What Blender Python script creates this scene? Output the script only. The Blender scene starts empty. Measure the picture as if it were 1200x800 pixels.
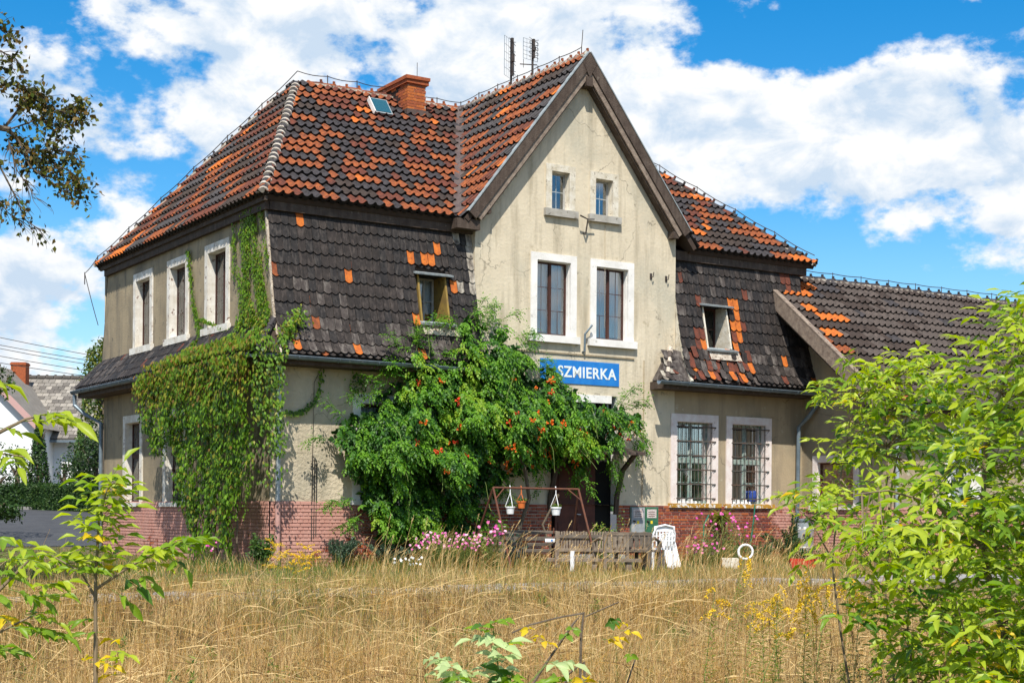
import bpy, bmesh, math, random
import numpy as np
from mathutils import Vector, Matrix, noise
random.seed(7); RNG = np.random.default_rng(7)
R = math.radians
scene = bpy.context.scene
COL = scene.collection

# ------------------------------------------------------------------ camera
CAMP = np.array([-12.3987, -28.8575, 1.2])
_A = R(57.5); ROLL = R(0.45)
c_right = Vector((math.sin(_A), -math.cos(_A), 0)); c_fwd = Vector((math.cos(_A), math.sin(_A), 0)); c_up = Vector((0, 0, 1))
cx = c_right * math.cos(ROLL) + c_up * math.sin(ROLL); cy = c_up * math.cos(ROLL) - c_right * math.sin(ROLL); cz = -c_fwd
cd = bpy.data.cameras.new("camera"); cam = bpy.data.objects.new("camera", cd); COL.objects.link(cam)
cam.matrix_world = Matrix(((cx.x, cy.x, cz.x, CAMP[0]), (cx.y, cy.y, cz.y, CAMP[1]), (cx.z, cy.z, cz.z, CAMP[2]), (0, 0, 0, 1)))
cd.lens = 52.32; cd.sensor_width = 36; cd.shift_y = 199 / 1200; cd.clip_end = 5000; cd.clip_start = 0.1
scene.camera = cam
FW = np.array([c_fwd.x, c_fwd.y]); RT = np.array([c_right.x, c_right.y])

# ------------------------------------------------------------------ light
SUN = Vector((-0.70, -1.0, 1.75)).normalized()
sun_el = math.asin(SUN.z); sun_rot = math.atan2(SUN.x, SUN.y)
sl = bpy.data.lights.new("sun", 'SUN'); sl.energy = 5.0; sl.angle = R(0.5); sl.color = (1.0, 0.94, 0.84)
so = bpy.data.objects.new("sun", sl); COL.objects.link(so); so.rotation_euler = SUN.to_track_quat('Z', 'Y').to_euler()
scene.view_settings.view_transform = 'Standard'; scene.view_settings.look = 'None'
scene.view_settings.exposure = 0.42; scene.view_settings.gamma = 1

W = bpy.data.worlds.new("World"); scene.world = W; W.use_nodes = True
def build_sky():
    nt = W.node_tree; N = nt.nodes; L = nt.links; N.clear()
    out = N.new('ShaderNodeOutputWorld'); bg = N.new('ShaderNodeBackground'); bg.inputs[1].default_value = 0.1
    sky = N.new('ShaderNodeTexSky'); sky.sky_type = 'NISHITA'; sky.sun_disc = False
    sky.sun_elevation = sun_el; sky.sun_rotation = sun_rot; sky.air_density = 1.0; sky.dust_density = 0.3; sky.ozone_density = 2.5
    hs = N.new('ShaderNodeHueSaturation'); hs.inputs['Hue'].default_value = 0.497; hs.inputs['Saturation'].default_value = 1.50; hs.inputs['Value'].default_value = 1.24
    L.new(sky.outputs[0], hs.inputs['Color'])
    tc = N.new('ShaderNodeTexCoord')
    def vm(op, a, b=None):
        n = N.new('ShaderNodeVectorMath'); n.operation = op
        for i, x in enumerate((a, b)):
            if x is None: continue
            if isinstance(x, (tuple, list)): n.inputs[i].default_value = x
            else: L.new(x, n.inputs[i])
        return n
    def m(op, a, b=None, c=None, cl=False):
        n = N.new('ShaderNodeMath'); n.operation = op; n.use_clamp = cl
        for i, x in enumerate((a, b, c)):
            if x is None: continue
            if isinstance(x, (int, float)): n.inputs[i].default_value = x
            else: L.new(x, n.inputs[i])
        return n.outputs[0]
    d = vm('NORMALIZE', tc.outputs['Generated']).outputs[0]
    sp = N.new('ShaderNodeSeparateXYZ'); L.new(d, sp.inputs[0])
    # distances to view-independent points of the sky where the day's cloud banks and gaps lay
    def skyd(px, py):
        u, v = px - 600, py - 599
        w = c_right * (u / 1744) + c_fwd + c_up * (-v / 1744)
        w.normalize(); return (w.x, w.y, w.z)
    st = vm('MULTIPLY', d, (1, 1, 1.6)).outputs[0]
    n1 = N.new('ShaderNodeTexNoise'); L.new(st, n1.inputs['Vector']); n1.inputs['Scale'].default_value = 13; n1.inputs['Detail'].default_value = 10; n1.inputs['Roughness'].default_value = 0.56; n1.inputs['Distortion'].default_value = 0.0
    n2 = N.new('ShaderNodeTexNoise'); L.new(st, n2.inputs['Vector']); n2.inputs['Scale'].default_value = 38; n2.inputs['Detail'].default_value = 6; n2.inputs['Roughness'].default_value = 0.6
    n1b = N.new('ShaderNodeTexNoise'); off_ = vm('ADD', st, (0, 0, 0.022)).outputs[0]; L.new(off_, n1b.inputs['Vector']); n1b.inputs['Scale'].default_value = 13; n1b.inputs['Detail'].default_value = 5; n1b.inputs['Roughness'].default_value = 0.5
    acc = m('MULTIPLY', n1.outputs[0], 1.9)
    acc = m('MULTIPLY_ADD', n2.outputs[0], 0.62, acc)
    blobs = [(960, 25, 110, -.40), (1110, 50, 90, -.40), (1185, 110, 40, -.2), (860, 70, 60, -.1), (1060, 310, 120, -.5), (880, 262, 90, -.26), (1200, 370, 120, -.4), (960, 350, 150, -.4), (690, 0, 60, -.1),
             (820, 150, 120, .34), (930, 150, 90, .42), (1010, 170, 110, .50), (1120, 200, 120, .50), (1060, 110, 60, .2), (1190, 210, 80, .4), (640, 110, 190, .32), (480, 60, 220, .3), (300, 60, 120, .26), (250, 150, 130, .14), (760, 190, 80, .2),
             (215, 185, 30, -.34), (120, 75, 45, -.26), (60, 20, 60, -.14), (30, 110, 60, -.1), (170, 240, 60, .1), (60, 250, 60, -.22), (90, 360, 110, .24), (20, 400, 100, .2), (150, 210, 40, .08)]
    for px, py, s, a in blobs:
        dd = vm('DISTANCE', d, skyd(px, py)).outputs['Value']
        r = s * 1.7 / 1744
        t = m('MULTIPLY_ADD', dd, -1 / r, 1.0, cl=True)
        t = m('MULTIPLY', t, t)
        acc = m('MULTIPLY_ADD', t, a * .85, acc)
    mr = N.new('ShaderNodeMapRange'); L.new(acc, mr.inputs[0]); mr.inputs[1].default_value = 1.17; mr.inputs[2].default_value = 1.43; mr.interpolation_type = 'SMOOTHSTEP'
    # soft grey bases inside the clouds
    n3 = N.new('ShaderNodeTexNoise'); L.new(st, n3.inputs['Vector']); n3.inputs['Scale'].default_value = 19; n3.inputs['Detail'].default_value = 9; n3.inputs['Roughness'].default_value = 0.62; n3.inputs['Distortion'].default_value = 0.5
    cr = N.new('ShaderNodeMapRange'); dsh = m('SUBTRACT', n1.outputs[0], n1b.outputs[0]); dsh = m('MULTIPLY_ADD', dsh, 1.3, n3.outputs[0]); L.new(dsh, cr.inputs[0]); cr.inputs[1].default_value = 0.34; cr.inputs[2].default_value = 0.60
    cm = N.new('ShaderNodeMix'); cm.data_type = 'RGBA'; cm.inputs[6].default_value = (4.6, 5.6, 6.8, 1); cm.inputs[7].default_value = (7.6, 7.7, 7.8, 1); L.new(cr.outputs[0], cm.inputs[0])
    # haze towards the horizon
    hz = N.new('ShaderNodeMapRange'); L.new(sp.outputs['Z'], hz.inputs[0]); hz.inputs[1].default_value = 0.0; hz.inputs[2].default_value = 0.2; hz.inputs[3].default_value = 0.55; hz.inputs[4].default_value = 0.0
    hm = N.new('ShaderNodeMix'); hm.data_type = 'RGBA'; L.new(hz.outputs[0], hm.inputs[0]); L.new(hs.outputs[0], hm.inputs[6]); hm.inputs[7].default_value = (3.8, 5.9, 7.7, 1)
    mx = N.new('ShaderNodeMix'); mx.data_type = 'RGBA'; L.new(mr.outputs[0], mx.inputs[0]); L.new(hm.outputs[2], mx.inputs[6]); L.new(cm.outputs[2], mx.inputs[7])
    L.new(mx.outputs[2], bg.inputs[0]); L.new(bg.outputs[0], out.inputs[0])
build_sky()

# ------------------------------------------------------------------ materials
MATS = {}
def mat(name, c1, c2=None, scale=6, rough=0.85, bump=0.0, bscale=40, c3=None, thr=0.6, streak=None, trans=0.0, spec=0.3, metal=0.0, detail=6, contrast=0.16, objrand=0.0, stretch=(1, 1, 1), bdist=0.02, stain=None, cracks=False):
    if name in MATS: return MATS[name]
    m = bpy.data.materials.new(name); MATS[name] = m; m.use_nodes = True
    nt = m.node_tree; N = nt.nodes; L = nt.links; N.clear()
    out = N.new('ShaderNodeOutputMaterial'); b = N.new('ShaderNodeBsdfPrincipled')
    b.inputs['Roughness'].default_value = rough; b.inputs['Specular IOR Level'].default_value = spec; b.inputs['Metallic'].default_value = metal
    geo = N.new('ShaderNodeNewGeometry'); mp = N.new('ShaderNodeMapping'); L.new(geo.outputs['Position'], mp.inputs[0]); mp.inputs['Scale'].default_value = stretch
    col = None
    def rgb(c):
        n = N.new('ShaderNodeRGB'); n.outputs[0].default_value = (*c, 1); return n.outputs[0]
    def mixc(f, a, bb, mode='MIX'):
        n = N.new('ShaderNodeMix'); n.data_type = 'RGBA'; n.blend_type = mode
        if isinstance(f, float): n.inputs[0].default_value = f
        else: L.new(f, n.inputs[0])
        L.new(a, n.inputs[6]); L.new(bb, n.inputs[7]); return n.outputs[2]
    def nz(sc, lo, hi, det=detail, vec=mp.outputs[0]):
        n = N.new('ShaderNodeTexNoise'); n.inputs['Scale'].default_value = sc; n.inputs['Detail'].default_value = det; n.inputs['Roughness'].default_value = 0.62
        L.new(vec, n.inputs['Vector']); r = N.new('ShaderNodeMapRange'); L.new(n.outputs[0], r.inputs[0]); r.inputs[1].default_value = lo; r.inputs[2].default_value = hi; return r.outputs[0]
    col = rgb(c1)
    if c2: col = mixc(nz(scale, 0.5 - contrast, 0.5 + contrast), col, rgb(c2))
    if c3: col = mixc(nz(scale * 2.3, thr, thr + 0.06), col, rgb(c3))
    if streak:   # (colour, scale, strength): rain streaks, long in z
        mp2 = N.new('ShaderNodeMapping'); L.new(geo.outputs['Position'], mp2.inputs[0]); mp2.inputs['Scale'].default_value = (1, 1, 0.12)
        f = nz(streak[1], 0.48, 0.68, vec=mp2.outputs[0]); mm = N.new('ShaderNodeMath'); mm.operation = 'MULTIPLY'; L.new(f, mm.inputs[0]); mm.inputs[1].default_value = streak[2]
        col = mixc(mm.outputs[0], col, rgb(streak[0]))
    if stain:
        f = nz(0.55, 0.50, 0.66, det=8); m3 = N.new('ShaderNodeMath'); m3.operation = 'MULTIPLY'; L.new(f, m3.inputs[0]); m3.inputs[1].default_value = stain[1]; col = mixc(m3.outputs[0], col, rgb(stain[0]))
    if cracks:
        nd = N.new('ShaderNodeTexNoise'); nd.inputs['Scale'].default_value = 2.5; nd.inputs['Detail'].default_value = 5; L.new(geo.outputs['Position'], nd.inputs['Vector'])
        vmx = N.new('ShaderNodeVectorMath'); vmx.operation = 'MULTIPLY_ADD'; L.new(nd.outputs['Color'], vmx.inputs[0]); vmx.inputs[1].default_value = (.7, .7, .7); L.new(geo.outputs['Position'], vmx.inputs[2])
        vo = N.new('ShaderNodeTexVoronoi'); vo.feature = 'DISTANCE_TO_EDGE'; vo.inputs['Scale'].default_value = 0.55; L.new(vmx.outputs[0], vo.inputs['Vector'])
        rc = N.new('ShaderNodeMapRange'); L.new(vo.outputs['Distance'], rc.inputs[0]); rc.inputs[1].default_value = 0.003; rc.inputs[2].default_value = 0.009; rc.inputs[3].default_value = 1; rc.inputs[4].default_value = 0
        mk = nz(0.8, 0.5, 0.56); m4 = N.new('ShaderNodeMath'); m4.operation = 'MULTIPLY'; L.new(rc.outputs[0], m4.inputs[0]); L.new(mk, m4.inputs[1]); m5 = N.new('ShaderNodeMath'); m5.operation = 'MULTIPLY'; L.new(m4.outputs[0], m5.inputs[0]); m5.inputs[1].default_value = .65
        col = mixc(m5.outputs[0], col, rgb(tuple(v * .3 for v in c1)))
    if objrand:
        oi = N.new('ShaderNodeObjectInfo'); r = N.new('ShaderNodeMapRange'); L.new(oi.outputs['Random'], r.inputs[0]); r.inputs[3].default_value = 1 - objrand; r.inputs[4].default_value = 1 + objrand
        h = N.new('ShaderNodeHueSaturation'); L.new(r.outputs[0], h.inputs['Value']); L.new(col, h.inputs['Color']); col = h.outputs[0]
    L.new(col, b.inputs['Base Color'])
    if bump:
        n = N.new('ShaderNodeTexNoise'); n.inputs['Scale'].default_value = bscale; n.inputs['Detail'].default_value = 5; L.new(mp.outputs[0], n.inputs['Vector'])
        bp = N.new('ShaderNodeBump'); bp.inputs['Strength'].default_value = bump; bp.inputs['Distance'].default_value = bdist; L.new(n.outputs[0], bp.inputs['Height']); L.new(bp.outputs[0], b.inputs['Normal'])
    if trans:
        t = N.new('ShaderNodeBsdfTranslucent'); g = N.new('ShaderNodeHueSaturation'); g.inputs['Saturation'].default_value = 1.1; g.inputs['Value'].default_value = 1.5; L.new(col, g.inputs['Color']); L.new(g.outputs[0], t.inputs[0])
        ms = N.new('ShaderNodeMixShader'); ms.inputs[0].default_value = trans; L.new(b.outputs[0], ms.inputs[1]); L.new(t.outputs[0], ms.inputs[2]); L.new(ms.outputs[0], out.inputs[0])
    else: L.new(b.outputs[0], out.inputs[0])
    return m
def leafm(name, c, c2=None, trans=0.35, rough=0.5): return mat(name, c, c2 or tuple(x * 0.7 for x in c), scale=3.0, rough=rough, trans=trans, spec=0.3, detail=2)

plaster = mat('plaster_cream', (0.64, 0.56, 0.42), (0.55, 0.475, 0.35), 1.3, 0.95, 0.5, 14, c3=(0.45, 0.385, 0.27), thr=0.62, streak=((0.34, 0.29, 0.205), 3.4, 0.8), bdist=0.018, stain=((0.44, 0.41, 0.32), .8), cracks=True)
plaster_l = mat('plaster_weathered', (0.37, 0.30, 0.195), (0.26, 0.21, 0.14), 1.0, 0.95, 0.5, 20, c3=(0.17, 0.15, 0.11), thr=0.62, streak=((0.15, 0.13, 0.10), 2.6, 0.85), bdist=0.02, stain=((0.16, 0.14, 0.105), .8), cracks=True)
plaster_r = mat('plaster_tan', (0.42, 0.335, 0.22), (0.34, 0.27, 0.175), 1.2, 0.95, 0.5, 20, c3=(0.46, 0.41, 0.30), thr=0.62, streak=((0.22, 0.18, 0.13), 2.8, 0.8), bdist=0.015, stain=((0.25, 0.215, 0.155), .8), cracks=True)
plaster_c = mat('plaster_light_rough', (0.60, 0.52, 0.39), (0.46, 0.39, 0.28), 0.9, 0.95, 0.9, 15, c3=(0.36, 0.32, 0.24), thr=0.6, streak=((0.34, 0.30, 0.22), 2.6, 0.6), bdist=0.03, stain=((0.38, 0.34, 0.26), .8), cracks=True)
white_trim = mat('white_trim', (0.80, 0.78, 0.75), (0.66, 0.64, 0.60), 3, 0.9, 0.3, 50, c3=(0.42, 0.40, 0.36), thr=0.63)
white_pink = mat('white_trim_pinkish', (0.76, 0.71, 0.68), (0.66, 0.55, 0.51), 5, 0.9, 0.3, 50, c3=(0.45, 0.38, 0.33), thr=0.64)
trim_peel = mat('white_trim_peeling', (0.76, 0.74, 0.69), (0.56, 0.51, 0.43), 3.5, 0.9, 0.5, 40, c3=(0.20, 0.12, 0.09), thr=0.60)
trim_old = mat('trim_aged', (0.68, 0.64, 0.55), (0.50, 0.44, 0.33), 5, 0.9, 0.4, 50, c3=(0.30, 0.26, 0.2), thr=0.6)
sill_yel = mat('sill_ochre_peeling', (0.48, 0.27, 0.04), (0.40, 0.20, 0.03), 6, 0.9, 0.4, 50, c3=(0.74, 0.71, 0.66), thr=0.52)
stone = mat('stone_grey', (0.42, 0.40, 0.36), (0.30, 0.28, 0.24), 4, 0.9, 0.5, 40, c3=(0.15, 0.13, 0.1), thr=0.6)
wood_dark = mat('wood_dark', (0.050, 0.034, 0.026), (0.085, 0.062, 0.048), 5, 0.85, 0.5, 30, c3=(0.17, 0.14, 0.11), thr=0.64, streak=((0.13, 0.10, 0.08), 9, 0.5))
wood_grey = mat('wood_grey', (0.29, 0.23, 0.18), (0.16, 0.12, 0.095), 7, 0.85, 0.5, 30, c3=(0.10, 0.075, 0.06), thr=0.62)
wood_bench = mat('wood_bench', (0.27, 0.22, 0.165), (0.16, 0.12, 0.09), 8, 0.85, 0.4, 60)
wood_bench_d = mat('wood_bench_dark', (0.10, 0.085, 0.07), (0.17, 0.14, 0.11), 8, 0.85, 0.4, 60)
frame_brown = mat('frame_brown', (0.045, 0.020, 0.015), (0.075, 0.030, 0.022), 8, 0.55)
frame_grey = mat('frame_greywhite', (0.42, 0.42, 0.40), (0.30, 0.29, 0.27), 12, 0.7)
frame_teal = mat('frame_teal_peeling', (0.14, 0.24, 0.21), (0.42, 0.46, 0.42), 9, 0.7, c3=(0.10, 0.06, 0.04), thr=0.58)
door_brown = mat('door_brown', (0.10, 0.03, 0.02), (0.06, 0.02, 0.015), 4, 0.6)
board_ochre = mat('board_ochre', (0.30, 0.20, 0.045), (0.20, 0.13, 0.04), 5, 0.8, c3=(0.10, 0.07, 0.03), thr=0.6)
rust = mat('rust', (0.15, 0.055, 0.03), (0.09, 0.04, 0.028), 12, 0.85, 0.3, 80)
iron = mat('iron_dark', (0.035, 0.033, 0.033), (0.07, 0.05, 0.04), 10, 0.6)
zinc = mat('zinc', (0.20, 0.25, 0.29), (0.13, 0.17, 0.20), 5, 0.45, metal=0.4, c3=(0.32, 0.36, 0.40), thr=0.63)
zinc_l = mat('zinc_light', (0.46, 0.50, 0.53), (0.33, 0.37, 0.40), 6, 0.45, metal=0.4)
zinc_pink = mat('zinc_painted_pink', (0.50, 0.30, 0.27), (0.42, 0.23, 0.2), 6, 0.7)
lead = mat('lead_grey', (0.32, 0.36, 0.37), (0.20, 0.22, 0.23), 7, 0.6)
copper_d = mat('flashing_dark', (0.075, 0.05, 0.045), (0.12, 0.09, 0.075), 4, 0.5, c3=(0.3, 0.25, 0.2), thr=0.68)
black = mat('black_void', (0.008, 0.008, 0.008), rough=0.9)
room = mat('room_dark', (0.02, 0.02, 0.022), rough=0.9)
curtain = mat('curtain_pale', (0.84, 0.94, 0.97), (0.48, 0.62, 0.68), 5, 0.9, stretch=(6, 6, 0.4), trans=.25)
curtain_w = mat('curtain_white', (0.60, 0.66, 0.70), (0.42, 0.50, 0.55), 30, 0.9)
white_pl = mat('white_plastic', (0.80, 0.81, 0.82), rough=0.35, spec=0.5)
white_wall = mat('white_render', (0.78, 0.79, 0.80), (0.70, 0.72, 0.74), 1, 0.9)
orange_pl = mat('orange_plastic', (0.62, 0.16, 0.04), rough=0.4)
red_pl = mat('red_plastic', (0.55, 0.05, 0.03), rough=0.4)
blue_pl = mat('blue_glass', (0.03, 0.06, 0.25), rough=0.2)
sign_blue = mat('sign_blue', (0.010, 0.155, 0.50), (0.018, 0.20, 0.56), 5, 0.7, c3=(0.06, 0.24, 0.52), thr=0.66)
sign_white = mat('sign_letter_white', (0.74, 0.78, 0.76), (0.64, 0.70, 0.70), 20, 0.7)
green_p = mat('green_paint', (0.045, 0.16, 0.085), (0.03, 0.11, 0.06), 8, 0.5)
grey_p = mat('grey_paint', (0.35, 0.37, 0.38), (0.25, 0.27, 0.28), 8, 0.6)
notice_m = mat('notice_paper', (0.66, 0.64, 0.62), (0.5, 0.4, 0.38), 30, 0.8, c3=(0.30, 0.10, 0.07), thr=0.56)
yellow_p = mat('yellow_sticker', (0.8, 0.6, 0.03), rough=0.5)
hose_m = mat('hose_green', (0.01, 0.14, 0.09), rough=0.4)
concrete = mat('concrete', (0.34, 0.33, 0.32), (0.24, 0.23, 0.22), 2.5, 0.95, 0.5, 30, c3=(0.14, 0.12, 0.09), thr=0.6)
asphalt = mat('asphalt', (0.045, 0.047, 0.053), (0.065, 0.067, 0.073), 1.2, 0.9, 0.3, 60)
bark = mat('bark', (0.10, 0.075, 0.05), (0.16, 0.125, 0.09), 20, 0.9, 0.4, 50)
twig_m = mat('twig', (0.24, 0.18, 0.11), (0.16, 0.12, 0.075), 15, 0.8)
stem_green = mat('stem_green', (0.16, 0.22, 0.05), (0.12, 0.16, 0.04), 9, 0.7)

def glass_mat():
    m = bpy.data.materials.new('window_glass'); m.use_nodes = True; nt = m.node_tree; N = nt.nodes; L = nt.links; N.clear()
    out = N.new('ShaderNodeOutputMaterial'); t = N.new('ShaderNodeBsdfTransparent'); t.inputs[0].default_value = (0.955, 0.98, 0.985, 1)
    g = N.new('ShaderNodeBsdfGlossy'); g.inputs['Roughness'].default_value = 0.03; fr = N.new('ShaderNodeFresnel'); fr.inputs[0].default_value = 1.55
    mm = N.new('ShaderNodeMath'); mm.operation = 'MULTIPLY_ADD'; mm.inputs[1].default_value = 1.4; mm.inputs[2].default_value = 0.03; L.new(fr.outputs[0], mm.inputs[0])
    ms = N.new('ShaderNodeMixShader'); L.new(mm.outputs[0], ms.inputs[0]); L.new(t.outputs[0], ms.inputs[1]); L.new(g.outputs[0], ms.inputs[2]); L.new(ms.outputs[0], out.inputs[0]); return m
glass = glass_mat()
glass_teal = mat('skylight_glass', (0.008, 0.075, 0.11), rough=0.12, spec=0.6)

# painted brick: pink limewash over red brick, worn away towards the middle of the front and gone at its right
def brick_mat(name, base, mortar=False):
    m = bpy.data.materials.new(name); m.use_nodes = True; nt = m.node_tree; N = nt.nodes; L = nt.links; N.clear()
    out = N.new('ShaderNodeOutputMaterial'); b = N.new('ShaderNodeBsdfPrincipled'); b.inputs['Roughness'].default_value = 0.92; b.inputs['Specular IOR Level'].default_value = 0.2
    g = N.new('ShaderNodeNewGeometry'); sp = N.new('ShaderNodeSeparateXYZ'); L.new(g.outputs['Position'], sp.inputs[0])
    def M(op, a, bb=None, c=None, cl=False):
        n = N.new('ShaderNodeMath'); n.operation = op; n.use_clamp = cl
        for i, x in enumerate((a, bb, c)):
            if x is None: continue
            if isinstance(x, (int, float)): n.inputs[i].default_value = x
            else: L.new(x, n.inputs[i])
        return n.outputs[0]
    def NZ(s, d=5):
        n = N.new('ShaderNodeTexNoise'); n.inputs['Scale'].default_value = s; n.inputs['Detail'].default_value = d; L.new(g.outputs['Position'], n.inputs['Vector']); return n.outputs[0]
    oi = N.new('ShaderNodeObjectInfo')
    # bare-ness: 0 at x<1, rises to 1 by x~3.4 low on the wall, falls again beyond x 13.5
    up = M('MULTIPLY_ADD', sp.outputs['X'], 0.33, -0.36, cl=True); hi = M('MULTIPLY', sp.outputs['Z'], 0.22)
    dn = M('MULTIPLY_ADD', sp.outputs['X'], -0.55, 8.0, cl=True)
    bare = M('MULTIPLY', M('SUBTRACT', up, M('MULTIPLY', hi, M('LESS_THAN', sp.outputs['X'], 6.0))), dn)
    f = M('ADD', M('MULTIPLY', bare, 0.75), M('SUBTRACT', NZ(9), 0.5)); f = M('ADD', f, M('MULTIPLY', M('SUBTRACT', NZ(1.6), 0.44), 1.4)); f = M('MULTIPLY_ADD', f, 5.5, -0.9, cl=True)
    r1 = N.new('ShaderNodeMix'); r1.data_type = 'RGBA'; L.new(NZ(14), r1.inputs[0]); r1.inputs[6].default_value = (*base, 1); r1.inputs[7].default_value = (*[x * 0.6 for x in base], 1)
    pk = N.new('ShaderNodeMix'); pk.data_type = 'RGBA'; L.new(NZ(3), pk.inputs[0]); pk.inputs[6].default_value = ((0.44, 0.25, 0.21, 1) if mortar else (0.60, 0.36, 0.30, 1)); pk.inputs[7].default_value = ((0.34, 0.18, 0.15, 1) if mortar else (0.46, 0.21, 0.165, 1))
    mx = N.new('ShaderNodeMix'); mx.data_type = 'RGBA'; L.new(f, mx.inputs[0]); L.new(pk.outputs[2], mx.inputs[6]); L.new(r1.outputs[2], mx.inputs[7])
    L.new(mx.outputs[2], b.inputs['Base Color'])
    bp = N.new('ShaderNodeBump'); bp.inputs['Strength'].default_value = 0.6; bp.inputs['Distance'].default_value = 0.01; L.new(NZ(60), bp.inputs['Height']); L.new(bp.outputs[0], b.inputs['Normal'])
    L.new(b.outputs[0], out.inputs[0]); return m
brick_ms = [brick_mat('brick_red', (0.33, 0.085, 0.05)), brick_mat('brick_orange', (0.45, 0.13, 0.05)), brick_mat('brick_dark', (0.20, 0.06, 0.045)), brick_mat('brick_rose', (0.38, 0.14, 0.09))]
mortar_m = brick_mat('mortar', (0.58, 0.51, 0.43), True)
chim_ms = [mat('chimney_brick_orange', (0.50, 0.15, 0.035), (0.36, 0.10, 0.03), 12, 0.9, 0.4, 60), mat('chimney_brick_red', (0.38, 0.10, 0.035), (0.25, 0.07, 0.03), 12, 0.9, 0.4, 60)]
soot = mat("sooty_brick", (0.018, 0.013, 0.012), (0.05, 0.025, 0.02), 6, 0.95, 0.4, 40)

t_orange = mat('tile_orange', (0.32, 0.088, 0.024), (0.14, 0.042, 0.020), 8, 0.8, 0.3, 60, c3=(0.045, 0.025, 0.02), thr=0.59)
t_bright = mat('tile_bright_orange', (0.56, 0.155, 0.02), (0.34, 0.085, 0.02), 9, 0.8, 0.3, 60, c3=(0.12, 0.04, 0.02), thr=0.62)
t_rust = mat('tile_rust', (0.17, 0.046, 0.024), (0.07, 0.026, 0.018), 8, 0.8, 0.3, 60, c3=(0.06, 0.04, 0.035), thr=0.6)
t_char = mat('tile_charcoal', (0.017, 0.014, 0.014), (0.052, 0.045, 0.048), 8, 0.7, 0.3, 60, c3=(0.03, 0.025, 0.025), thr=0.6, spec=0.4)
t_brown = mat('tile_brown', (0.028, 0.020, 0.017), (0.062, 0.044, 0.036), 6, 0.8, 0.3, 60, c3=(0.03, 0.025, 0.022), thr=0.6)
tile_edge = mat('tile_edge_shade', (0.010, 0.008, 0.007), (0.022, 0.017, 0.013), 9, .95)  # near-black colour paints shade on the tile fronts, darkening the row lines
t_greybr = mat('tile_greybrown', (0.105, 0.083, 0.072), (0.055, 0.044, 0.039), 6, 0.85, 0.3, 60, c3=(0.05, 0.04, 0.035), thr=0.6)
m_black = mat('flat_tile_black', (0.009, 0.008, 0.008), (0.024, 0.020, 0.019), 5, 0.7, 0.3, 60, streak=((0.10, 0.085, 0.075), 18, 0.5))
m_brown = mat('flat_tile_brown', (0.014, 0.011, 0.010), (0.032, 0.025, 0.022), 5, 0.75, 0.3, 60, streak=((0.10, 0.08, 0.07), 18, 0.5))
m_grey = mat('flat_tile_grey', (0.072, 0.059, 0.053), (0.034, 0.027, 0.025), 6, 0.8, 0.3, 60, streak=((0.24, 0.215, 0.19), 12, 0.5))
m_white = mat('flat_tile_limewashed', (0.34, 0.30, 0.245), (0.05, 0.04, 0.035), 7, 0.9, 0.3, 60, streak=((0.5, 0.46, 0.38), 8, 0.7))
mortar_w = mat('ridge_mortar_pale', (0.60, 0.54, 0.45), (0.34, 0.28, 0.22), 7, 0.95, 0.6, 60, c3=(0.12, 0.08, 0.06), thr=0.56)
under = mat('roof_underlay', (0.04, 0.03, 0.025), (0.06, 0.04, 0.03), 4, 0.95)
far_tile_m = [mat('far_tile_grey', (0.23, 0.21, 0.185), (0.16, 0.145, 0.125), 3, 0.9), mat('far_tile_dark', (0.14, 0.125, 0.11), (0.10, 0.09, 0.08), 3, 0.9), mat('far_tile_pale', (0.33, 0.30, 0.26), (0.24, 0.22, 0.19), 3, 0.9)]
pink_verge = mat('pink_verge', (0.48, 0.30, 0.28), rough=0.9)

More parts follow.
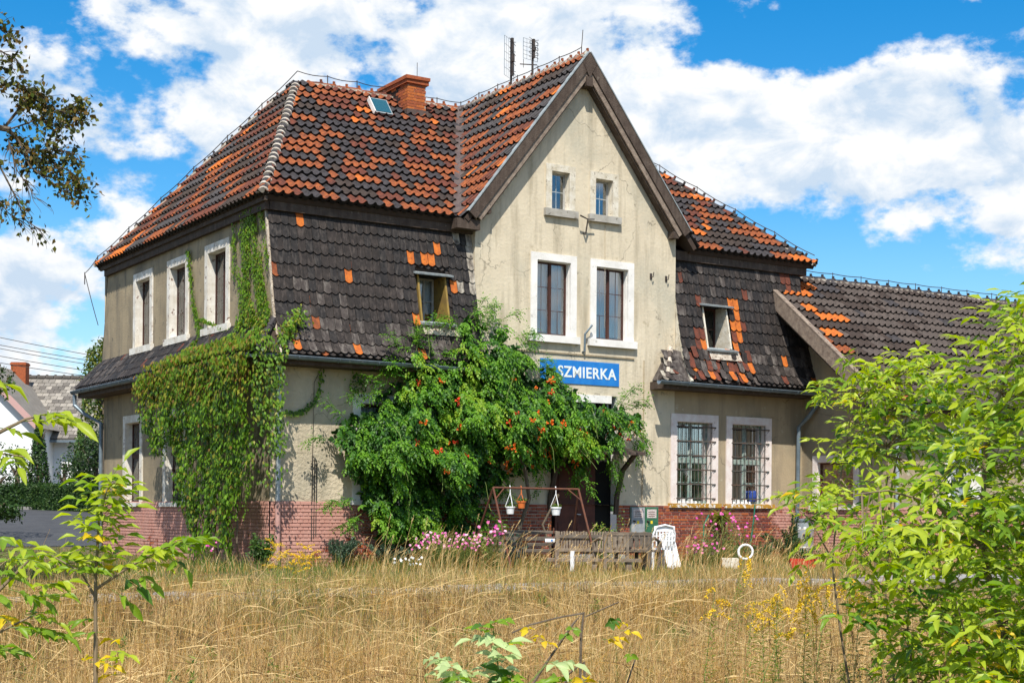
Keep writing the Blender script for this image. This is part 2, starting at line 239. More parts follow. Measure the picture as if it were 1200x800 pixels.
# ------------------------------------------------------------------ object helpers
def tag(o, label, cat, group=None, kind=None):
    if label: o['label'] = label
    if cat: o['category'] = cat
    if group: o['group'] = group
    if kind: o['kind'] = kind
    return o
def empty(name, loc, label, cat, group=None, rz=0):
    o = bpy.data.objects.new(name, None); COL.objects.link(o); o.location = loc; o.rotation_euler = (0, 0, rz); o.empty_display_size = 0.2
    return tag(o, label, cat, group)
def base_of(p):
    v = Vector((0, 0, 0))
    while p is not None: v += p.location; p = p.parent
    return v
class MB:
    def __init__(s): s.v = []; s.f = []; s.m = []
    def add(s, vs, fs, mi=0):
        b = len(s.v); s.v += [tuple(v) for v in vs]; s.f += [tuple(b + i for i in f) for f in fs]; s.m += [mi] * len(fs); return s
    def box(s, a, b, mi=0, jit=0):
        x0, y0, z0 = a; x1, y1, z1 = b
        vs = [(x0, y0, z0), (x1, y0, z0), (x1, y1, z0), (x0, y1, z0), (x0, y0, z1), (x1, y0, z1), (x1, y1, z1), (x0, y1, z1)]
        if jit: vs = [tuple(c + random.uniform(-jit, jit) for c in v) for v in vs]
        return s.add(vs, [(0, 3, 2, 1), (4, 5, 6, 7), (0, 1, 5, 4), (1, 2, 6, 5), (2, 3, 7, 6), (3, 0, 4, 7)], mi)
    def obox(s, M, a, b, mi=0):
        n = len(s.v); s.box(a, b, mi)
        for i in range(n, len(s.v)): s.v[i] = tuple(M @ Vector(s.v[i]))
        return s
    def beam(s, p, q, w, h, up=(0, 0, 1), mi=0):
        p = Vector(p); q = Vector(q); d = (q - p); L = d.length; d.normalize(); u = Vector(up); side = d.cross(u)
        if side.length < 1e-4: side = d.cross(Vector((1, 0, 0)))
        side.normalize(); u = side.cross(d)
        M = Matrix(((d.x, side.x, u.x, p.x), (d.y, side.y, u.y, p.y), (d.z, side.z, u.z, p.z), (0, 0, 0, 1)))
        return s.obox(M, (0, -w / 2, -h / 2), (L, w / 2, h / 2), mi)
    def tube(s, pts, r, n=8, mi=0, cap=True):
        pts = [Vector(p) for p in pts]; k = len(pts); rs = r if isinstance(r, (list, tuple)) else [r] * k; b = len(s.v); ref = None
        for i, p in enumerate(pts):
            t = (pts[min(i + 1, k - 1)] - pts[max(i - 1, 0)]).normalized()
            if ref is None: ref = t.cross(Vector((0, 0, 1)) if abs(t.z) < .9 else Vector((1, 0, 0))).normalized()
            ref = (ref - t * ref.dot(t)).normalized(); o = t.cross(ref)
            for j in range(n):
                a = 2 * math.pi * j / n; s.v.append(tuple(p + (ref * math.cos(a) + o * math.sin(a)) * rs[i]))
        for i in range(k - 1):
            for j in range(n):
                s.f.append((b + i * n + j, b + i * n + (j + 1) % n, b + (i + 1) * n + (j + 1) % n, b + (i + 1) * n + j)); s.m.append(mi)
        if cap:
            s.f.append(tuple(b + j for j in range(n))[::-1]); s.f.append(tuple(b + (k - 1) * n + j for j in range(n))); s.m += [mi, mi]
        return s
    def lathe(s, c, prof, n=16, mi=0):
        b = len(s.v); c = Vector(c)
        for r, z in prof:
            for j in range(n): a = 2 * math.pi * j / n; s.v.append((c.x + r * math.cos(a), c.y + r * math.sin(a), c.z + z))
        for i in range(len(prof) - 1):
            for j in range(n): s.f.append((b + i * n + j, b + i * n + (j + 1) % n, b + (i + 1) * n + (j + 1) % n, b + (i + 1) * n + j)); s.m.append(mi)
        return s
    def build(s, name, mats, parent=None, smooth=False, local=False, label=None, kind=None):
        if not isinstance(mats, (list, tuple)): mats = [mats]
        me = bpy.data.meshes.new(name); off = Vector((0, 0, 0)) if local else base_of(parent)
        me.from_pydata([tuple(Vector(v) - off) for v in s.v], [], s.f)
        for m in mats: me.materials.append(m)
        if len(mats) > 1: me.polygons.foreach_set('material_index', s.m)
        if smooth: me.polygons.foreach_set('use_smooth', [True] * len(me.polygons))
        me.update(); o = bpy.data.objects.new(name, me); COL.objects.link(o)
        if parent: o.parent = parent
        if label: o['label'] = label
        if kind: o['kind'] = kind
        return o
def npmesh(name, V, F, mats, mi=None, parent=None, smooth=False, kind=None):
    V = np.asarray(V, dtype=np.float32).reshape(-1, 3); F = np.asarray(F, dtype=np.int32); k = F.shape[1]
    off = base_of(parent); V = V - np.array(off, dtype=np.float32)
    me = bpy.data.meshes.new(name); me.vertices.add(len(V)); me.vertices.foreach_set('co', V.ravel())
    me.loops.add(F.size); me.loops.foreach_set('vertex_index', F.ravel()); me.polygons.add(len(F)); me.polygons.foreach_set('loop_start', np.arange(0, F.size, k, dtype=np.int32))
    try: me.polygons.foreach_set('loop_total', np.full(len(F), k, dtype=np.int32))
    except Exception: pass
    for m in mats: me.materials.append(m)
    if mi is not None: me.polygons.foreach_set('material_index', np.asarray(mi, dtype=np.int32))
    if smooth: me.polygons.foreach_set('use_smooth', np.ones(len(F), dtype=bool))
    me.update(calc_edges=True); o = bpy.data.objects.new(name, me); COL.objects.link(o)
    if parent: o.parent = parent
    if kind: o['kind'] = kind
    return o
def link_copy(me, name, M, parent, label=None):
    o = bpy.data.objects.new(name, me); COL.objects.link(o)
    if parent: o.parent = parent; M = Matrix.Translation(-base_of(parent)) @ M
    o.matrix_local = M
    if label: o['label'] = label
    return o
def screen_size(p, s):
    d = np.array(p)[:2] - CAMP[:2]; f = d @ FW; r = d @ RT
    if f < 1: return 0
    u = r / f * 1744; v = -(p[2] - 1.2) / f * 1744 + 199
    if abs(u) > 640 or abs(v) > 440: return 0
    return s / f * 1744
# pieces: list of (matrix, mesh); the 300 that show largest become objects, the rest one joined part
def emit(pieces, name, parent, root, mats, rest_name, limit=300, keyfn=None):
    pieces = sorted(pieces, key=lambda q: -q[2]); top = [q for q in pieces[:limit] if q[2] > 0]; rest = pieces[len(top):]
    for M, me, sz, par in top: link_copy(me, name, M, par or parent)
    if not rest: return
    Vs = []; fs = []; mis = []; base = 0; me_cache = {}
    midx = {m.name: i for i, m in enumerate(mats)}
    faces = []; verts = []; loop_tot = []
    for M, me, sz, par in rest:
        if me.name not in me_cache:
            co = np.empty(len(me.vertices) * 3); me.vertices.foreach_get('co', co); co = co.reshape(-1, 3)
            me_cache[me.name] = (co, [tuple(p.vertices) for p in me.polygons], [midx[me.materials[p.material_index].name] for p in me.polygons])
        co, pf, pm = me_cache[me.name]; A = np.array(M); verts.append(co @ A[:3, :3].T + A[:3, 3])
        faces += [tuple(i + base for i in f) for f in pf]; mis += pm; base += len(co)
    me = bpy.data.meshes.new(rest_name); off = np.array(base_of(root)); me.from_pydata((np.concatenate(verts) - off).tolist(), [], faces)
    for m in mats: me.materials.append(m)
    me.polygons.foreach_set('material_index', mis); me.update()
    o = bpy.data.objects.new(rest_name, me); COL.objects.link(o); o.parent = root; o['kind'] = 'stuff'
    return o
def mesh_of(mb, name, mats):
    me = bpy.data.meshes.new(name); me.from_pydata(mb.v, [], mb.f)
    for m in mats: me.materials.append(m)
    if len(mats) > 1: me.polygons.foreach_set('material_index', mb.m)
    me.update(); return me
def pip(p, poly):
    x, y = p; c = False; n = len(poly)
    for i in range(n):
        x0, y0 = poly[i]; x1, y1 = poly[(i + 1) % n]
        if (y0 > y) != (y1 > y) and x < (x1 - x0) * (y - y0) / (y1 - y0) + x0: c = not c
    return c
def pips(P, poly):
    x = P[:, 0]; y = P[:, 1]; c = np.zeros(len(P), bool); n = len(poly)
    for i in range(n):
        x0, y0 = poly[i]; x1, y1 = poly[(i + 1) % n]
        if y0 == y1: continue
        c ^= ((y0 > y) != (y1 > y)) & (x < (x1 - x0) * (y - y0) / (y1 - y0) + x0)
    return c
def clip(poly, a, b, c):   # keep a*x+b*y>=c
    out = []
    for i in range(len(poly)):
        p = poly[i]; q = poly[(i + 1) % len(poly)]; dp = a * p[0] + b * p[1] - c; dq = a * q[0] + b * q[1] - c
        if dp >= -1e-9: out.append(p)
        if (dp > 1e-9 and dq < -1e-9) or (dp < -1e-9 and dq > 1e-9): t = dp / (dp - dq); out.append((p[0] + t * (q[0] - p[0]), p[1] + t * (q[1] - p[1])))
    return out

# ------------------------------------------------------------------ ground
def smooth(a, b, x): t = np.clip((x - a) / (b - a), 0, 1); return t * t * (3 - 2 * t)
def gz(x, y):
    x = np.asarray(x, float); y = np.asarray(y, float)
    z = -0.62 * smooth(-10.6, -14.5, y) + 1.15 * smooth(16, 36, y)
    z = z + 0.05 * np.sin(x * .9 + y * .4) * smooth(-11, -13, y) + 0.03 * np.sin(x * 2.3 - y * 1.7) * smooth(-11, -13, y)
    return z
xs = sorted(set(list(np.arange(-30, 31, 1.0)) + [-2500, -1200, -600, -300, -150, -90, -60, -45, 45, 60, 90, 150, 300, 600, 1200, 2500]))
ys = sorted(set(list(np.arange(-34, 46, 1.0)) + [-2500, -1200, -600, -300, -150, -90, -60, -45, 60, 90, 150, 300, 600, 1200, 2500]))
X, Y = np.meshgrid(xs, ys); Z = gz(X, Y); nx = len(xs); ny = len(ys)
idx = np.arange(nx * ny).reshape(ny, nx)
F = np.stack([idx[:-1, :-1], idx[:-1, 1:], idx[1:, 1:], idx[1:, :-1]], -1).reshape(-1, 4)
ground_m = mat('ground_soil_grass', (0.09, 0.075, 0.035), (0.15, 0.11, 0.055), 1.2, 0.95, 0.6, 20, c3=(0.07, 0.09, 0.025), thr=0.55)
g = npmesh('ground', np.stack([X, Y, Z], -1), F, [ground_m]); tag(g, None, None, kind='structure')
def sheet(name, poly_x0, x1, y0, y1, dz, m, step=1.0):
    xx = np.arange(poly_x0, x1 + .01, (x1 - poly_x0) / max(1, round((x1 - poly_x0) / step))); yy = np.arange(y0, y1 + .01, (y1 - y0) / max(1, round((y1 - y0) / step)))
    A, B = np.meshgrid(xx, yy); C = gz(A, B) + dz; i = np.arange(A.size).reshape(A.shape)
    F = np.stack([i[:-1, :-1], i[:-1, 1:], i[1:, 1:], i[1:, :-1]], -1).reshape(-1, 4); o = npmesh(name, np.stack([A, B, C], -1), F, [m]); o['kind'] = 'structure'; return o
sheet('road', -60, 60, 17.0, 33.6, 0.02, asphalt)
kb = MB()
for i in range(60): kb.box((-60 + 2 * i, 33.6, float(gz(0, 33.6)) - .1), (-58.02 + 2 * i, 33.75, float(gz(0, 33.6)) + .14))
kb.build('kerb', concrete)['kind'] = 'structure'
# old platform path of cracked concrete slabs
path = MB(); path.box((-16, -10.5, -.3), (12, -8.75, 0.0)); po = path.build('path', mat('path_joint', (0.10, 0.085, 0.06), rough=.95)); po['kind'] = 'structure'
random.seed(3)
for i in range(28):
    for j in range(2):
        x = -16 + i * 1.0; y = -10.5 + j * 0.88
        if random.random() < .1: continue
        mb = MB(); h = random.uniform(.015, .05)
        mb.box((x + .015, y + .015, -.05), (x + .985, y + .865, h), jit=.008)
        o = mb.build('paving_slab', concrete, po)

# ------------------------------------------------------------------ station building
H = empty('station_building', (0, 0, 0), 'old cream plastered railway station building with orange and black tiled mansard roof', 'building')
def frame_front(u, v, w): return (u, -w, v)          # plane y = 0, outward -y
def frame_left(u, v, w): return (-w, u, v)           # plane x = 0, outward -x
def wall_grid(mb, fr, poly, holes, depth=0.24, mi=0, rmi=None, extra_u=(), flip=False):
    us = sorted(set([p[0] for p in poly] + [h[0] for h in holes] + [h[1] for h in holes] + list(extra_u)))
    vs = sorted(set([p[1] for p in poly] + [h[2] for h in holes] + [h[3] for h in holes]))
    for i in range(len(us) - 1):
        for j in range(len(vs) - 1):
            a, b, c, d = us[i], us[i + 1], vs[j], vs[j + 1]; mu, mv = (a + b) / 2, (c + d) / 2
            if any(h[0] < mu < h[1] and h[2] < mv < h[3] for h in holes): continue
            cell = [(a, c), (b, c), (b, d), (a, d)]
            n = len(poly)
            for k in range(n):
                p, q = poly[k], poly[(k + 1) % n]; ex, ey = q[0] - p[0], q[1] - p[1]
                cell = clip(cell, -ey, ex, -ey * p[0] + ex * p[1])
                if len(cell) < 3: break
            if len(cell) >= 3:
                f = list(range(len(cell)))
                mb.add([fr(u, v, 0) for u, v in cell], [tuple(f if not flip else f[::-1])], mi)
    rmi = mi if rmi is None else rmi
    for a, b, c, d in holes:
        for (p, q) in (((a, c), (a, d)), ((a, d), (b, d)), ((b, d), (b, c)), ((b, c), (a, c))):
            mb.add([fr(*p, 0), fr(*q, 0), fr(*q, -depth), fr(*p, -depth)], [(0, 1, 2, 3)], rmi)

UPZ0, UPZ1 = 5.22, 7.22
# openings: (u0,u1,z0,z1) of the outer surround, surround width, kind
FW_ = [  # front
    dict(o=(6.44, 7.73, UPZ0, UPZ1), s=.17, k='casement', t=white_trim, f=frame_brown),
    dict(o=(8.13, 9.42, UPZ0, UPZ1), s=.17, k='casement', t=white_trim, f=frame_brown),
    dict(o=(6.84, 7.67, 8.17, 9.32), s=.16, k='attic', t=trim_old, f=frame_grey),
    dict(o=(8.10, 8.93, 8.17, 9.30), s=.16, k='attic', t=trim_old, f=frame_grey),
    dict(o=(10.60, 12.11, 1.40, 3.65), s=.19, k='barred', t=white_pink, f=frame_teal),
    dict(o=(12.38, 13.90, 1.40, 3.65), s=.19, k='barred', t=white_pink, f=frame_teal),
    dict(o=(1.89, 3.40, 1.38, 3.70), s=.19, k='casement', t=white_trim, f=frame_brown),
]
LW_ = [
    dict(o=(7.38, 8.85, UPZ0, UPZ1), s=.19, k='casement', t=trim_peel, f=frame_brown),
    dict(o=(4.84, 6.30, UPZ0, UPZ1), s=.19, k='casement', t=trim_peel, f=frame_brown),
    dict(o=(2.29, 3.77, UPZ0, UPZ1), s=.19, k='casement', t=trim_peel, f=frame_brown),
    dict(o=(8.07, 9.60, 1.32, 3.61), s=.19, k='tall', t=trim_peel, f=frame_brown),
    dict(o=(4.95, 6.50, 1.32, 3.61), s=.19, k='tall', t=trim_peel, f=frame_brown),
]
def hole(w): a, b, c, d = w['o']; s = w['s']; return (a + s, b - s, c + (0.04 if c < 2 else .1), d - s)
DOOR = (7.05, 8.95, 0.0, 3.98)
PZ = 1.38
WALLS = MB()
fh = [hole(w) for w in FW_]
# front: left wing / gable / right wing above the brick plinth
wall_grid(WALLS, frame_front, [(0, PZ), (4.94, PZ), (4.94, 4.75), (0, 4.75)], [fh[6]], mi=2, rmi=1)
wall_grid(WALLS, frame_front, [(4.94, PZ), (10.72, PZ), (10.72, 8.0), (7.87, 11.62), (4.94, 8.0)], fh[0:4] + [(DOOR[0], DOOR[1], PZ, DOOR[3])], mi=0, rmi=1)
wall_grid(WALLS, frame_front, [(10.72, PZ), (15.0, PZ), (15.0, 4.75), (10.72, 4.75)], fh[4:6], mi=3, rmi=1)
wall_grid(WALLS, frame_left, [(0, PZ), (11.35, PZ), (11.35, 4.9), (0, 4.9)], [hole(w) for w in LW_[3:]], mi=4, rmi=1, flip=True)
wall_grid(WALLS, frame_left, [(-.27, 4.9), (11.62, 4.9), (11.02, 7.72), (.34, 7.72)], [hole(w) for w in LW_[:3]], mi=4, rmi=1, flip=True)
# gable cheeks standing proud of the mansard, rear and right walls
for x in (4.94, 10.72): WALLS.add([(x, 0, 4.0), (x, 1.0, 4.0), (x, 1.0, 8.2), (x, 0, 8.2)], [(0, 1, 2, 3)], 0)
WALLS.add([(14.99, .3, PZ), (14.99, 11.35, PZ), (14.99, 11.35, 7.6), (14.99, .3, 7.6)], [(0, 1, 2, 3)], 0)
WALLS.add([(0, 11.35, 0), (15, 11.35, 0), (15, 11.35, 7.6), (0, 11.35, 7.6)], [(3, 2, 1, 0)], 0)
# annex walls: x=15 side (facing left) and y=-2.7 front
def frame_ax(u, v, w): return (15.0 - w, u, v)
AXW = dict(o=(-2.05, -.42, 1.38, 2.70), s=.17, k='bricked', t=white_pink, f=frame_brown)
# eave z at y=-2.7 is 4.15, roof line z = 6.98+.794*(y-.65)
wall_grid(WALLS, frame_ax, [(-3.05, PZ), (0.0, PZ), (0.0, 6.62), (-3.05, 4.18)], [hole(AXW)], mi=5, rmi=1, flip=True)
WALLS.add([(15.0, 0, 4.7), (15.0, .95, 4.7), (15.0, .95, 7.4), (15.0, 0, 6.62)], [(0, 1, 2, 3)], 5)
def frame_af(u, v, w): return (u, -3.05 - w, v)
AFW = [dict(o=(17.0, 18.3, 1.5, 3.55), s=.17, k='casement', t=white_trim, f=frame_grey), dict(o=(20.0, 21.3, 1.5, 3.55), s=.17, k='casement', t=white_trim, f=frame_grey)]
wall_grid(WALLS, frame_af, [(15.0, PZ), (24.3, PZ), (24.3, 4.1), (15.0, 4.1)], [hole(w) for w in AFW], mi=3, rmi=1)
WALLS.add([(24.3, -3.05, 0), (24.3, 5.0, 0), (24.3, 5.0, 4.1), (24.3, .95, 7.4), (24.3, -3.05, 4.1)], [(0, 1, 2, 3, 4)], 3)
WALLS.add([(15.0, 5.0, 0), (24.3, 5.0, 0), (24.3, 5.0, 4.1), (15, 5.0, 4.1)], [(3, 2, 1, 0)], 3)
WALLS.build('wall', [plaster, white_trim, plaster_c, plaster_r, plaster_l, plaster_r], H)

# plinth: mortar backing + bricks
PL = MB()
def plinth_strip(fr, u0, u1, flip=False, z1=PZ):
    q = [(u0, -.3), (u1, -.3), (u1, z1), (u0, z1)]; f = (0, 1, 2, 3) if not flip else (3, 2, 1, 0)
    PL.add([fr(u, v, .028) for u, v in q], [f]); PL.add([fr(u0, z1, .028), fr(u1, z1, .028), fr(u1, z1, -.1), fr(u0, z1, -.1)], [(0, 1, 2, 3)])
front_runs = [(0, DOOR[0]), (DOOR[1], 15.0)]
for a, b in front_runs: plinth_strip(frame_front, a, b)
plinth_strip(frame_left, -.03, 11.35, True); plinth_strip(frame_ax, -3.05, 0, True); plinth_strip(frame_af, 15.0, 24.3)
plinth = PL.build('plinth', mortar_m, H)
brick_meshes = {}
def brick_mesh(L, k):
    key = (round(L, 3), k)
    if key not in brick_meshes:
        mb = MB(); e = .005; d = .018; h = .063
        mb.add([(0, 0, 0), (L, 0, 0), (L, 0, h), (0, 0, h), (e, -d, e), (L - e, -d, e), (L - e, -d, h - e), (e, -d, h - e)], [(4, 5, 6, 7), (0, 1, 5, 4), (1, 2, 6, 5), (2, 3, 7, 6), (3, 0, 4, 7)])
        brick_meshes[key] = mesh_of(mb, 'brick', [brick_ms[k]])
    return brick_meshes[key]
bricks = []
def lay(u0, u1, fr, rot, par, wall_len):
    nc = 18; random.seed(int(u0 * 10) + 5)
    for c in range(nc):
        z = PZ - .074 - c * .0765
        head = c % 2; u = u0 + (0 if head else -.065); step = .125 if head else .25
        while u < u1:
            L = step - .014; a = max(u, u0); b = min(u + L, u1); u += step
            if b - a < .03: continue
            if abs((b - a) - L) > 1e-3: b = a + round((b - a) / .03) * .03
            if b - a < .03: continue
            k = random.choices([0, 1, 2, 3], [5, 2.2, 1.6, 2])[0]
            p = Vector(fr(a if not rot == 2 else b, z, .029 + random.uniform(-.003, .004)))
            M = Matrix.Translation(p) @ Matrix.Rotation({0: 0, 2: -math.pi / 2}[rot], 4, 'Z') @ Matrix.Rotation(random.uniform(-.01, .01), 4, 'Y')
            bricks.append((M, brick_mesh(b - a, k), screen_size(p, b - a) * (1 if z > .15 else .3) * (1.3 if rot == 0 else .9), par))
for a, b in front_runs: lay(a, b, frame_front, 0, plinth, 0)
lay(-.03, 11.35, frame_left, 2, plinth, 0); lay(-3.05, 0, frame_ax, 2, plinth, 0); lay(15, 24.3, frame_af, 0, plinth, 0)
emit(bricks, 'brick', plinth, H, brick_ms, 'far_bricks')

# windows -----------------------------------------------------------------
def build_window(w, fr, root=H, flip=False):
    a, b, c, d = w['o']; s = w['s']; ia, ib, ic, idd = hole(w); k = w['k']
    def bx(mb, u0, u1, v0, v1, w0, w1, mi=0, jit=0):
        P = [fr(u, v, ww) for (u, v, ww) in ((u0, v0, w0), (u1, v0, w0), (u1, v0, w1), (u0, v0, w1), (u0, v1, w0), (u1, v1, w0), (u1, v1, w1), (u0, v1, w1))]
        if jit: P = [tuple(q + random.uniform(-jit, jit) for q in p) for p in P]
        mb.add(P, [(0, 3, 2, 1), (4, 5, 6, 7), (0, 1, 5, 4), (1, 2, 6, 5), (2, 3, 7, 6), (3, 0, 4, 7)], mi)
    sur = MB(); e = .012
    bx(sur, a, ia + .002, c, d, -.05, .035); bx(sur, ib - .002, b, c, d, -.05, .035); bx(sur, ia + .002, ib - .002, idd - .002, d, -.05, .033)
    # plaster reveals lining the recess
    bx(sur, ia - .001, ia + .012, ic, idd, -.22, -.052); bx(sur, ib - .012, ib + .001, ic, idd, -.22, -.052); bx(sur, ia, ib, idd - .012, idd + .001, -.22, -.052)
    win = sur.build('window', w['t'], root)
    si = MB(); sw = .07 if k != 'attic' else .05
    bx(si, a - sw, b + sw, c - .07, ic - .004, -.20, .10, jit=.004)
    si.build('sill', sill_yel if k == 'barred' else (stone if k == 'attic' else w['t']), win)
    if k == 'bricked':
        bp = MB(); random.seed(9)
        z = ic
        while z < idd - .02:
            u = ia
            off = random.uniform(0, .12)
            while u < ib:
                u1 = min(ib, u + .24 - off); off = 0
                if u1 - u > .04: bx(bp, u + .006, u1 - .006, z + .005, min(z + .07, idd), -.18, -.12, jit=.003)
                u = u1
            z += .077
        bp.build('brick_infill', mat('infill_brick', (0.33, 0.17, 0.09), (0.42, 0.30, 0.2), 9, .9), win); bm_ = MB(); bx(bm_, ia, ib, ic, idd, -.21, -.165); bm_.build('infill_mortar', mortar_w, win)
        fm = MB(); bx(fm, ia, ia + .05, ic, idd, -.16, -.06); bx(fm, ib - .05, ib, ic, idd, -.16, -.06); bx(fm, ia, ib, idd - .06, idd, -.159, -.061); fm.build('frame', door_brown, win); return win
    F_ = MB(); W0, W1 = -.195, -.155; fw = .036; pan = []
    bx(F_, ia, ia + fw, ic, idd, W0, W1); bx(F_, ib - fw, ib, ic, idd, W0, W1); bx(F_, ia + fw, ib - fw, ic, ic + fw, W0, W1 - .001); bx(F_, ia + fw, ib - fw, idd - fw, idd, W0, W1 - .001)
    mu = (ia + ib) / 2
    def sash(u0, u1, v0, v1, nc, nr, bar=.018):
        sw = .022
        bx(F_, u0, u0 + sw, v0, v1, W0 + .012, W1 - .008); bx(F_, u1 - sw, u1, v0, v1, W0 + .012, W1 - .008); bx(F_, u0 + sw, u1 - sw, v0, v0 + sw, W0 + .012, W1 - .009); bx(F_, u0 + sw, u1 - sw, v1 - sw, v1, W0 + .012, W1 - .009)
        uu = [u0 + sw + (u1 - u0 - 2 * sw) * i / nc for i in range(nc + 1)]; vv = [v0 + sw + (v1 - v0 - 2 * sw) * i / nr for i in range(nr + 1)]
        for x in uu[1:-1]: bx(F_, x - bar / 2, x + bar / 2, v0 + sw, v1 - sw, W0 + .02, W1 - .018)
        for y in vv[1:-1]: bx(F_, u0 + sw, u1 - sw, y - bar / 2, y + bar / 2, W0 + .021, W1 - .017)
        for i in range(nc):
            for j in range(nr): pan.append((uu[i], uu[i + 1], vv[j], vv[j + 1]))
    if k == 'casement':
        bx(F_, mu - .026, mu + .026, ic + fw, idd - fw, W0 + .001, W1 + .012); sash(ia + fw, mu - .026, ic + fw, idd - fw, 2, 3); sash(mu + .026, ib - fw, ic + fw, idd - fw, 2, 3)
    elif k == 'tall':
        tr = ic + (idd - ic) * .56; bx(F_, ia + fw, ib - fw, tr, tr + .09, W0 + .001, W1 + .012)
        for (q0, q1, r0, r1, n) in ((ia + fw, mu - .03, ic + fw, tr, 2), (mu + .03, ib - fw, ic + fw, tr, 2), (ia + fw, mu - .03, tr + .09, idd - fw, 2), (mu + .03, ib - fw, tr + .09, idd - fw, 2)): sash(q0, q1, r0, r1, 2, n)
        bx(F_, mu - .03, mu + .03, ic + fw, tr, W0 + .001, W1 + .009); bx(F_, mu - .03, mu + .03, tr + .09, idd - fw, W0 + .001, W1 + .009)
    elif k == 'attic':
        sash(ia + fw, ib - fw, ic + fw, idd - fw, 2, 2, .026)
    elif k == 'barred':
        tr = ic + (idd - ic) * .50; bx(F_, ia + fw, ib - fw, tr, tr + .10, W0 + .001, W1 + .015)
        for q0, q1 in ((ia + fw, mu - .04), (mu + .04, ib - fw)):
            sash(q0, q1, ic + fw, tr, 2, 2, .03); sash(q0, q1, tr + .1, idd - fw, 2, 2, .03)
        bx(F_, mu - .04, mu + .04, ic + fw, tr, W0 + .001, W1 + .012); bx(F_, mu - .04, mu + .04, tr + .1, idd - fw, W0 + .001, W1 + .012)
    F_.build('frame', w['f'], win)
    for (p0, p1, q0, q1) in pan:
        mb = MB(); t = random.uniform(-.004, .004); bx(mb, p0 - .004, p1 + .004, q0 - .004, q1 + .004, -.178 + t, -.172 + t); mb.build('pane', glass, win)
    # dark room behind
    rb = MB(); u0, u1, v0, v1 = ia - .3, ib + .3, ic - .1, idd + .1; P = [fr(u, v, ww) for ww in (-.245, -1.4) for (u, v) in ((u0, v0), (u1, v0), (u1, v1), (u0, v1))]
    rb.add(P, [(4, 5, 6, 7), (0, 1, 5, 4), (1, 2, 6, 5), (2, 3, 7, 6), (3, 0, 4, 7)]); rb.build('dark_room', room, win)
    if k in ('casement', 'tall') and w.get('cur', True):
        cb = MB()
        for (q0, q1) in ((ia + .03, mu - .03), (mu + .03, ib - .03)):
            n = 20; vs = []; bot = ic + .02 + (random.uniform(0, .1))
            for i in range(n + 1):
                u = q0 + (q1 - q0) * i / n; ww = -.275 + .015 * math.sin(i * 1.7) + .01 * math.sin(i * .7); vs += [fr(u, bot, ww), fr(u, idd + .02, ww)]
            cb.add(vs, [(2 * i, 2 * i + 2, 2 * i + 3, 2 * i + 1) for i in range(n)])
        cb.build('curtain', curtain, win, smooth=True)
    if k == 'barred':
        gm = MB(); lv = [ic + .12 + (idd - ic - .24) * i / 5 for i in range(6)]
        for i in range(9):
            u = ia + .04 + (ib - ia - .08) * i / 8; gm.tube([fr(u, ic + .01, .02), fr(u, idd - .02, .02)], .009, 5)
        for z in lv: gm.beam(fr(ia - .02, z, .035), fr(ib + .10, z, .05), .008, .03); gm.tube([fr(ib + .10, z, .05), fr(ib - .02, z - .14, .02)], .006, 4)
        gm.build('grille', mat('grille_iron', (0.06, 0.085, 0.08), (0.12, 0.065, 0.045), 9, .8), win)
        if a > 12:
            jm = MB(); jm.lathe(fr(mu + .22, ic + .06, -.08), [(.0, 0), (.09, 0), (.12, .12), (.11, .24), (.09, .28), (0, .28)], 12); jm.build('blue_jar', blue_pl, win)
        jm = MB()
        for q in range(5): u = ia + .1 + q * .13; bx(jm, u, u + .09, ic + .0, ic + .06 + .05 * (q % 2), -.11, -.06, jit=.006)
        jm.build('sill_clutter', white_pl, win)
    return win
for w in FW_: build_window(w, frame_front)
for w in LW_: build_window(w, frame_left)
build_window(AXW, frame_ax)
for w in AFW: build_window(w, frame_af)
# door portal
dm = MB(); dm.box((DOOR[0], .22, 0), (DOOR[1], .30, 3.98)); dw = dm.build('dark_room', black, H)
dr = MB(); dr.box((7.25, .10, .16), (8.40, .16, 2.55)); door = dr.build('door', door_brown, H)
for (a, b) in ((7.33, 7.78), (7.88, 8.32)):
    for (c, d) in ((.3, .95), (1.08, 2.42)):
        pm = MB(); pm.box((a, .082, c), (b, .098, d)); pm.build('door_panel', door_brown, door)
hm = MB(); hm.tube([(7.83, .06, 1.15), (7.83, .03, 1.15), (7.94, .03, 1.14)], .012, 6); hm.build('door_handle', zinc_l, door)
dl = MB(); dl.box((DOOR[0], -.04, 3.80), (DOOR[1] - .18, .06, 3.98)); dl.box((DOOR[0] - .02, -.035, 2.75), (DOOR[0] + .16, .05, 3.80)); dl.build('door_surround', white_trim, H)
tf = MB()
for i in range(5): x = 7.2 + i * .38; tf.box((x, .08, 2.72), (x + .04, .14, 3.80))
tf.box((7.2, .07, 3.2), (8.76, .13, 3.24)); tf.build('transom_frame', frame_teal, H)
st = MB(); st.box((6.9, -1.0, -.1), (9.1, .1, .10)); st.box((7.1, -.55, .09), (8.9, .1, .2)); st.build('doorstep', concrete, H)
# awning with curved timber bracket
aw = MB(); aw.beam((6.9, -.5, 2.66), (9.05, -.5, 2.66), 1.05, .07, up=(0, -.16, 1)); aw.build('awning', copper_d, H)
for x in (8.92, 7.0): br = MB(); br.tube([(x, -.03, 1.15), (x, -.08, 1.6), (x, -.3, 2.2), (x, -.8, 2.58)], .065, 6); br.build('awning_bracket', wood_dark, H)
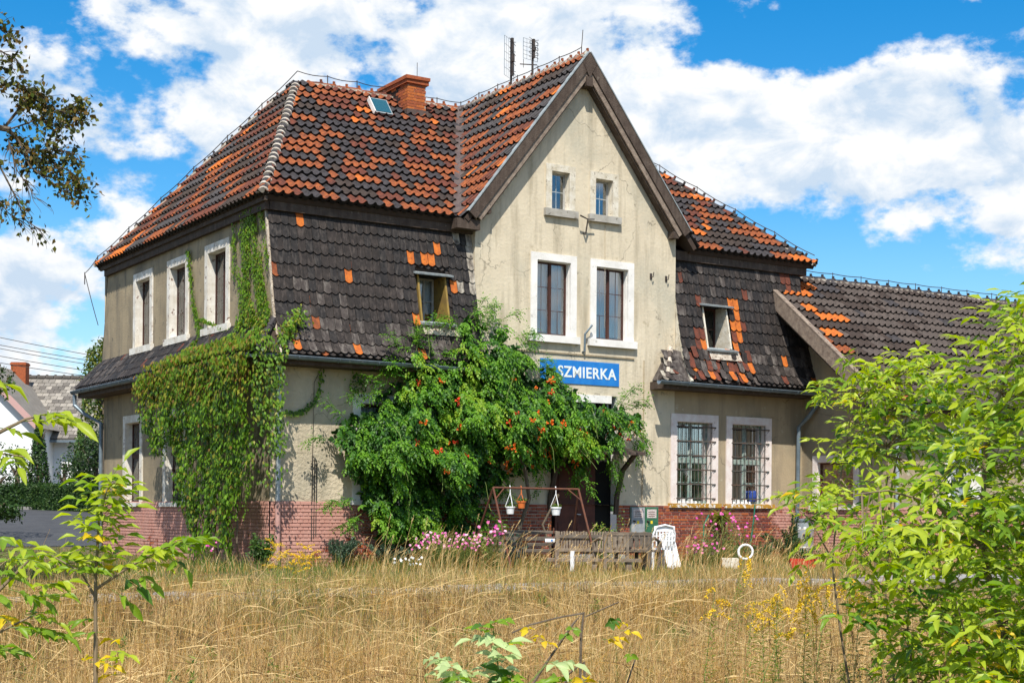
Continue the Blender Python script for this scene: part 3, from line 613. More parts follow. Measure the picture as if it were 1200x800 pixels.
# plaster string course, hooks and iron brackets on the gable
sc = MB(); sc.box((5.9, -.03, 4.90), (9.45, .0, 4.935)); sc.build('string_course', plaster_r, H)
for (x, z) in ((9.95, 6.95), (10.42, 6.93)):
    hk = MB(); hk.tube([(x, 0, z), (x, -.09, z - .02), (x + .0, -.12, z + .1)], .012, 5); hk.box((x - .03, -.02, z - .06), (x + .03, 0, z + .08)); hk.build('wall_hook', iron, H)
hk = MB(); hk.tube([(7.93, 0, 4.98), (7.93, -.08, 5.0), (7.93, -.1, 5.4), (8.1, -.15, 5.62)], .028, 6); hk.build('wall_bracket', zinc, H)
hk = MB(); hk.tube([(7.93, 0, 7.8), (7.93, -.10, 7.78), (7.93, -.18, 8.1), (7.7, -.2, 8.16)], .02, 6); hk.tube([(7.93, -.18, 8.1), (8.12, -.18, 8.12)], .015, 5); hk.build('wall_bracket', iron, H)
cb = MB(); cb.tube([(9.75, -.02, 4.9), (9.75, -.02, 3.0), (9.72, -.02, 1.4)], .012, 5); cb.tube([(8.55, -.02, 8.1), (8.56, -.02, 5.6)], .006, 4); cb.build('cable', plaster_r, H)
cb = MB()
for dx in (0, .05, .10): cb.tube([(.95 + dx, -.03, 2.35 - dx), (.93 + dx, -.05, .55 + dx)], .011, 5)
cb.tube([(.95, -.03, 2.3), (.98, -.03, 3.9), (1.2, -.02, 4.3)], .006, 4); cb.build('cable', iron, H)

# ------------------------------------------------------------------ roofs
EZ, RZ, D = 7.75, 11.95, 11.36
tile_pieces = []; flat_pieces = []; ridge_pieces = []
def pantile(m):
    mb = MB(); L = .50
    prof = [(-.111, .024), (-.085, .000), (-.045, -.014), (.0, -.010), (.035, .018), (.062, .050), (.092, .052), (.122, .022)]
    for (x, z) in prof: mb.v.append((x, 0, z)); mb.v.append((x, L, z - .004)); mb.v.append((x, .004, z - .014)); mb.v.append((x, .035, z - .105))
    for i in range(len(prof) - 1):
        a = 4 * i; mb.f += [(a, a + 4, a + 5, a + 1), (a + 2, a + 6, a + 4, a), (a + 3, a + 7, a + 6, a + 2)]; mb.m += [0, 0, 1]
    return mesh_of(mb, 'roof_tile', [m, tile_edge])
PT = {m.name: pantile(m) for m in (t_orange, t_bright, t_rust, t_char, t_brown, t_greybr)}
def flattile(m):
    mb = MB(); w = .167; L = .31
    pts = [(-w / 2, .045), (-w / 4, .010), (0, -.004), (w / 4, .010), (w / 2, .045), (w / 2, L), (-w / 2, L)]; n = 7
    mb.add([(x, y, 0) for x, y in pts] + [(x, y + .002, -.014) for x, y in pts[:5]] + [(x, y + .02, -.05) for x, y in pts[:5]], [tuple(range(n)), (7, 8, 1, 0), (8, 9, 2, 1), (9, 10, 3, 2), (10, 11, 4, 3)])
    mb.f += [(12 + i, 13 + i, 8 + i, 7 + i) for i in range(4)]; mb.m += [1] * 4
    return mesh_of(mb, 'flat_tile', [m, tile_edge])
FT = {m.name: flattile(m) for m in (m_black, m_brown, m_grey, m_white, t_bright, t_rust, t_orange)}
def clipped(me, M, planes, name):
    bm = bmesh.new(); bm.from_mesh(me); bm.transform(M)
    for co, no in planes:
        bmesh.ops.bisect_plane(bm, geom=bm.verts[:] + bm.edges[:] + bm.faces[:], plane_co=co, plane_no=no, clear_outer=True)
    if len(bm.faces) == 0: bm.free(); return None
    c = sum((v.co for v in bm.verts), Vector()) / len(bm.verts); bm.transform(Matrix.Translation(-c)); m2 = bpy.data.meshes.new(name); bm.to_mesh(m2); bm.free()
    for m in me.materials: m2.materials.append(m)
    return Matrix.Translation(c), m2
def cover(poly3, U, colour, holes=(), gauge=.395, width=.215, lift=.105, tilt=10.0, par=None, name='roof_tile'):
    """lay pantiles over a convex planar roof face; U = unit vector along the eave, seen from outside left to right"""
    P = [Vector(p) for p in poly3]; U = Vector(U).normalized(); n = (P[1] - P[0]).cross(P[2] - P[0]).normalized()
    if n.z < 0: n = -n
    V = n.cross(U).normalized()
    if V.z < 0: V = -V
    O = P[0]; uv = [((p - O).dot(U), (p - O).dot(V)) for p in P]
    area = sum(uv[i][0] * uv[(i + 1) % len(uv)][1] - uv[(i + 1) % len(uv)][0] * uv[i][1] for i in range(len(uv)))
    if area < 0: uv = uv[::-1]
    edges = []
    for i in range(len(uv)):
        p, q = uv[i], uv[(i + 1) % len(uv)]; d = math.hypot(q[0] - p[0], q[1] - p[1]); nn = ((q[1] - p[1]) / d, -(q[0] - p[0]) / d)  # outward
        edges.append((p, nn))
    u0 = min(p[0] for p in uv); u1 = max(p[0] for p in uv); v0 = min(p[1] for p in uv); v1 = max(p[1] for p in uv)
    out = []; r = 0; v = v0 - .04
    Rm = Matrix(((U.x, V.x, n.x), (U.y, V.y, n.y), (U.z, V.z, n.z))).to_4x4()
    while v < v1:
        c = 0; u = u0 + .11
        while u < u1 + .1:
            dist = [((u - p[0]) * nn[0] + (v + .18 - p[1]) * nn[1]) for p, nn in edges]
            if max(dist) < .22 and not any(h[0] < u - u0 < h[1] and h[2] < v - v0 < h[3] for h in holes):
                j = noise.noise(Vector((u * 3.1, v * 2.7, 3))) * .008
                M = Matrix.Translation(O + U * (u + j) + V * (v + random.uniform(-.006, .006)) + n * (lift + random.uniform(-.003, .004))) @ Rm @ Matrix.Rotation(R(-tilt), 4, 'X') @ Matrix.Rotation(random.uniform(-.012, .012), 4, 'Z')
                mname = colour(r, c, (u - u0) / max(u1 - u0, .01), (v - v0) / (v1 - v0)); me = PT[mname]; ctr = M @ Vector((0, .17, 0)); sz = screen_size(ctr, .25)
                if max(dist) > -.20 and not (v == v0 - .04 and max(d for d, e in zip(dist, edges) if True) < -.05):
                    planes = []
                    for dd, (p, nn) in zip(dist, edges):
                        if dd > -.25:
                            if abs(nn[1] + 1) < 1e-3: continue  # let eave overhang
                            planes.append((O + U * p[0] + V * p[1], U * nn[0] + V * nn[1]))
                    if planes:
                        res = clipped(me, M, planes, name)
                        if res: tile_pieces.append((res[0], res[1], sz * .5, par))
                    else: tile_pieces.append((M, me, sz, par))
                else: tile_pieces.append((M, me, sz, par))
            u += width; c += 1
        v += gauge; r += 1
def slab(name, polys, th=.12, m=under, drop=.0):
    mb = MB()
    for P in polys:
        P = [Vector(p) for p in P]; n = (P[1] - P[0]).cross(P[2] - P[0]).normalized()
        if n.z < 0: P = P[::-1]; n = -n
        k = len(P); mb.add([p - n * drop for p in P] + [p - n * th for p in P], [tuple(range(k)), tuple(range(2 * k - 1, k - 1, -1))] + [(i, i + k, (i + 1) % k + k, (i + 1) % k) for i in range(k)])
    return mb.build(name, m, H)
RL, RR = 3.10, 12.05; EL, ER = -.2, 15.4; YC = 5.68
mainF_L = [(EL, 0, EZ), (4.54, 0, EZ), (7.87, YC, RZ), (RL, YC, RZ)]
mainF_R = [(11.2, 0, EZ), (ER, 0, EZ), (RR, YC, RZ), (7.87, YC, RZ)]
hipL = [(EL, D, EZ), (EL, 0, EZ), (RL, YC, RZ)]
hipR = [(ER, 0, EZ), (ER, D, EZ), (RR, YC, RZ)]
back = [(ER, D, EZ), (EL, D, EZ), (RL, YC, RZ), (RR, YC, RZ)]
gabL = [(4.54, 0, EZ), (4.54, -.22, EZ), (7.87, -.22, RZ), (7.87, YC, RZ)]
gabR = [(11.2, -.22, EZ), (11.2, 0, EZ), (7.87, YC, RZ), (7.87, -.22, RZ)]
roof_main = slab('roof', [mainF_L, mainF_R, hipL, hipR, back]); roof_gab = slab('roof', [gabL, gabR])
def runcol(weights, seed, run=2.2, grad=None):
    rr = random.Random(seed); state = {}; hist = {}
    warm = ('tile_orange', 'tile_bright_orange')
    def f(r, c, fu, fv):
        w = dict(weights)
        if grad: w = grad(w, fu, fv)
        if r not in state or rr.random() < 1 / run:
            below = hist.get((r - 1, c)) in warm
            w = {k: v * ((.35 if below else 1.35) if k in warm else 1) for k, v in w.items()}; state[r] = rr.choices(list(w), list(w.values()))[0]
        hist[(r, c)] = state[r]; return state[r]
    return f
def gmain(w, fu, fv):
    if fv > .80: w['tile_orange'] *= 1.5; w['tile_rust'] *= 3; w['tile_charcoal'] *= .45
    return w
random.seed(11)
cover(mainF_L, (1, 0, 0), runcol({'tile_orange': 3.6, 'tile_bright_orange': .5, 'tile_rust': 1.9, 'tile_brown': 1.6, 'tile_charcoal': 5.2}, 1, 1.55, grad=gmain), par=roof_main)
def gright(w, fu, fv):
    if fv > .42: w['tile_bright_orange'] = 5; w['tile_orange'] = 4; w['tile_charcoal'] = 1.4
    return w
cover(mainF_R, (1, 0, 0), runcol({'tile_orange': 2.6, 'tile_bright_orange': .7, 'tile_rust': .8, 'tile_charcoal': 3.2, 'tile_brown': 2.4}, 2, grad=gright), par=roof_main)
cover(hipL, (0, -1, 0), runcol({'tile_orange': 2.4, 'tile_bright_orange': .2, 'tile_rust': 4.2, 'tile_charcoal': 3.2, 'tile_brown': 3.0}, 3), par=roof_main)
cover([gabL[0], gabL[1], gabL[2], gabL[3]], (0, -1, 0), runcol({'tile_orange': 3.8, 'tile_bright_orange': .9, 'tile_rust': 1.8, 'tile_brown': 1.2, 'tile_charcoal': 5.0}, 4, 1.8), par=roof_gab)
cover([gabR[0], gabR[1], gabR[2], gabR[3]], (0, 1, 0), runcol({'tile_orange': 4, 'tile_charcoal': 5}, 5), par=roof_gab)
cover(hipR, (0, 1, 0), runcol({'tile_orange': 4, 'tile_charcoal': 5}, 6), par=roof_main)
# annex roof: ridge y=1.4,z=7.57, eave y=-3.1,z=3.99
AR0, AR1 = 14.05, 24.6
def az(y): return 6.88 + .798 * (y - .1)
AE, AY = -3.62, .95
annF = [(AR0, AE, az(AE)), (AR1, AE, az(AE)), (AR1, AY, az(AY)), (AR0, AY, az(AY))]
annB = [(AR1, 5.52, az(AE)), (15.0, 5.52, az(AE)), (15.0, AY, az(AY)), (AR1, AY, az(AY))]
roof_ann = slab('roof', [annF, annB])
def gann(w, fu, fv):
    if fu < .12 and .45 < fv < .95 and noise.noise(Vector((fu * 30, fv * 9, 0))) > -.1: return {'tile_bright_orange': 3, 'tile_brown': 1.5}
    if fu < .1 and fv < .4: return {'tile_orange': 1, 'tile_brown': 1.2}
    if fu < .4 and fv > .8: w['tile_charcoal'] = 3
    return w
cover(annF, (1, 0, 0), runcol({'tile_greybrown': 8, 'tile_brown': 3.4, 'tile_charcoal': .8, 'tile_rust': .06}, 7, 2.5, grad=gann), par=roof_ann)
# ridge tiles
def ridgetile(ma, mb_, L=.36, horn=True):
    mb = MB(); n = 7; rows = [(0, .115, 0), (.05, .115, 0), (.051, .098, 0), (L, .088, 0)]
    for (y, r, dz) in rows:
        for j in range(n): a = math.pi * j / (n - 1); mb.v.append((r * math.cos(a), y, r * .95 * math.sin(a) - .02))
    for i in range(3):
        for j in range(n - 1):
            mb.f.append((i * n + j, i * n + j + 1, (i + 1) * n + j + 1, (i + 1) * n + j)); mb.m.append(0)
    mb.f.append(tuple(range(n))[::-1]); mb.m.append(1)
    # mortar bed both sides
    for sx in (-1, 1): mb.box((sx * .13 - .035, .01, -.07), (sx * .13 + .035, L - .01, -.015), 1)
    if horn: mb.box((-.022, -.01, .07), (.022, .045, .14), 0)
    return mesh_of(mb, 'ridge_tile', [ma, mb_])
RT_dark = ridgetile(t_char, mortar_w); RT_or = ridgetile(t_orange, mortar_w); RT_rust = ridgetile(t_rust, mortar_w)
def banded():
    mb = MB(); n = 8; L = .33
    for (y, r) in ((0, .118), (.10, .115), (.101, .106), (L, .100)):
        for j in range(n): a = math.pi * j / (n - 1); mb.v.append((r * math.cos(a), y, r * math.sin(a) - .03))
    for i in range(3):
        for j in range(n - 1): mb.f.append((i * n + j, i * n + j + 1, (i + 1) * n + j + 1, (i + 1) * n + j)); mb.m.append(1 if i == 0 else 0)
    mb.f.append(tuple(range(n))[::-1]); mb.m.append(1)
    return mesh_of(mb, 'ridge_tile', [t_char, mortar_w])
mortar_b = mat('band_mortar_white', (0.56, 0.51, 0.43), (0.30, 0.25, 0.20), 9, .95, c3=(0.06, 0.045, 0.04), thr=0.58); _mw = mortar_w; mortar_w = mortar_b; RT_band = banded(); mortar_w = _mw
def ridge_line(p, q, kinds, step=.33, par=None, lift=.04, up=(0, 0, 1)):
    p = Vector(p); q = Vector(q); d = (q - p); n = int(d.length / step); d.normalize(); s = d.cross(Vector(up)).normalized(); u = s.cross(d)
    for i in range(n):
        o = p + d * (i * step) + u * (lift + random.uniform(-.012, .012)) + s * random.uniform(-.012, .012)
        M = Matrix(((s.x, d.x, u.x, o.x), (s.y, d.y, u.y, o.y), (s.z, d.z, u.z, o.z), (0, 0, 0, 1))) @ Matrix.Rotation(R(-2.5 + random.uniform(-2, 2)), 4, 'X')
        ridge_pieces.append((M, random.choice(kinds), screen_size(o, .3), par))
ridge_line((EL, 0, EZ), (RL, YC, RZ), [RT_band], .30, roof_main, .06)
ridge_line((EL, D, EZ), (RL, YC, RZ), [RT_dark, RT_dark, RT_rust], .34, roof_main)
ridge_line((RR, YC, RZ), (RL, YC, RZ), [RT_or, RT_or, RT_rust], .36, roof_main)
ridge_line((ER, 0, EZ), (RR, YC, RZ), [RT_dark, RT_dark, RT_dark, RT_rust], .34, roof_main)
ridge_line((7.87, -.2, RZ), (7.87, YC, RZ), [RT_or], .34, roof_gab)
ridge_line((AR1, AY, az(AY)), (15.2, AY, az(AY)), [RT_dark], .42, roof_ann)
emit(ridge_pieces, 'ridge_tile', roof_main, H, [t_char, t_orange, t_rust, mortar_w, mortar_b], 'far_ridge_tiles')
emit(tile_pieces, 'roof_tile', roof_main, H, [t_orange, t_bright, t_rust, t_char, t_brown, t_greybr, tile_edge], 'far_roof_tiles')
# valley flashing
va = MB(); a = Vector((4.50, -.06, EZ + .13)); b = Vector((7.85, YC - .1, RZ + .10)); va.beam(a, b, .30, .05, up=(-.35, -.2, .9)); va.beam(a + Vector((.14, -.06, .03)), b + Vector((.14, -.06, .03)), .025, .05); va.build('valley_flashing', copper_d, H)
# fascia boards / eaves boxing
for a_, b_ in (((.0, .10, 7.47), (4.94, .42, 7.70)), ((10.75, .10, 7.47), (15.2, .42, 7.70)), ((-.10, .13, 7.47), (-.003, 11.1, 7.70)), ((15.0, .43, 7.4), (15.25, 11.1, 7.7))): fa = MB(); fa.box(a_, b_); fa.build('fascia', wood_dark, H)
fa = MB(); fa.box((-.16, .0, 7.63), (-.102, 11.3, 7.72)); fa.build('fascia', wood_dark, H)
# barge boards of the gable
bg = MB()
for sx in (-1, 1):
    def gp(t, off, y): # along slope t from apex, offset below the roof surface
        n = Vector((sx * 1.262, 0, 1)).normalized(); p = Vector((7.87, y, RZ + .04)) + Vector((sx * 3.30, 0, -1.262 * 3.30)) * t; return p - n * off
    e = .985 if sx < 0 else .93
    bg.beam(gp(-.0, .10, -.27), gp(e, .10, -.27), .05, .24, up=(sx * 1.262, 0, 1)); bg.beam(gp(0.02, .27, -.235), gp(e * .985, .27, -.235), .05, .16, up=(sx * 1.262, 0, 1), mi=1)
    bg.beam(gp(-.0, -.03, -.25), gp(e, -.03, -.25), .12, .025, up=(sx * 1.262, 0, 1), mi=2); bg.beam(gp(0.03, .36, -.11), gp(e * .97, .36, -.11), .20, .05, up=(sx * 1.262, 0, 1), mi=0)
bg.build('bargeboard', [wood_dark, wood_grey, lead], H)
ap_ = MB(); ap_.add([(7.87 + dx, y_, z_) for y_ in (-.305, -.20) for dx, z_ in ((0, 11.99), (.20, 11.74), (0, 11.40), (-.20, 11.74))], [(3, 2, 1, 0), (4, 5, 6, 7), (0, 1, 5, 4), (1, 2, 6, 5), (2, 3, 7, 6), (3, 0, 4, 7)]); ap_.build('apex_board', wood_dark, H)
pu = MB(); pu.box((7.78, -.30, 11.20), (7.96, .1, 11.42)); pu.box((5.06, -.24, 7.92), (5.22, .1, 8.08)); pu.box((10.46, -.24, 7.92), (10.62, .1, 8.08)); pu.box((4.35, -.2, 7.52), (4.95, .2, 7.74)); pu.build('purlin_end', wood_dark, H)

# mansard (steep lower roof of flat tiles, sweeping out at the eave)
prof = [(-.60, 4.40), (-.40, 4.72), (-.27, 5.05), (-.16, 5.45), (-.02, 6.1), (.13, 6.9), (.26, 7.55)]
cum = [0]
for i in range(len(prof) - 1): cum.append(cum[-1] + math.hypot(prof[i + 1][0] - prof[i][0], prof[i + 1][1] - prof[i][1]))
def pr(s):
    i = max(0, min(len(prof) - 2, next((k for k in range(len(cum) - 1) if s < cum[k + 1]), len(prof) - 2))); t = (s - cum[i]) / (cum[i + 1] - cum[i])
    y = prof[i][0] + t * (prof[i + 1][0] - prof[i][0]); z = prof[i][1] + t * (prof[i + 1][1] - prof[i][1]); d = Vector((0, prof[i + 1][0] - prof[i][0], prof[i + 1][1] - prof[i][1])).normalized(); return Vector((0, y, z)), d
def s_at_z(z):
    for i in range(len(prof) - 1):
        if prof[i][1] <= z <= prof[i + 1][1]: return cum[i] + (z - prof[i][1]) / (prof[i + 1][1] - prof[i][1]) * (cum[i + 1] - cum[i])
    return cum[-1]
def mansard(x0, x1, hl, colour, seed, xl=None, xr=None, broken=False):
    """hl: window hole (x0,x1,z0,z1)"""
    random.seed(seed); mb = MB(); s0h, s1h = s_at_z(hl[2]), s_at_z(hl[3]); ss = sorted(set(cum + [s0h, s1h]))
    for i in range(len(ss) - 1):
        pa, _ = pr(ss[i] + 1e-6); pb, _ = pr(ss[i + 1] - 1e-6); sm = (ss[i] + ss[i + 1]) / 2; segs = [(x0, x1)]
        if s0h < sm < s1h: segs = [(x0, hl[0]), (hl[1], x1)]
        for a, b in segs: mb.add([(a, pa.y + .02, pa.z), (b, pa.y + .02, pa.z), (b, pb.y + .02, pb.z), (a, pb.y + .02, pb.z)], [(0, 1, 2, 3)])
    par = mb.build('mansard_roof', under, H)
    gauge = .285; r = 0; s = 0.0
    while s < cum[-1] - .05:
        for layer in (0, 1):
            so = s + (.05 if layer else 0.0); c0, d = pr(min(so, cum[-1] - .01)); c1, d2 = pr(min(so + .15, cum[-1] - .01)); d = d2
            n = Vector((0, -d.z, d.y)); U = Vector((1, 0, 0))
            xa = (xl(s) if xl else x0); xb = (xr(s) if xr else x1)
            u = xa + .087 * (1 if layer == 0 else 0); k = 0
            while u < xb + .06:
                k += 1
                uu = min(max(u, xa + .06), xb - .06); zc = c0.z + .15
                if not (hl[0] - .07 < uu < hl[1] + .07 and hl[2] - .22 < c0.z + .05 < hl[3] - .02):
                    mname = colour(r, uu, layer, c0.z); loose = broken and (c0.z < 5.1 and u < x0 + 2.1)
                    jit = (lambda q: random.uniform(-q, q)); a = jit(.16) if loose else jit(.018)
                    off = (.045 + .042 * layer) + (random.uniform(0, .03) if loose else jit(.003))
                    if loose and random.random() < .10: u += .174; continue
                    M = Matrix.Translation(Vector((uu, 0, 0)) + Vector((0, c0.y, c0.z)) + n * off + d * jit(.012 if not loose else .05)) @ Matrix(((1, 0, 0), (0, d.y, n.y), (0, d.z, n.z))).to_4x4() @ Matrix.Rotation(R(-5.0), 4, 'X') @ Matrix.Rotation(a, 4, 'Z')
                    flat_pieces.append((M, FT[mname], screen_size(M.translation, .2) * (1 if layer else .6), par))
                u += .174
        s += gauge; r += 1
    return par
cl_rr = random.Random(21)
spots = [(.72, 7.3, .15), (.65, 7.3, .20), (1.75, 6.25, .22), (3.75, 6.6, .20), (3.25, 6.75, .12), (4.0, 6.98, .1), (4.42, 6.2, .16), (1.3, 4.85, .13), (1.75, 4.62, .13), (3.35, 4.55, .14), (.35, 4.6, .2), (.25, 6.1, .1), (2.9, 5.0, .1), (4.1, 4.75, .12), (3.35, 5.3, .1)]
def colL(r, u, layer, z):
    for (x, zz, w) in spots:
        if abs(u - x) < w * .55 and abs(z + .14 - zz) < .15 and layer: return 'tile_bright_orange'
    if u > 4.1 and z > 6.25 - (u - 4.25) * .9 and cl_rr.random() < (u - 4.0) * .8: return 'flat_tile_limewashed'
    if cl_rr.random() < .008: return 'tile_orange'
    if z < 5.15: return cl_rr.choices(['flat_tile_grey', 'flat_tile_brown', 'flat_tile_black'], [5, 4, .8])[0]
    if z < 6.0 and u < 3.4: return cl_rr.choices(['flat_tile_grey', 'flat_tile_brown', 'flat_tile_black'], [1, 5, 2.5])[0]
    if u > 4.3: return 'flat_tile_black'
    return cl_rr.choices(['flat_tile_brown', 'flat_tile_black', 'tile_rust'], [5, 5, .12])[0]
DL = (3.44, 4.18, 5.32, 6.42); DR = (11.55, 12.36, 5.27, 6.38)
manL = mansard(0.0, 4.90, DL, colL, 31)
def colR(r, u, layer, z):
    if 12.4 < u < 12.75 and 5.0 < z < 6.5 and cl_rr.random() < .75: return 'tile_bright_orange'
    if u < 12.9 and z < 5.1: return cl_rr.choices(['tile_rust', 'flat_tile_brown', 'tile_bright_orange', 'flat_tile_grey'], [4, 4, 1.6, 1.5])[0]
    if 11.1 < u < 11.5 and 5.2 < z < 5.7 and layer: return cl_rr.choice(['tile_bright_orange', 'tile_rust'])
    if cl_rr.random() < .016 and z < 5.5: return 'tile_bright_orange'
    if cl_rr.random() < .05: return 'tile_rust'
    return cl_rr.choices(['flat_tile_brown', 'flat_tile_black', 'flat_tile_grey'], [5, 5, 1 if z > 5 else 4])[0]
manR = mansard(10.74, 14.98, DR, colR, 32, broken=True)
# rear mansard + right rake closing
mb = MB()
for i in range(len(prof) - 1):
    (ya, za), (yb, zb) = prof[i], prof[i + 1]; mb.add([(0, D - ya, za), (15, D - ya, za), (15, D - yb, zb), (0, D - yb, zb)], [(3, 2, 1, 0)])
    for x in (0.004, 14.985): mb.add([(x, ya, za), (x, yb, zb), (x, .5, zb), (x, .5, za)], [(0, 1, 2, 3)])
mb.build('mansard_roof', m_brown, H)
# lime verge strip along the left rake of the mansard
vs = MB()
for i in range(len(prof) - 1):
    (ya, za), (yb, zb) = prof[i], prof[i + 1]; vs.beam((-.015, ya + .03, za), (-.015, yb + .03, zb), .05, .05, up=(0, -1, 0))
vs.build('verge_mortar', mortar_w, H)
vs = MB()
for i in range(2, len(prof) - 1):
    (ya, za), (yb, zb) = prof[i], prof[i + 1]; vs.beam((4.89, ya - .03, za), (4.89, yb - .03, zb), .09, .06, up=(0, -1, 0))
vs.build('verge_mortar', mortar_w, H)
vs = MB()
for i in range(len(prof) - 1):
    (ya, za), (yb, zb) = prof[i], prof[i + 1]; vs.beam((10.76, ya - .02, za), (10.76, yb - .02, zb), .07, .06, up=(0, -1, 0)); vs.add([(10.735, ya, za), (10.735, yb, zb), (10.735, .6, zb), (10.735, .6, za)], [(0, 1, 2, 3)])
vs.build('verge_mortar', trim_old, H)
# bell-cast return on the gable face, right side
ret = MB(); ret.add([(10.05, -.52, 4.40), (10.74, -.60, 4.40), (10.76, -.22, 5.15), (10.5, -.02, 5.25), (10.0, -.02, 4.42)], [(0, 1, 2), (0, 2, 3), (0, 3, 4)]); ret.build('mansard_roof', m_grey, H)
random.seed(77)
for i in range(4):
    for j in range(5):
        t = i / 4; x_ = 10.02 + t * .34 + j * .17 * (1 - t * .75); yb_ = -.56 + t * .40
        if x_ > 10.74: continue
        dv_ = Vector((.08, .52, .80)).normalized(); nv_ = Vector((0, -.84, .54)).normalized(); uu_ = dv_.cross(nv_).normalized(); nv_ = uu_.cross(dv_)
        M = Matrix.Translation((x_, yb_ - .03, 4.40 + t * .72)) @ Matrix(((uu_.x, dv_.x, nv_.x), (uu_.y, dv_.y, nv_.y), (uu_.z, dv_.z, nv_.z))).to_4x4() @ Matrix.Rotation(random.uniform(-.25, .15), 4, 'Z') @ Matrix.Rotation(R(-5), 4, 'X')
        flat_pieces.append((M, FT[random.choice(['flat_tile_grey', 'flat_tile_brown', 'flat_tile_limewashed', 'tile_rust', 'flat_tile_grey'])], 9, manR))
for (a, b) in (((10.08, -.5, 4.44), (10.52, -.06, 5.25)),):
    a = Vector(a); b = Vector(b)
    for i in range(6):
        p = a.lerp(b, i / 6); q = a.lerp(b, (i + 1.05) / 6); rr = MB(); rr.tube([p, q], [.085, .065], 7); rr.build('ridge_tile', mortar_w if i % 2 else t_greybr, H)
# left skirt roof (pent of flat tiles under the first-floor windows)
skO, skI, skZ0, skZ1 = -.56, -.02, 4.42, 5.10
sk = MB(); sk.add([(skO, -.58, skZ0), (skI, -.20, skZ1), (skI, 11.56, skZ1), (skO, 11.94, skZ0), (0, -.58, skZ0), (0, 11.94, skZ0)], [(0, 3, 2, 1), (0, 1, 4), (3, 5, 2)]); skirt = sk.build('skirt_roof', under, H)
random.seed(44); d = Vector((skI - skO, 0, skZ1 - skZ0)); SL = d.length; d.normalize(); n = Vector((-d.z, 0, d.x)); s = 0; row = 0
while s < SL - .1:
    for layer in (0, 1):
        y = -.50 + .39 * s / SL * 1.0 + (.087 if layer else 0)
        while y < 11.9 - .38 * s / SL:
            c = Vector((skO, y, skZ0)) + d * (s - .02 + .05 * layer + random.uniform(-.01, .01)) + n * (.04 + .035 * layer + random.uniform(-.004, .006)); U = Vector((0, -1, 0))
            M = Matrix.Translation(c) @ Matrix(((0, d.x, n.x), (-1, d.y, n.y), (0, d.z, n.z))).to_4x4() @ Matrix.Rotation(R(-2), 4, 'X') @ Matrix.Rotation(random.uniform(-.03, .03), 4, 'Z')
            k = random.choices(['flat_tile_black', 'flat_tile_brown', 'flat_tile_grey', 'tile_rust'], [6, 3, 2.5, .3])[0]; flat_pieces.append((M, FT[k], screen_size(c, .13) * (1 if layer else .6), skirt)); y += .174
    s += .25; row += 1
emit(flat_pieces, 'flat_tile', manL, H, [m_black, m_brown, m_grey, m_white, t_bright, t_rust, t_orange, tile_edge], 'far_flat_tiles')
for (a, b) in (((-.58, -.6, 4.45), (-.02, -.2, 5.12)), ((-.58, 11.96, 4.45), (-.02, 11.56, 5.12))):
    a = Vector(a); b = Vector(b)
    for i in range(4):
        p = a.lerp(b, i / 4); q = a.lerp(b, (i + 1.1) / 4); rr = MB(); rr.tube([p, q], [.09, .07], 7); rr.build('ridge_tile', t_char, H)
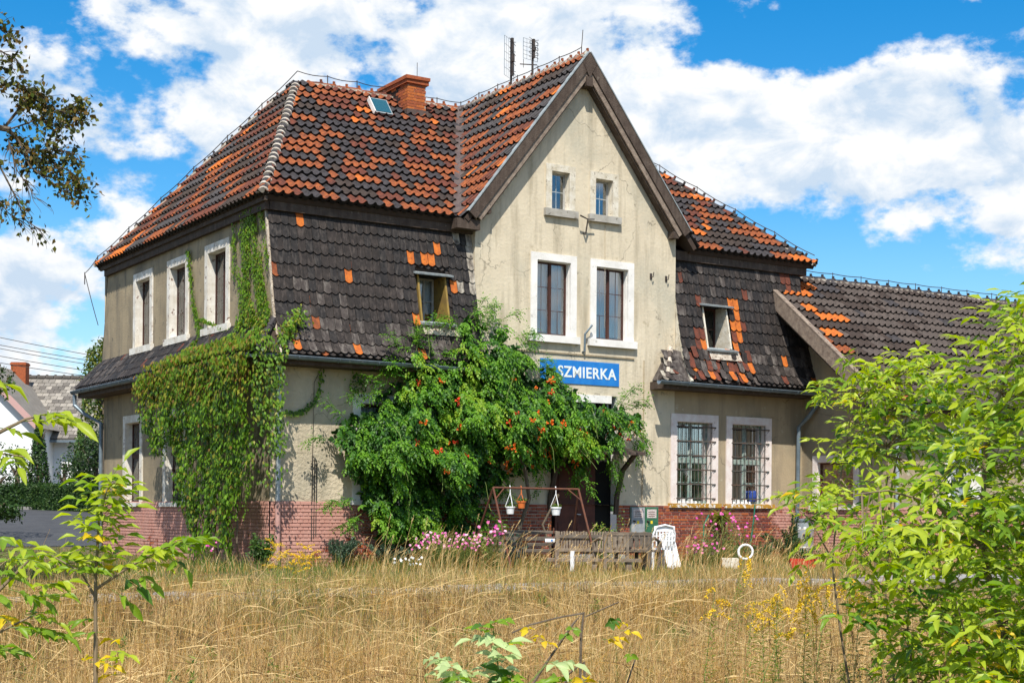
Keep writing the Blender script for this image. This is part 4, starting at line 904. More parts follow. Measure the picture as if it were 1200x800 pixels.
# dormer windows cut into the mansard
def dormer(h, side_m, fr_m, right):
    x0, x1, z0, z1 = h; yb = .52 if not right else .46
    mb = MB(); mb0 = None; yo0 = pr(s_at_z(z0))[0].y - .05; yo1 = pr(s_at_z(z1))[0].y - .05
    for x, t in ((x0, .045), (x1 - .045, .045)):
        if x > x0: mb0 = mb; mb = MB()
        mb.add([(x, yo0, z0), (x + t, yo0, z0), (x + t, yb, z0), (x, yb, z0), (x, yo1, z1), (x + t, yo1, z1), (x + t, yb, z1), (x, yb, z1)], [(0, 3, 2, 1), (4, 5, 6, 7), (0, 1, 5, 4), (1, 2, 6, 5), (2, 3, 7, 6), (3, 0, 4, 7)])
    win = mb0.build('dormer_window', side_m, H); mb.build('jamb', side_m, win)
    hd = MB(); hd.beam((x0 - .10, yo1 - .02, z1 + .03), (x1 + .12, yo1 - .02, z1 + .03), .26, .04, up=(0, -.25, 1)); hd.build('lead_hood', lead, win)
    sl_ = MB(); sl_.beam((x0 - .05, yo0 - .02, z0 - .0), (x1 + .08, yo0 - .02, z0 - .0), .25, .05, up=(0, -.3, 1)); sl_.build('sill', lead, win)
    ap = MB(); ap.add([(x0 - .03, yo0 - .07, z0 - .04), (x1 + .14, yo0 - .07, z0 - .04), (x1 + .2, yo0 - .15, z0 - .26), (x0 - .0, yo0 - .15, z0 - .26)], [(0, 3, 2, 1)]); ap.build('apron_mortar', mortar_w, win)
    f = MB(); a, b = x0 + .045, x1 - .045; m = a + (b - a) * (.62 if not right else .5); yf = yb - .06 if not right else yb - .1
    for (p, q) in ((a, a + .05), (b - .05, b), (m - .02, m + .02)): f.box((p, yf, z0), (q, yf + .05, z1))
    for z in (z0 + .0, z1 - .05): f.box((a, yf + .002, z), (b, yf + .052, z + .05))
    f.box((a, yf + .01, z0 + (z1 - z0) * .52), (b, yf + .04, z0 + (z1 - z0) * .52 + .025)); f.build('frame', fr_m, win)
    for (p, q) in ((a + .05, m - .02), (m + .02, b - .05)):
        g = MB(); g.box((p, yf + .02, z0 + .05), (q, yf + .024, z1 - .05)); g.build('pane', glass, win)
    c = MB(); k = 14; vv = []
    for i in range(k + 1): u = a + (b - a) * i / k; vv += [(u, yf + .10 + .012 * math.sin(i * 2), z0 + .28 + .06 * abs(math.sin(i * 1.1))), (u, yf + .10 + .012 * math.sin(i * 2), z1)]
    c.add(vv, [(2 * i, 2 * i + 2, 2 * i + 3, 2 * i + 1) for i in range(k)]); c.build('curtain', curtain_w, win)
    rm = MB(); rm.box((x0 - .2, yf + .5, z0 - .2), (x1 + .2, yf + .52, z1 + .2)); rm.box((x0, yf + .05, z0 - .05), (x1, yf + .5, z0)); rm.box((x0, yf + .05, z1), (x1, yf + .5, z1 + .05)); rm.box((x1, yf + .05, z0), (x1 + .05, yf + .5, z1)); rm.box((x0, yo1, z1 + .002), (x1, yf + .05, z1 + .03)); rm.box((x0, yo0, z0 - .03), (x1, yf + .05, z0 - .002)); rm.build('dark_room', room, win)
    return win
dL = dormer(DL, board_ochre, frame_grey, False); dR = dormer(DR, trim_old, frame_brown, True)

# gutters and downpipes
def half_gutter(p, q, name='gutter', r=.075, m=zinc):
    p = Vector(p); q = Vector(q); d = (q - p).normalized(); s = d.cross(Vector((0, 0, 1))).normalized(); mb = MB(); n = 8; vs = []
    for P in (p, q):
        for rad in (r, r - .008):
            for j in range(n + 1): a = math.pi + math.pi * j / n; vs.append(P + s * math.cos(a) * rad + Vector((0, 0, math.sin(a) * rad)))
    N1 = n + 1; f = []
    for j in range(n): f += [(j, j + 1, 2 * N1 + j + 1, 2 * N1 + j), (N1 + j, 3 * N1 + j, 3 * N1 + j + 1, N1 + j + 1)]
    f += [(0, 2 * N1, 3 * N1, N1), (n, N1 + n, 3 * N1 + n, 2 * N1 + n)]; f += [(j, N1 + j, N1 + j + 1, j + 1) for j in range(n)] + [(2 * N1 + j, 2 * N1 + j + 1, 3 * N1 + j + 1, 3 * N1 + j) for j in range(n)]
    mb.add(vs, f); L = (q - p).length; k = int(L / .8)
    for i in range(k + 1):
        c = p + d * (L * i / max(k, 1)); mb.tube([c + s * math.cos(math.pi + math.pi * j / 6) * (r + .006) + Vector((0, 0, math.sin(math.pi + math.pi * j / 6) * (r + .006))) for j in range(7)], .008, 4)
    mb.tube([p + s * r, q + s * r], .011, 5); mb.tube([p - s * r, q - s * r], .011, 5)
    return mb.build(name, m, H)
half_gutter((-.62, -.68, 4.36), (4.93, -.68, 4.33)); half_gutter((9.72, -.66, 4.36), (15.02, -.68, 4.31)); half_gutter((-.66, 12.0, 4.38), (-.66, -.62, 4.36)); half_gutter((14.1, -3.70, 3.86), (24.7, -3.70, 3.82))
for a_, b_ in (((0, -.56, 4.20), (4.93, -.004, 4.385)), ((9.95, -.56, 4.20), (14.99, -.004, 4.385)), ((-.55, -.56, 4.20), (-.004, 11.9, 4.385)), ((14.1, -3.55, 3.72), (24.3, -3.054, 3.84))): ev = MB(); ev.box(a_, b_); ev.build('eaves_soffit', wood_dark, H)
dp = MB(); dp.tube([(14.88, -.68, 4.26), (14.88, -.66, 4.0), (14.80, -.45, 3.72), (14.72, -.16, 3.45), (14.72, -.13, 1.02)], .055, 10)
dp.build('downpipe', zinc, H)
dp = MB(); dp.tube([(-.66, 11.85, 4.28), (-.66, 11.82, 4.0), (-.45, 11.6, 3.75), (-.12, 11.2, 3.5), (-.12, 11.2, .1)], .055, 10); dp.build('downpipe', zinc, H)
dp = MB(); dp.tube([(.12, -.14, 4.3), (.12, -.14, 1.38)], .055, 10); dp.build('downpipe', zinc_l, H)
dp = MB(); dp.tube([(.12, -.14, 1.38), (.12, -.14, .05)], .058, 10); dp.build('downpipe', zinc_pink, H, label='lower end of the corner downpipe painted pink')
dp = MB(); dp.tube([(15.2, -3.70, 3.8), (15.2, -3.6, 3.6), (15.12, -3.2, 3.3), (15.12, -3.2, .1)], .05, 10); dp.build('downpipe', zinc_l, H)
# annex barge board
ab = MB(); nn = Vector((0, -.794, 1)).normalized(); a = Vector((14.03, .40, az(.40))); b = Vector((14.03, -3.7, az(-3.7)))
ab.beam(a - nn * .09, b - nn * .09, .05, .34, up=nn); ab.beam(a + nn * .10 + Vector((.05, 0, 0)), b + nn * .10 + Vector((.05, 0, 0)), .16, .03, up=nn); ab.beam(a - nn * .28 + Vector((.05, 0, 0)), b - nn * .28 + Vector((.05, 0, 0)), .08, .06, up=nn, mi=1)
ab.build('bargeboard', [wood_grey, wood_dark], H, label='pale weathered bargeboard of the low annex roof')

# chimney
cm_ = MB(); CX0, CX1, CY0, CY1 = 5.75, 6.27, 4.75, 6.2
cm_.box((CX0, CY0, 11.0), (CX1, CY1, 12.22)); chim = cm_.build('chimney', mortar_w, H)
bb = MB(); z = 11.32; r = 0; random.seed(5)
while z < 12.14:
    x = CX0 + (0 if r % 2 else -.06)
    while x < CX1:
        a_, b_ = max(x, CX0), min(x + .24, CX1)
        if b_ - a_ > .03: q = MB(); q.box((a_, CY0 - .012, z), (b_, CY0 + .01, z + .066), jit=.002); q.build('brick', random.choice(chim_ms), chim)
        x += .25
    y = CY0 + (0 if r % 2 else -.12)
    while y < CY1:
        a_, b_ = max(y, CY0), min(y + .24, CY1)
        if b_ - a_ > .03: q = MB(); q.box((CX0 - .012, a_, z), (CX0 + .01, b_, z + .066), jit=.002); q.build('brick', soot if y > CY0 + .35 and random.random() < .85 else random.choice(chim_ms), chim)
        y += .25
    z += .077; r += 1
cp = MB(); cp.box((CX0 - .06, CY0 - .06, 12.14), (CX1 + .06, CY1 + .06, 12.24), jit=.006); cp.box((CX0 - .09, CY0 - .09, 12.24), (CX1 + .09, CY1 + .1, 12.33), jit=.006); cp.build('cap', chim_ms[1], chim)
fl = MB(); fl.box((CX0 - .05, CY0 - .06, 11.15), (CX1 + .05, CY1, 11.48), jit=.01); fl.build('flashing', copper_d, chim)
fl = MB(); fl.tube([(6.1, 4.9, 12.3), (6.1, 4.9, 12.75)], .008, 5); fl.tube([(5.68, 6.25, 12.26), (5.5, 6.35, 12.2)], .03, 5); fl.build('rod', iron, chim)
# skylight
nrm = Vector((0, -.739, 1)).normalized(); Vv = Vector((0, 1, .739)).normalized(); o = Vector((4.62, 4.45, EZ + .739 * 4.45)) + nrm * .05
Ms = Matrix(((1, Vv.x, nrm.x, o.x), (0, Vv.y, nrm.y, o.y), (0, Vv.z, nrm.z, o.z), (0, 0, 0, 1))) @ Matrix.Rotation(R(14), 4, 'X')
s1 = MB(); s1.obox(Ms, (0, 0, 0), (.5, .58, .10)); sky_l = s1.build('skylight', lead, H)
s2 = MB(); s2.obox(Ms, (.035, .04, .101), (.465, .54, .112)); s2.build('pane', glass_teal, sky_l); s3 = MB(); s3.obox(Ms, (-.015, .0, .0), (.005, .58, .13)); s3.build('frame', white_trim, sky_l)
# lightning conductor wire on stand-offs
def wire(pts, sag=.04):
    mb = MB(); P = []
    for i in range(len(pts) - 1):
        a, b = Vector(pts[i]), Vector(pts[i + 1])
        for t in range(4): q = a.lerp(b, t / 4); q.z -= sag * math.sin(math.pi * t / 4); P.append(q)
    P.append(Vector(pts[-1])); mb.tube(P, .011, 4)
    for p in pts[1:-1]: p = Vector(p); mb.tube([p - Vector((0, 0, .30)), p + Vector((0, 0, .03))], .014, 4)
    return mb.build('lightning_wire', iron, H)
def lp(a, b, n, h=.28): a = Vector(a); b = Vector(b); return [a.lerp(b, i / n) + Vector((0, 0, h)) for i in range(n + 1)]
wire([(-.1, 11.6, 6.2), (-.45, 11.7, 7.6)] + lp((EL, D, EZ), (RL, YC, RZ), 6)[0:]); wire(lp((RL, YC, RZ), (5.6, YC, RZ), 3)); wire(lp((6.4, YC, RZ), (7.87, YC, RZ), 2, .22) + lp((7.87, YC, RZ), (7.87, .05, RZ), 6, .25)[1:] + [Vector((7.87, .0, 12.6))], .02)
wire(lp((9.5, YC, RZ), (ER, 0, EZ), 9, .2), .0) if False else wire(lp((RR, YC, RZ), (ER, 0, EZ), 6, .26)); wire(lp((15.9, AY, az(AY)), (AR1, AY, az(AY)), 8, .24), .02)
# aerials: things of their own, clamped to the ridge
def aerial(x, y, z0, z1, w, h, nb, label, tilt):
    A = empty('tv_aerial', (x, y, z0), label, 'aerial', 'television aerials on the gable ridge'); m = MB(); m.tube([(x, y, z0 - .25), (x, y, z1)], .028, 8); m.build('mast', iron, A)
    gd = MB(); ux, uy = math.cos(tilt), math.sin(tilt); top = z1 + .03
    for i in range(nb):
        s = (i / (nb - 1) - .5) * w; gd.tube([(x + ux * s, y + uy * s + .1, top - h), (x + ux * s, y + uy * s + .1, top)], .0045 if abs(abs(s) - w / 2) > .01 else .008, 4)
    for i in range(6): z = top - h * i / 5; gd.tube([(x - ux * w / 2, y - uy * w / 2 + .1, z), (x + ux * w / 2, y + uy * w / 2 + .1, z)], .0045, 4)
    gd.build('reflector_grid', zinc, A)
    dp_ = MB()
    for i in range(4):
        z = top - h * (i + .5) / 4
        for sx in (-1, 1):
            dp_.tube([(x, y - .06, z), (x + sx * ux * w * .33, y + sx * uy * w * .33 - .06, z + .05)], .007, 4); dp_.tube([(x, y - .06, z), (x + sx * ux * w * .33, y + sx * uy * w * .33 - .06, z - .05)], .007, 4)
    dp_.box((x - .045, y - .09, top - h * .62), (x + .045, y - .03, top - h * .42)); dp_.box((x - .03, y - .07, top - h * .98), (x + .03, y, top - .02)); dp_.build('dipoles', iron, A)
    return A
aerial(7.87, 3.16, RZ, 13.22, .62, 1.0, 6, 'taller left television aerial with a long wire grid on the gable ridge', .6); A2 = aerial(7.87, 2.17, RZ, 12.93, .5, .5, 5, 'shorter right television aerial with a small wire grid on the gable ridge', .2)
xx = MB(); xx.tube([(7.5, 2.17, 12.27), (8.0, 2.17, 12.33)], .014, 5); xx.tube([(7.6, 2.17, 12.42), (7.6, 2.17, 12.2)], .008, 4); xx.build('side_arm', iron, A2)

# ------------------------------------------------------------------ sign
SG = empty('station_sign', (7.9, -.02, 4.5), 'blue painted sign reading SZMIERKA in white letters over the door', 'sign')
sb = MB(); sb.box((6.72, -.02, 4.22), (9.0, 0.0, 4.77)); sb.build('board', sign_blue, SG)
cu = bpy.data.curves.new('txt', 'FONT'); cu.body = 'SZMIERKA'; cu.size = .36; cu.offset = .008; cu.extrude = .003; cu.space_character = 1.08; to = bpy.data.objects.new('txt', cu); COL.objects.link(to)
bpy.context.view_layer.update(); me = bpy.data.meshes.new_from_object(to.evaluated_get(bpy.context.evaluated_depsgraph_get())); COL.objects.unlink(to); bpy.data.objects.remove(to)
xsv = [v.co.x for v in me.vertices]; wd = max(xsv) - min(xsv); sx = 1.70 / wd; me.materials.clear(); me.materials.append(sign_white)
lo = bpy.data.objects.new('lettering', me); COL.objects.link(lo); lo.parent = SG; lo.matrix_local = Matrix.Translation(Vector((7.21 - 7.9, -.004, -.125))) @ Matrix.Rotation(math.pi / 2, 4, 'X') @ Matrix.Diagonal((sx, 1.0, 1, 1))

# ================================================================== things round the house
def at(px, py, Dm):
    """point Dm metres in front of the camera plane along the photograph's line of sight"""
    u0, v0 = px - 600, py - 599; c, s = math.cos(ROLL), math.sin(ROLL); u = u0 * c + v0 * s; v = -u0 * s + v0 * c
    p = Vector(CAMP) + (c_fwd + c_right * (u / 1744) - c_up * (v / 1744)) * Dm; return p
def grd(px, Dm): p = at(px, 599, Dm); p.z = float(gz(p.x, p.y)); return p
RZV = math.atan2(c_right.y, c_right.x)

class Leaves:
    def __init__(s): s.P = []; s.D = []; s.N = []; s.L = []; s.W = []; s.m = []
    def add(s, p, d, n, l, w, m): s.P.append(tuple(p)); s.D.append(tuple(d)); s.N.append(tuple(n)); s.L.append(l); s.W.append(w); s.m.append(m)
    def arr(s, P, D, N, L, W, m):
        s.P += list(map(tuple, P)); s.D += list(map(tuple, D)); s.N += list(map(tuple, N)); s.L += list(L); s.W += list(W); s.m += list(m)
    def build(s, name, mats, parent, fine=False, kind='stuff', sel=None):
        if not s.P: return
        P, D, N, L, W = (np.array(a, float) for a in (s.P, s.D, s.N, s.L, s.W)); m = np.array(s.m)
        if sel is not None: P, D, N, L, W, m = P[sel], D[sel], N[sel], L[sel], W[sel], m[sel]
        D /= np.linalg.norm(D, axis=1)[:, None] + 1e-9; S = np.cross(D, N); S /= np.linalg.norm(S, axis=1)[:, None] + 1e-9; N = np.cross(S, D); L = L[:, None]; W = W[:, None]
        if not fine:
            V = np.stack([P, P + D * L * .42 + S * W * .5 + N * W * .12, P + D * L - N * L * .12, P + D * L * .42 - S * W * .5 + N * W * .12], 1)
            k = len(P); F = (np.arange(k) * 4)[:, None] + np.array([0, 1, 2, 3]); return npmesh(name, V, F, mats, m, parent, kind=kind)
        mid = P + D * L * .35; mid2 = P + D * L * .7 - N * L * .04
        V = np.stack([P, mid + S * W * .5 + N * W * .14, mid, mid - S * W * .5 + N * W * .14, mid2 + S * W * .34 + N * W * .10, mid2, mid2 - S * W * .34 + N * W * .1, P + D * L - N * L * .14], 1)
        k = len(P); b = (np.arange(k) * 8)[:, None]
        F = np.concatenate([b + np.array(q) for q in ([0, 2, 1], [0, 3, 2], [1, 2, 5], [1, 5, 4], [2, 3, 6], [2, 6, 5], [4, 5, 7], [5, 6, 7])]); return npmesh(name, V, F, mats, np.tile(m, 8), parent, kind=kind)
    def objects(s, name, mats, parent, limit=300, rest='foliage', fine=True):
        """the largest leaves in view as parts of their own, the others as one part"""
        sz = np.array([screen_size(p, l) for p, l in zip(s.P, s.L)]); order = np.argsort(-sz); top = [i for i in order[:limit] if sz[i] > 0]
        mes = []
        for k, m in enumerate(mats):
            for var in range(2):
                cv = .14 + .12 * var; v = [(0, 0, 0), (.22, .5 * .8, .1), (.25, 0, 0), (.22, -.4, .1), (.5, .5, .13), (.52, 0, -.02), (.5, -.5, .13), (.78, .30, .06 - cv * .5), (.8, 0, -cv * .6), (.78, -.3, .06 - cv * .5), (1, 0, -cv)]
                f = [(0, 2, 1), (0, 3, 2), (1, 2, 5, 4), (2, 3, 6, 5), (4, 5, 8, 7), (5, 6, 9, 8), (7, 8, 10), (8, 9, 10)]; me = bpy.data.meshes.new(name); me.from_pydata(v, [], f); me.materials.append(m); me.polygons.foreach_set('use_smooth', [True] * 8); mes.append(me)
        for i in top:
            Dv = Vector(s.D[i]).normalized(); Sv = Vector(s.N[i]).cross(Dv).normalized(); Nv = Dv.cross(Sv); l, w = s.L[i], s.W[i]; p = s.P[i]
            M = Matrix(((Dv.x * l, Sv.x * w, Nv.x * l, p[0]), (Dv.y * l, Sv.y * w, Nv.y * l, p[1]), (Dv.z * l, Sv.z * w, Nv.z * l, p[2]), (0, 0, 0, 1)))
            link_copy(mes[s.m[i] * 2 + (i % 2)], name, M, parent)
        left = np.setdiff1d(np.arange(len(s.P)), np.array(top, int))
        if len(left): s.build(rest, mats, parent, fine, 'stuff', left)
def rv(): return Vector((random.gauss(0, 1), random.gauss(0, 1), random.gauss(0, 1)))
def compound(LV, TW, o, d, n=2, leaf=.09, w=.42, mats=(0,), droop=.5, rach=None, twr=.0016, up=Vector((0, 0, 1))):
    o = Vector(o); d = Vector(d).normalized(); rach = rach or leaf * (n * .55 + .5); side = d.cross(up); side = side.normalized() if side.length > .05 else Vector((1, 0, 0)); pts = [o]; p = o; dd = d.copy(); steps = n + 1; m = random.choice(mats)
    for i in range(steps):
        dd = (dd + Vector((0, 0, -droop * .35))).normalized(); p = p + dd * (rach / steps); pts.append(p)
        if i < n:
            for sg in (-1, 1):
                ld = (dd * .55 + side * sg * .85 + Vector((0, 0, -droop * random.uniform(.3, 1.1))) + rv() * .12).normalized(); nn = (up * .4 + SUN * .8 + rv() * .5 - side * sg * .25)
                LV.add(p, ld, nn, leaf * random.uniform(.8, 1.1), leaf * w * random.uniform(.85, 1.1), m if random.random() < .8 else random.choice(mats))
    LV.add(p, (dd + Vector((0, 0, -droop * .4)) + rv() * .1), up * .45 + SUN * .9 + rv() * .3, leaf * random.uniform(1.0, 1.25), leaf * w * 1.1, m)
    if TW is not None: TW.tube(pts, [twr] * len(pts), 3, cap=False)

# ------------------------------------------------------------------ big trumpet vine over the door
def np_rand(n, a, b): return RNG.uniform(a, b, n)
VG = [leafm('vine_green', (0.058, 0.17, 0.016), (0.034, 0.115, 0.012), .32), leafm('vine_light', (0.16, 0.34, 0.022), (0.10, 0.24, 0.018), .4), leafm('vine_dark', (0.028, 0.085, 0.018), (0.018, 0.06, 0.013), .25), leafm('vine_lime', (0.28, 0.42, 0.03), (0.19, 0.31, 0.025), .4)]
TV = empty('trumpet_vine', (5.4, -.3, 0), 'huge green trumpet vine with orange flowers smothering the wall round the door', 'climbing plant')
tpoly = [(0.90, 2.73), (1.15, 3.10), (1.73, 3.45), (2.13, 3.80), (2.54, 4.12), (2.84, 4.66), (3.36, 4.60), (3.9, 4.36), (3.78, 5.2), (4.15, 5.50), (4.7, 5.25), (5.20, 5.50), (5.5, 4.95), (6.0, 4.55), (6.5, 4.48), (6.8, 4.2), (7.2, 3.8), (8.2, 3.75), (8.85, 3.6), (8.94, 3.21), (8.65, 2.85), (7.67, 2.5), (7.25, 2.15), (6.72, 2.3), (5.8, 2.15), (5.1, 1.8), (4.68, 1.3), (4.57, 0.42), (3.19, 0.24), (2.1, 0.42), (1.6, 1.1), (1.25, 1.86)]
def edge_dist(P, poly):
    best = np.full(len(P), 1e9)
    for i in range(len(poly)):
        a = np.array(poly[i]); b = np.array(poly[(i + 1) % len(poly)]); ab = b - a; t = np.clip(((P - a) @ ab) / (ab @ ab), 0, 1); best = np.minimum(best, np.linalg.norm(P - (a + t[:, None] * ab), axis=1))
    return best
def vine_sprays(n, inner=False):
    P = np.stack([np_rand(n * 3, .8, 9.0), np_rand(n * 3, .2, 5.6)], 1); ok = pips(P, tpoly); P = P[ok][:n]; e = edge_dist(P, tpoly)
    out = []
    for (x, z), d in zip(P, e):
        cl = noise.noise(Vector((x * 1.5, z * 1.5, 1.3))); cl2 = noise.noise(Vector((x * 3.6, z * 3.6, 8.3)))
        thick = min(.38 + d * .85, 1.35) * (.80 + .75 * cl + .42 * cl2)
        if x > 6.9 and z > 2.5: thick = max(thick, 1.0 + .2 * cl2)
        if z > 4.3 and x < 5.3: thick = min(thick, .55) + .25 + max(0, 4.9 - z) * .3
        if cl2 < -.30 and not inner: continue
        if d < .32 and noise.noise(Vector((x * 3.1, z * 3.1, 41))) < .05 - .2 * (d > .2): continue
        if noise.noise(Vector((x * 2.4, z * 2.4, 63))) < -.42: continue
        y = -thick * (random.uniform(.35, .8) if inner else random.uniform(.82, 1.05)) - .04
        out.append((Vector((x + .6 * (y + 1), y, z)), cl, cl2, d, x, z))
    return out
LV = Leaves(); TWM = MB(); random.seed(5)
for p, cl, cl2, d, x, z in vine_sprays(4300):
    dr = Vector((random.gauss(0, .7), -1 + random.gauss(0, .3), random.uniform(-.9, .35)))
    lime = noise.noise(Vector((x * .9, z * .9, 20))) + .12 + (.42 if (2.6 < x < 4.6 and z > 3.2) or z < 1.2 else 0) - .12
    mats = (1, 3, 3, 1) if lime > .40 else ((1, 1, 0) if lime > .08 or cl2 > .12 else (0, 0, 2, 1))
    compound(LV, TWM if random.random() < .06 else None, p, dr, n=random.choice((3, 4, 4)), leaf=random.uniform(.065, .098), w=.5, mats=mats, droop=.55, rach=.28, twr=.002)
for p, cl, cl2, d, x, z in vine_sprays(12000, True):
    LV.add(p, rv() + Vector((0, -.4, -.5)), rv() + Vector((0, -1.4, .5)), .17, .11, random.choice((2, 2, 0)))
# stray shoots over the edge of the mass
SH = [((6.3, -.5, 4.45), (.9, -.1, .3), .75), ((6.0, -.6, 4.6), (1, -.2, .22), .6), ((8.6, -.5, 3.5), (.45, -.1, .8), .75), ((8.8, -.5, 3.3), (.9, 0, .2), .6), ((8.4, -.6, 3.5), (.6, -.1, .9), .8), ((4.2, -.4, 5.3), (-.9, -.2, .5), .6), ((5.2, -.4, 5.3), (.5, -.1, .8), .7), ((4.6, -.3, 5.4), (.7, 0, .6), .7), ((3.3, -.8, 4.5), (.1, 0, 1), .6), ((2.7, -.8, 4.5), (-.5, 0, .9), .5), ((1.2, -.4, 2.7), (-1, 0, .1), .5), ((8.5, -.6, 2.7), (.3, 0, -1), .9), ((8.1, -1, 2.5), (.1, 0, -1), .5), ((7.2, -1.2, 2.1), (.1, 0, -1), .5), ((5.3, -.2, 5.4), (-.1, 0, .9), .5), ((1.4, -.6, 1.4), (-.7, 0, -.2), .4), ((6.0, -.3, 4.9), (.4, 0, .9), .6), ((5.7, -.4, 5.1), (.9, 0, .5), .6)]
for i_ in range(46):
    e_ = random.randrange(len(tpoly)); a_, b_ = tpoly[e_], tpoly[(e_ + 1) % len(tpoly)]; t_ = random.random(); x_, z_ = a_[0] + (b_[0] - a_[0]) * t_, a_[1] + (b_[1] - a_[1]) * t_; dx_, dz_ = (b_[1] - a_[1]), -(b_[0] - a_[0]); l_ = math.hypot(dx_, dz_)
    if z_ < 1.0 or (5.6 < x_ < 7.6 and z_ > 3.7): continue
    sgn = -1 if pip((x_ + dx_ / l_ * .1, z_ + dz_ / l_ * .1), tpoly) else 1
    SH.append(((x_ + .3 * 1, -.5, z_), (sgn * dx_ / l_ + random.gauss(0, .4), -.15, sgn * dz_ / l_ + random.gauss(0, .3)), random.uniform(.25, .6)))
for o, d, l in SH:
    o = Vector(o); d = Vector(d).normalized(); pts = [o]
    for i in range(12):
        d = (d + rv() * .09 + Vector((0, 0, -.03))).normalized(); pts.append(pts[-1] + d * l / 11)
        if i > 0:
            for sg in (0, 1): compound(LV, None, pts[-1], d + rv() * .8, n=3, leaf=.062, w=.48, mats=(1, 0, 1), droop=.4, rach=.2)
    TWM.tube(pts, .006, 4)
random.seed(15)
for q in range(26):
    x = random.uniform(2.0, 8.4); z = random.uniform(1.6, 4.4)
    if pip((x, z), tpoly):
        o = Vector((x + .1, -1.25, z)); d = Vector((random.gauss(.2, .5), -.5, -.8)); pts = [o]
        for i in range(8): d = (d + rv() * .15 + Vector((0, 0, -.12))).normalized(); pts.append(pts[-1] + d * .09)
        TWM.tube(pts, .006, 4)
for P_, r_ in (([(5.9, -.5, 0), (5.8, -.6, .8), (6.0, -.7, 1.5), (5.8, -.8, 2.2), (5.2, -.6, 3.2)], [.06, .05, .045, .04, .03]), ([(3.0, -.3, 0), (3.2, -.4, 1.2), (3.0, -.5, 2.4)], [.05, .04, .03]), ([(6.6, -.9, 0), (6.3, -.8, .9), (6.6, -1, 1.6)], [.03, .03, .03])): tr = MB(); tr.tube(P_, r_, 7); tr.build('stem', bark, TV)
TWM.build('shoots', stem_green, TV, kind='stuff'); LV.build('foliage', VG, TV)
fl_o = mat('flower_orange', (0.75, 0.13, 0.02), (0.80, 0.22, 0.03), 30, .6, trans=.2); fl_r = mat('flower_red', (0.72, 0.05, 0.025), (0.8, 0.12, 0.04), 30, .6, trans=.2)
def trumpet(m):
    mb = MB(); n = 7
    for k in range(5):
        a = k * 1.26 + random.random(); d = Vector((math.cos(a) * .8, math.sin(a) * .8, random.uniform(-.4, .5))).normalized(); o = d * .02; s = d.orthogonal().normalized(); t = d.cross(s); L = random.uniform(.05, .075); b = len(mb.v)
        for (l, r) in ((0, .006), (L * .7, .012), (L, .03)):
            for j in range(5): an = 6.283 * j / 5; mb.v.append(tuple(o + d * l + (s * math.cos(an) + t * math.sin(an)) * r))
        for i in range(2):
            for j in range(5): mb.f.append((b + i * 5 + j, b + i * 5 + (j + 1) % 5, b + (i + 1) * 5 + (j + 1) % 5, b + (i + 1) * 5 + j)); mb.m.append(0)
    return mesh_of(mb, 'flower', [m])
tms = [trumpet(fl_o), trumpet(fl_r), trumpet(fl_o)]; cnt = 0
while cnt < 60:
    x = random.uniform(2.5, 8.9); z = random.uniform(1.7, 4.5)
    if random.random() > .18 + .82 * smooth(4.6, 6.8, x) or not pip((x, z), tpoly): continue
    if z > 3.3 and random.random() < .6: continue
    d = float(edge_dist(np.array([[x, z]]), tpoly)[0]); th = min(.38 + d * .85, 1.35) * (.80 + .75 * noise.noise(Vector((x * 1.5, z * 1.5, 1.3))) + .42 * noise.noise(Vector((x * 3.6, z * 3.6, 8.3))))
    y = -th - .22; link_copy(random.choice(tms), 'flower', Matrix.Translation((x + .6 * (y + 1), y, z - .05)) @ Matrix.Rotation(random.uniform(0, 6), 4, 'Y') @ Matrix.Scale(random.uniform(.8, 1.25), 4), TV); cnt += 1

# ------------------------------------------------------------------ creeper on the left corner
CV = empty('virginia_creeper', (-.7, 1.5, 0), 'dense green creeper hanging in a curtain from the left corner of the house', 'climbing plant')
CG = [leafm('creeper_green', (0.15, 0.28, 0.020), (0.085, 0.18, 0.014), .35), leafm('creeper_dark', (0.040, 0.095, 0.012), (0.024, 0.06, 0.010), .25), leafm('creeper_olive', (0.30, 0.30, 0.035), (0.20, 0.22, 0.028), .35), leafm('creeper_reddish', (0.25, 0.13, 0.03), (0.18, 0.12, 0.03), .3), leafm('creeper_bright', (0.20, 0.36, 0.025), (0.14, 0.27, 0.02), .35)]
cpoly = [(5.9, 4.37), (4.9, 4.50), (3.83, 4.62), (1.96, 4.75), (-.60, 4.75), (-.80, 4.5), (-.78, 2.2), (-.70, 1.75), (-.50, 2.4), (-.30, 2.5), (-.15, 1.7), (.0, .9), (.25, .1), (.55, .3), (.85, 1.25), (1.05, 1.5), (1.25, .5), (1.5, .0), (2.3, .0), (2.75, .9), (3.1, 1.7), (3.6, 2.4), (3.9, 2.9), (4.76, 2.4), (5.2, 3.0), (5.5, 3.5)]
CL = Leaves(); n = 15000
P = np.stack([np_rand(n * 3, -.9, 6.0), np_rand(n * 3, 0, 5.2)], 1); P = P[pips(P, cpoly)][:n]
random.seed(6)
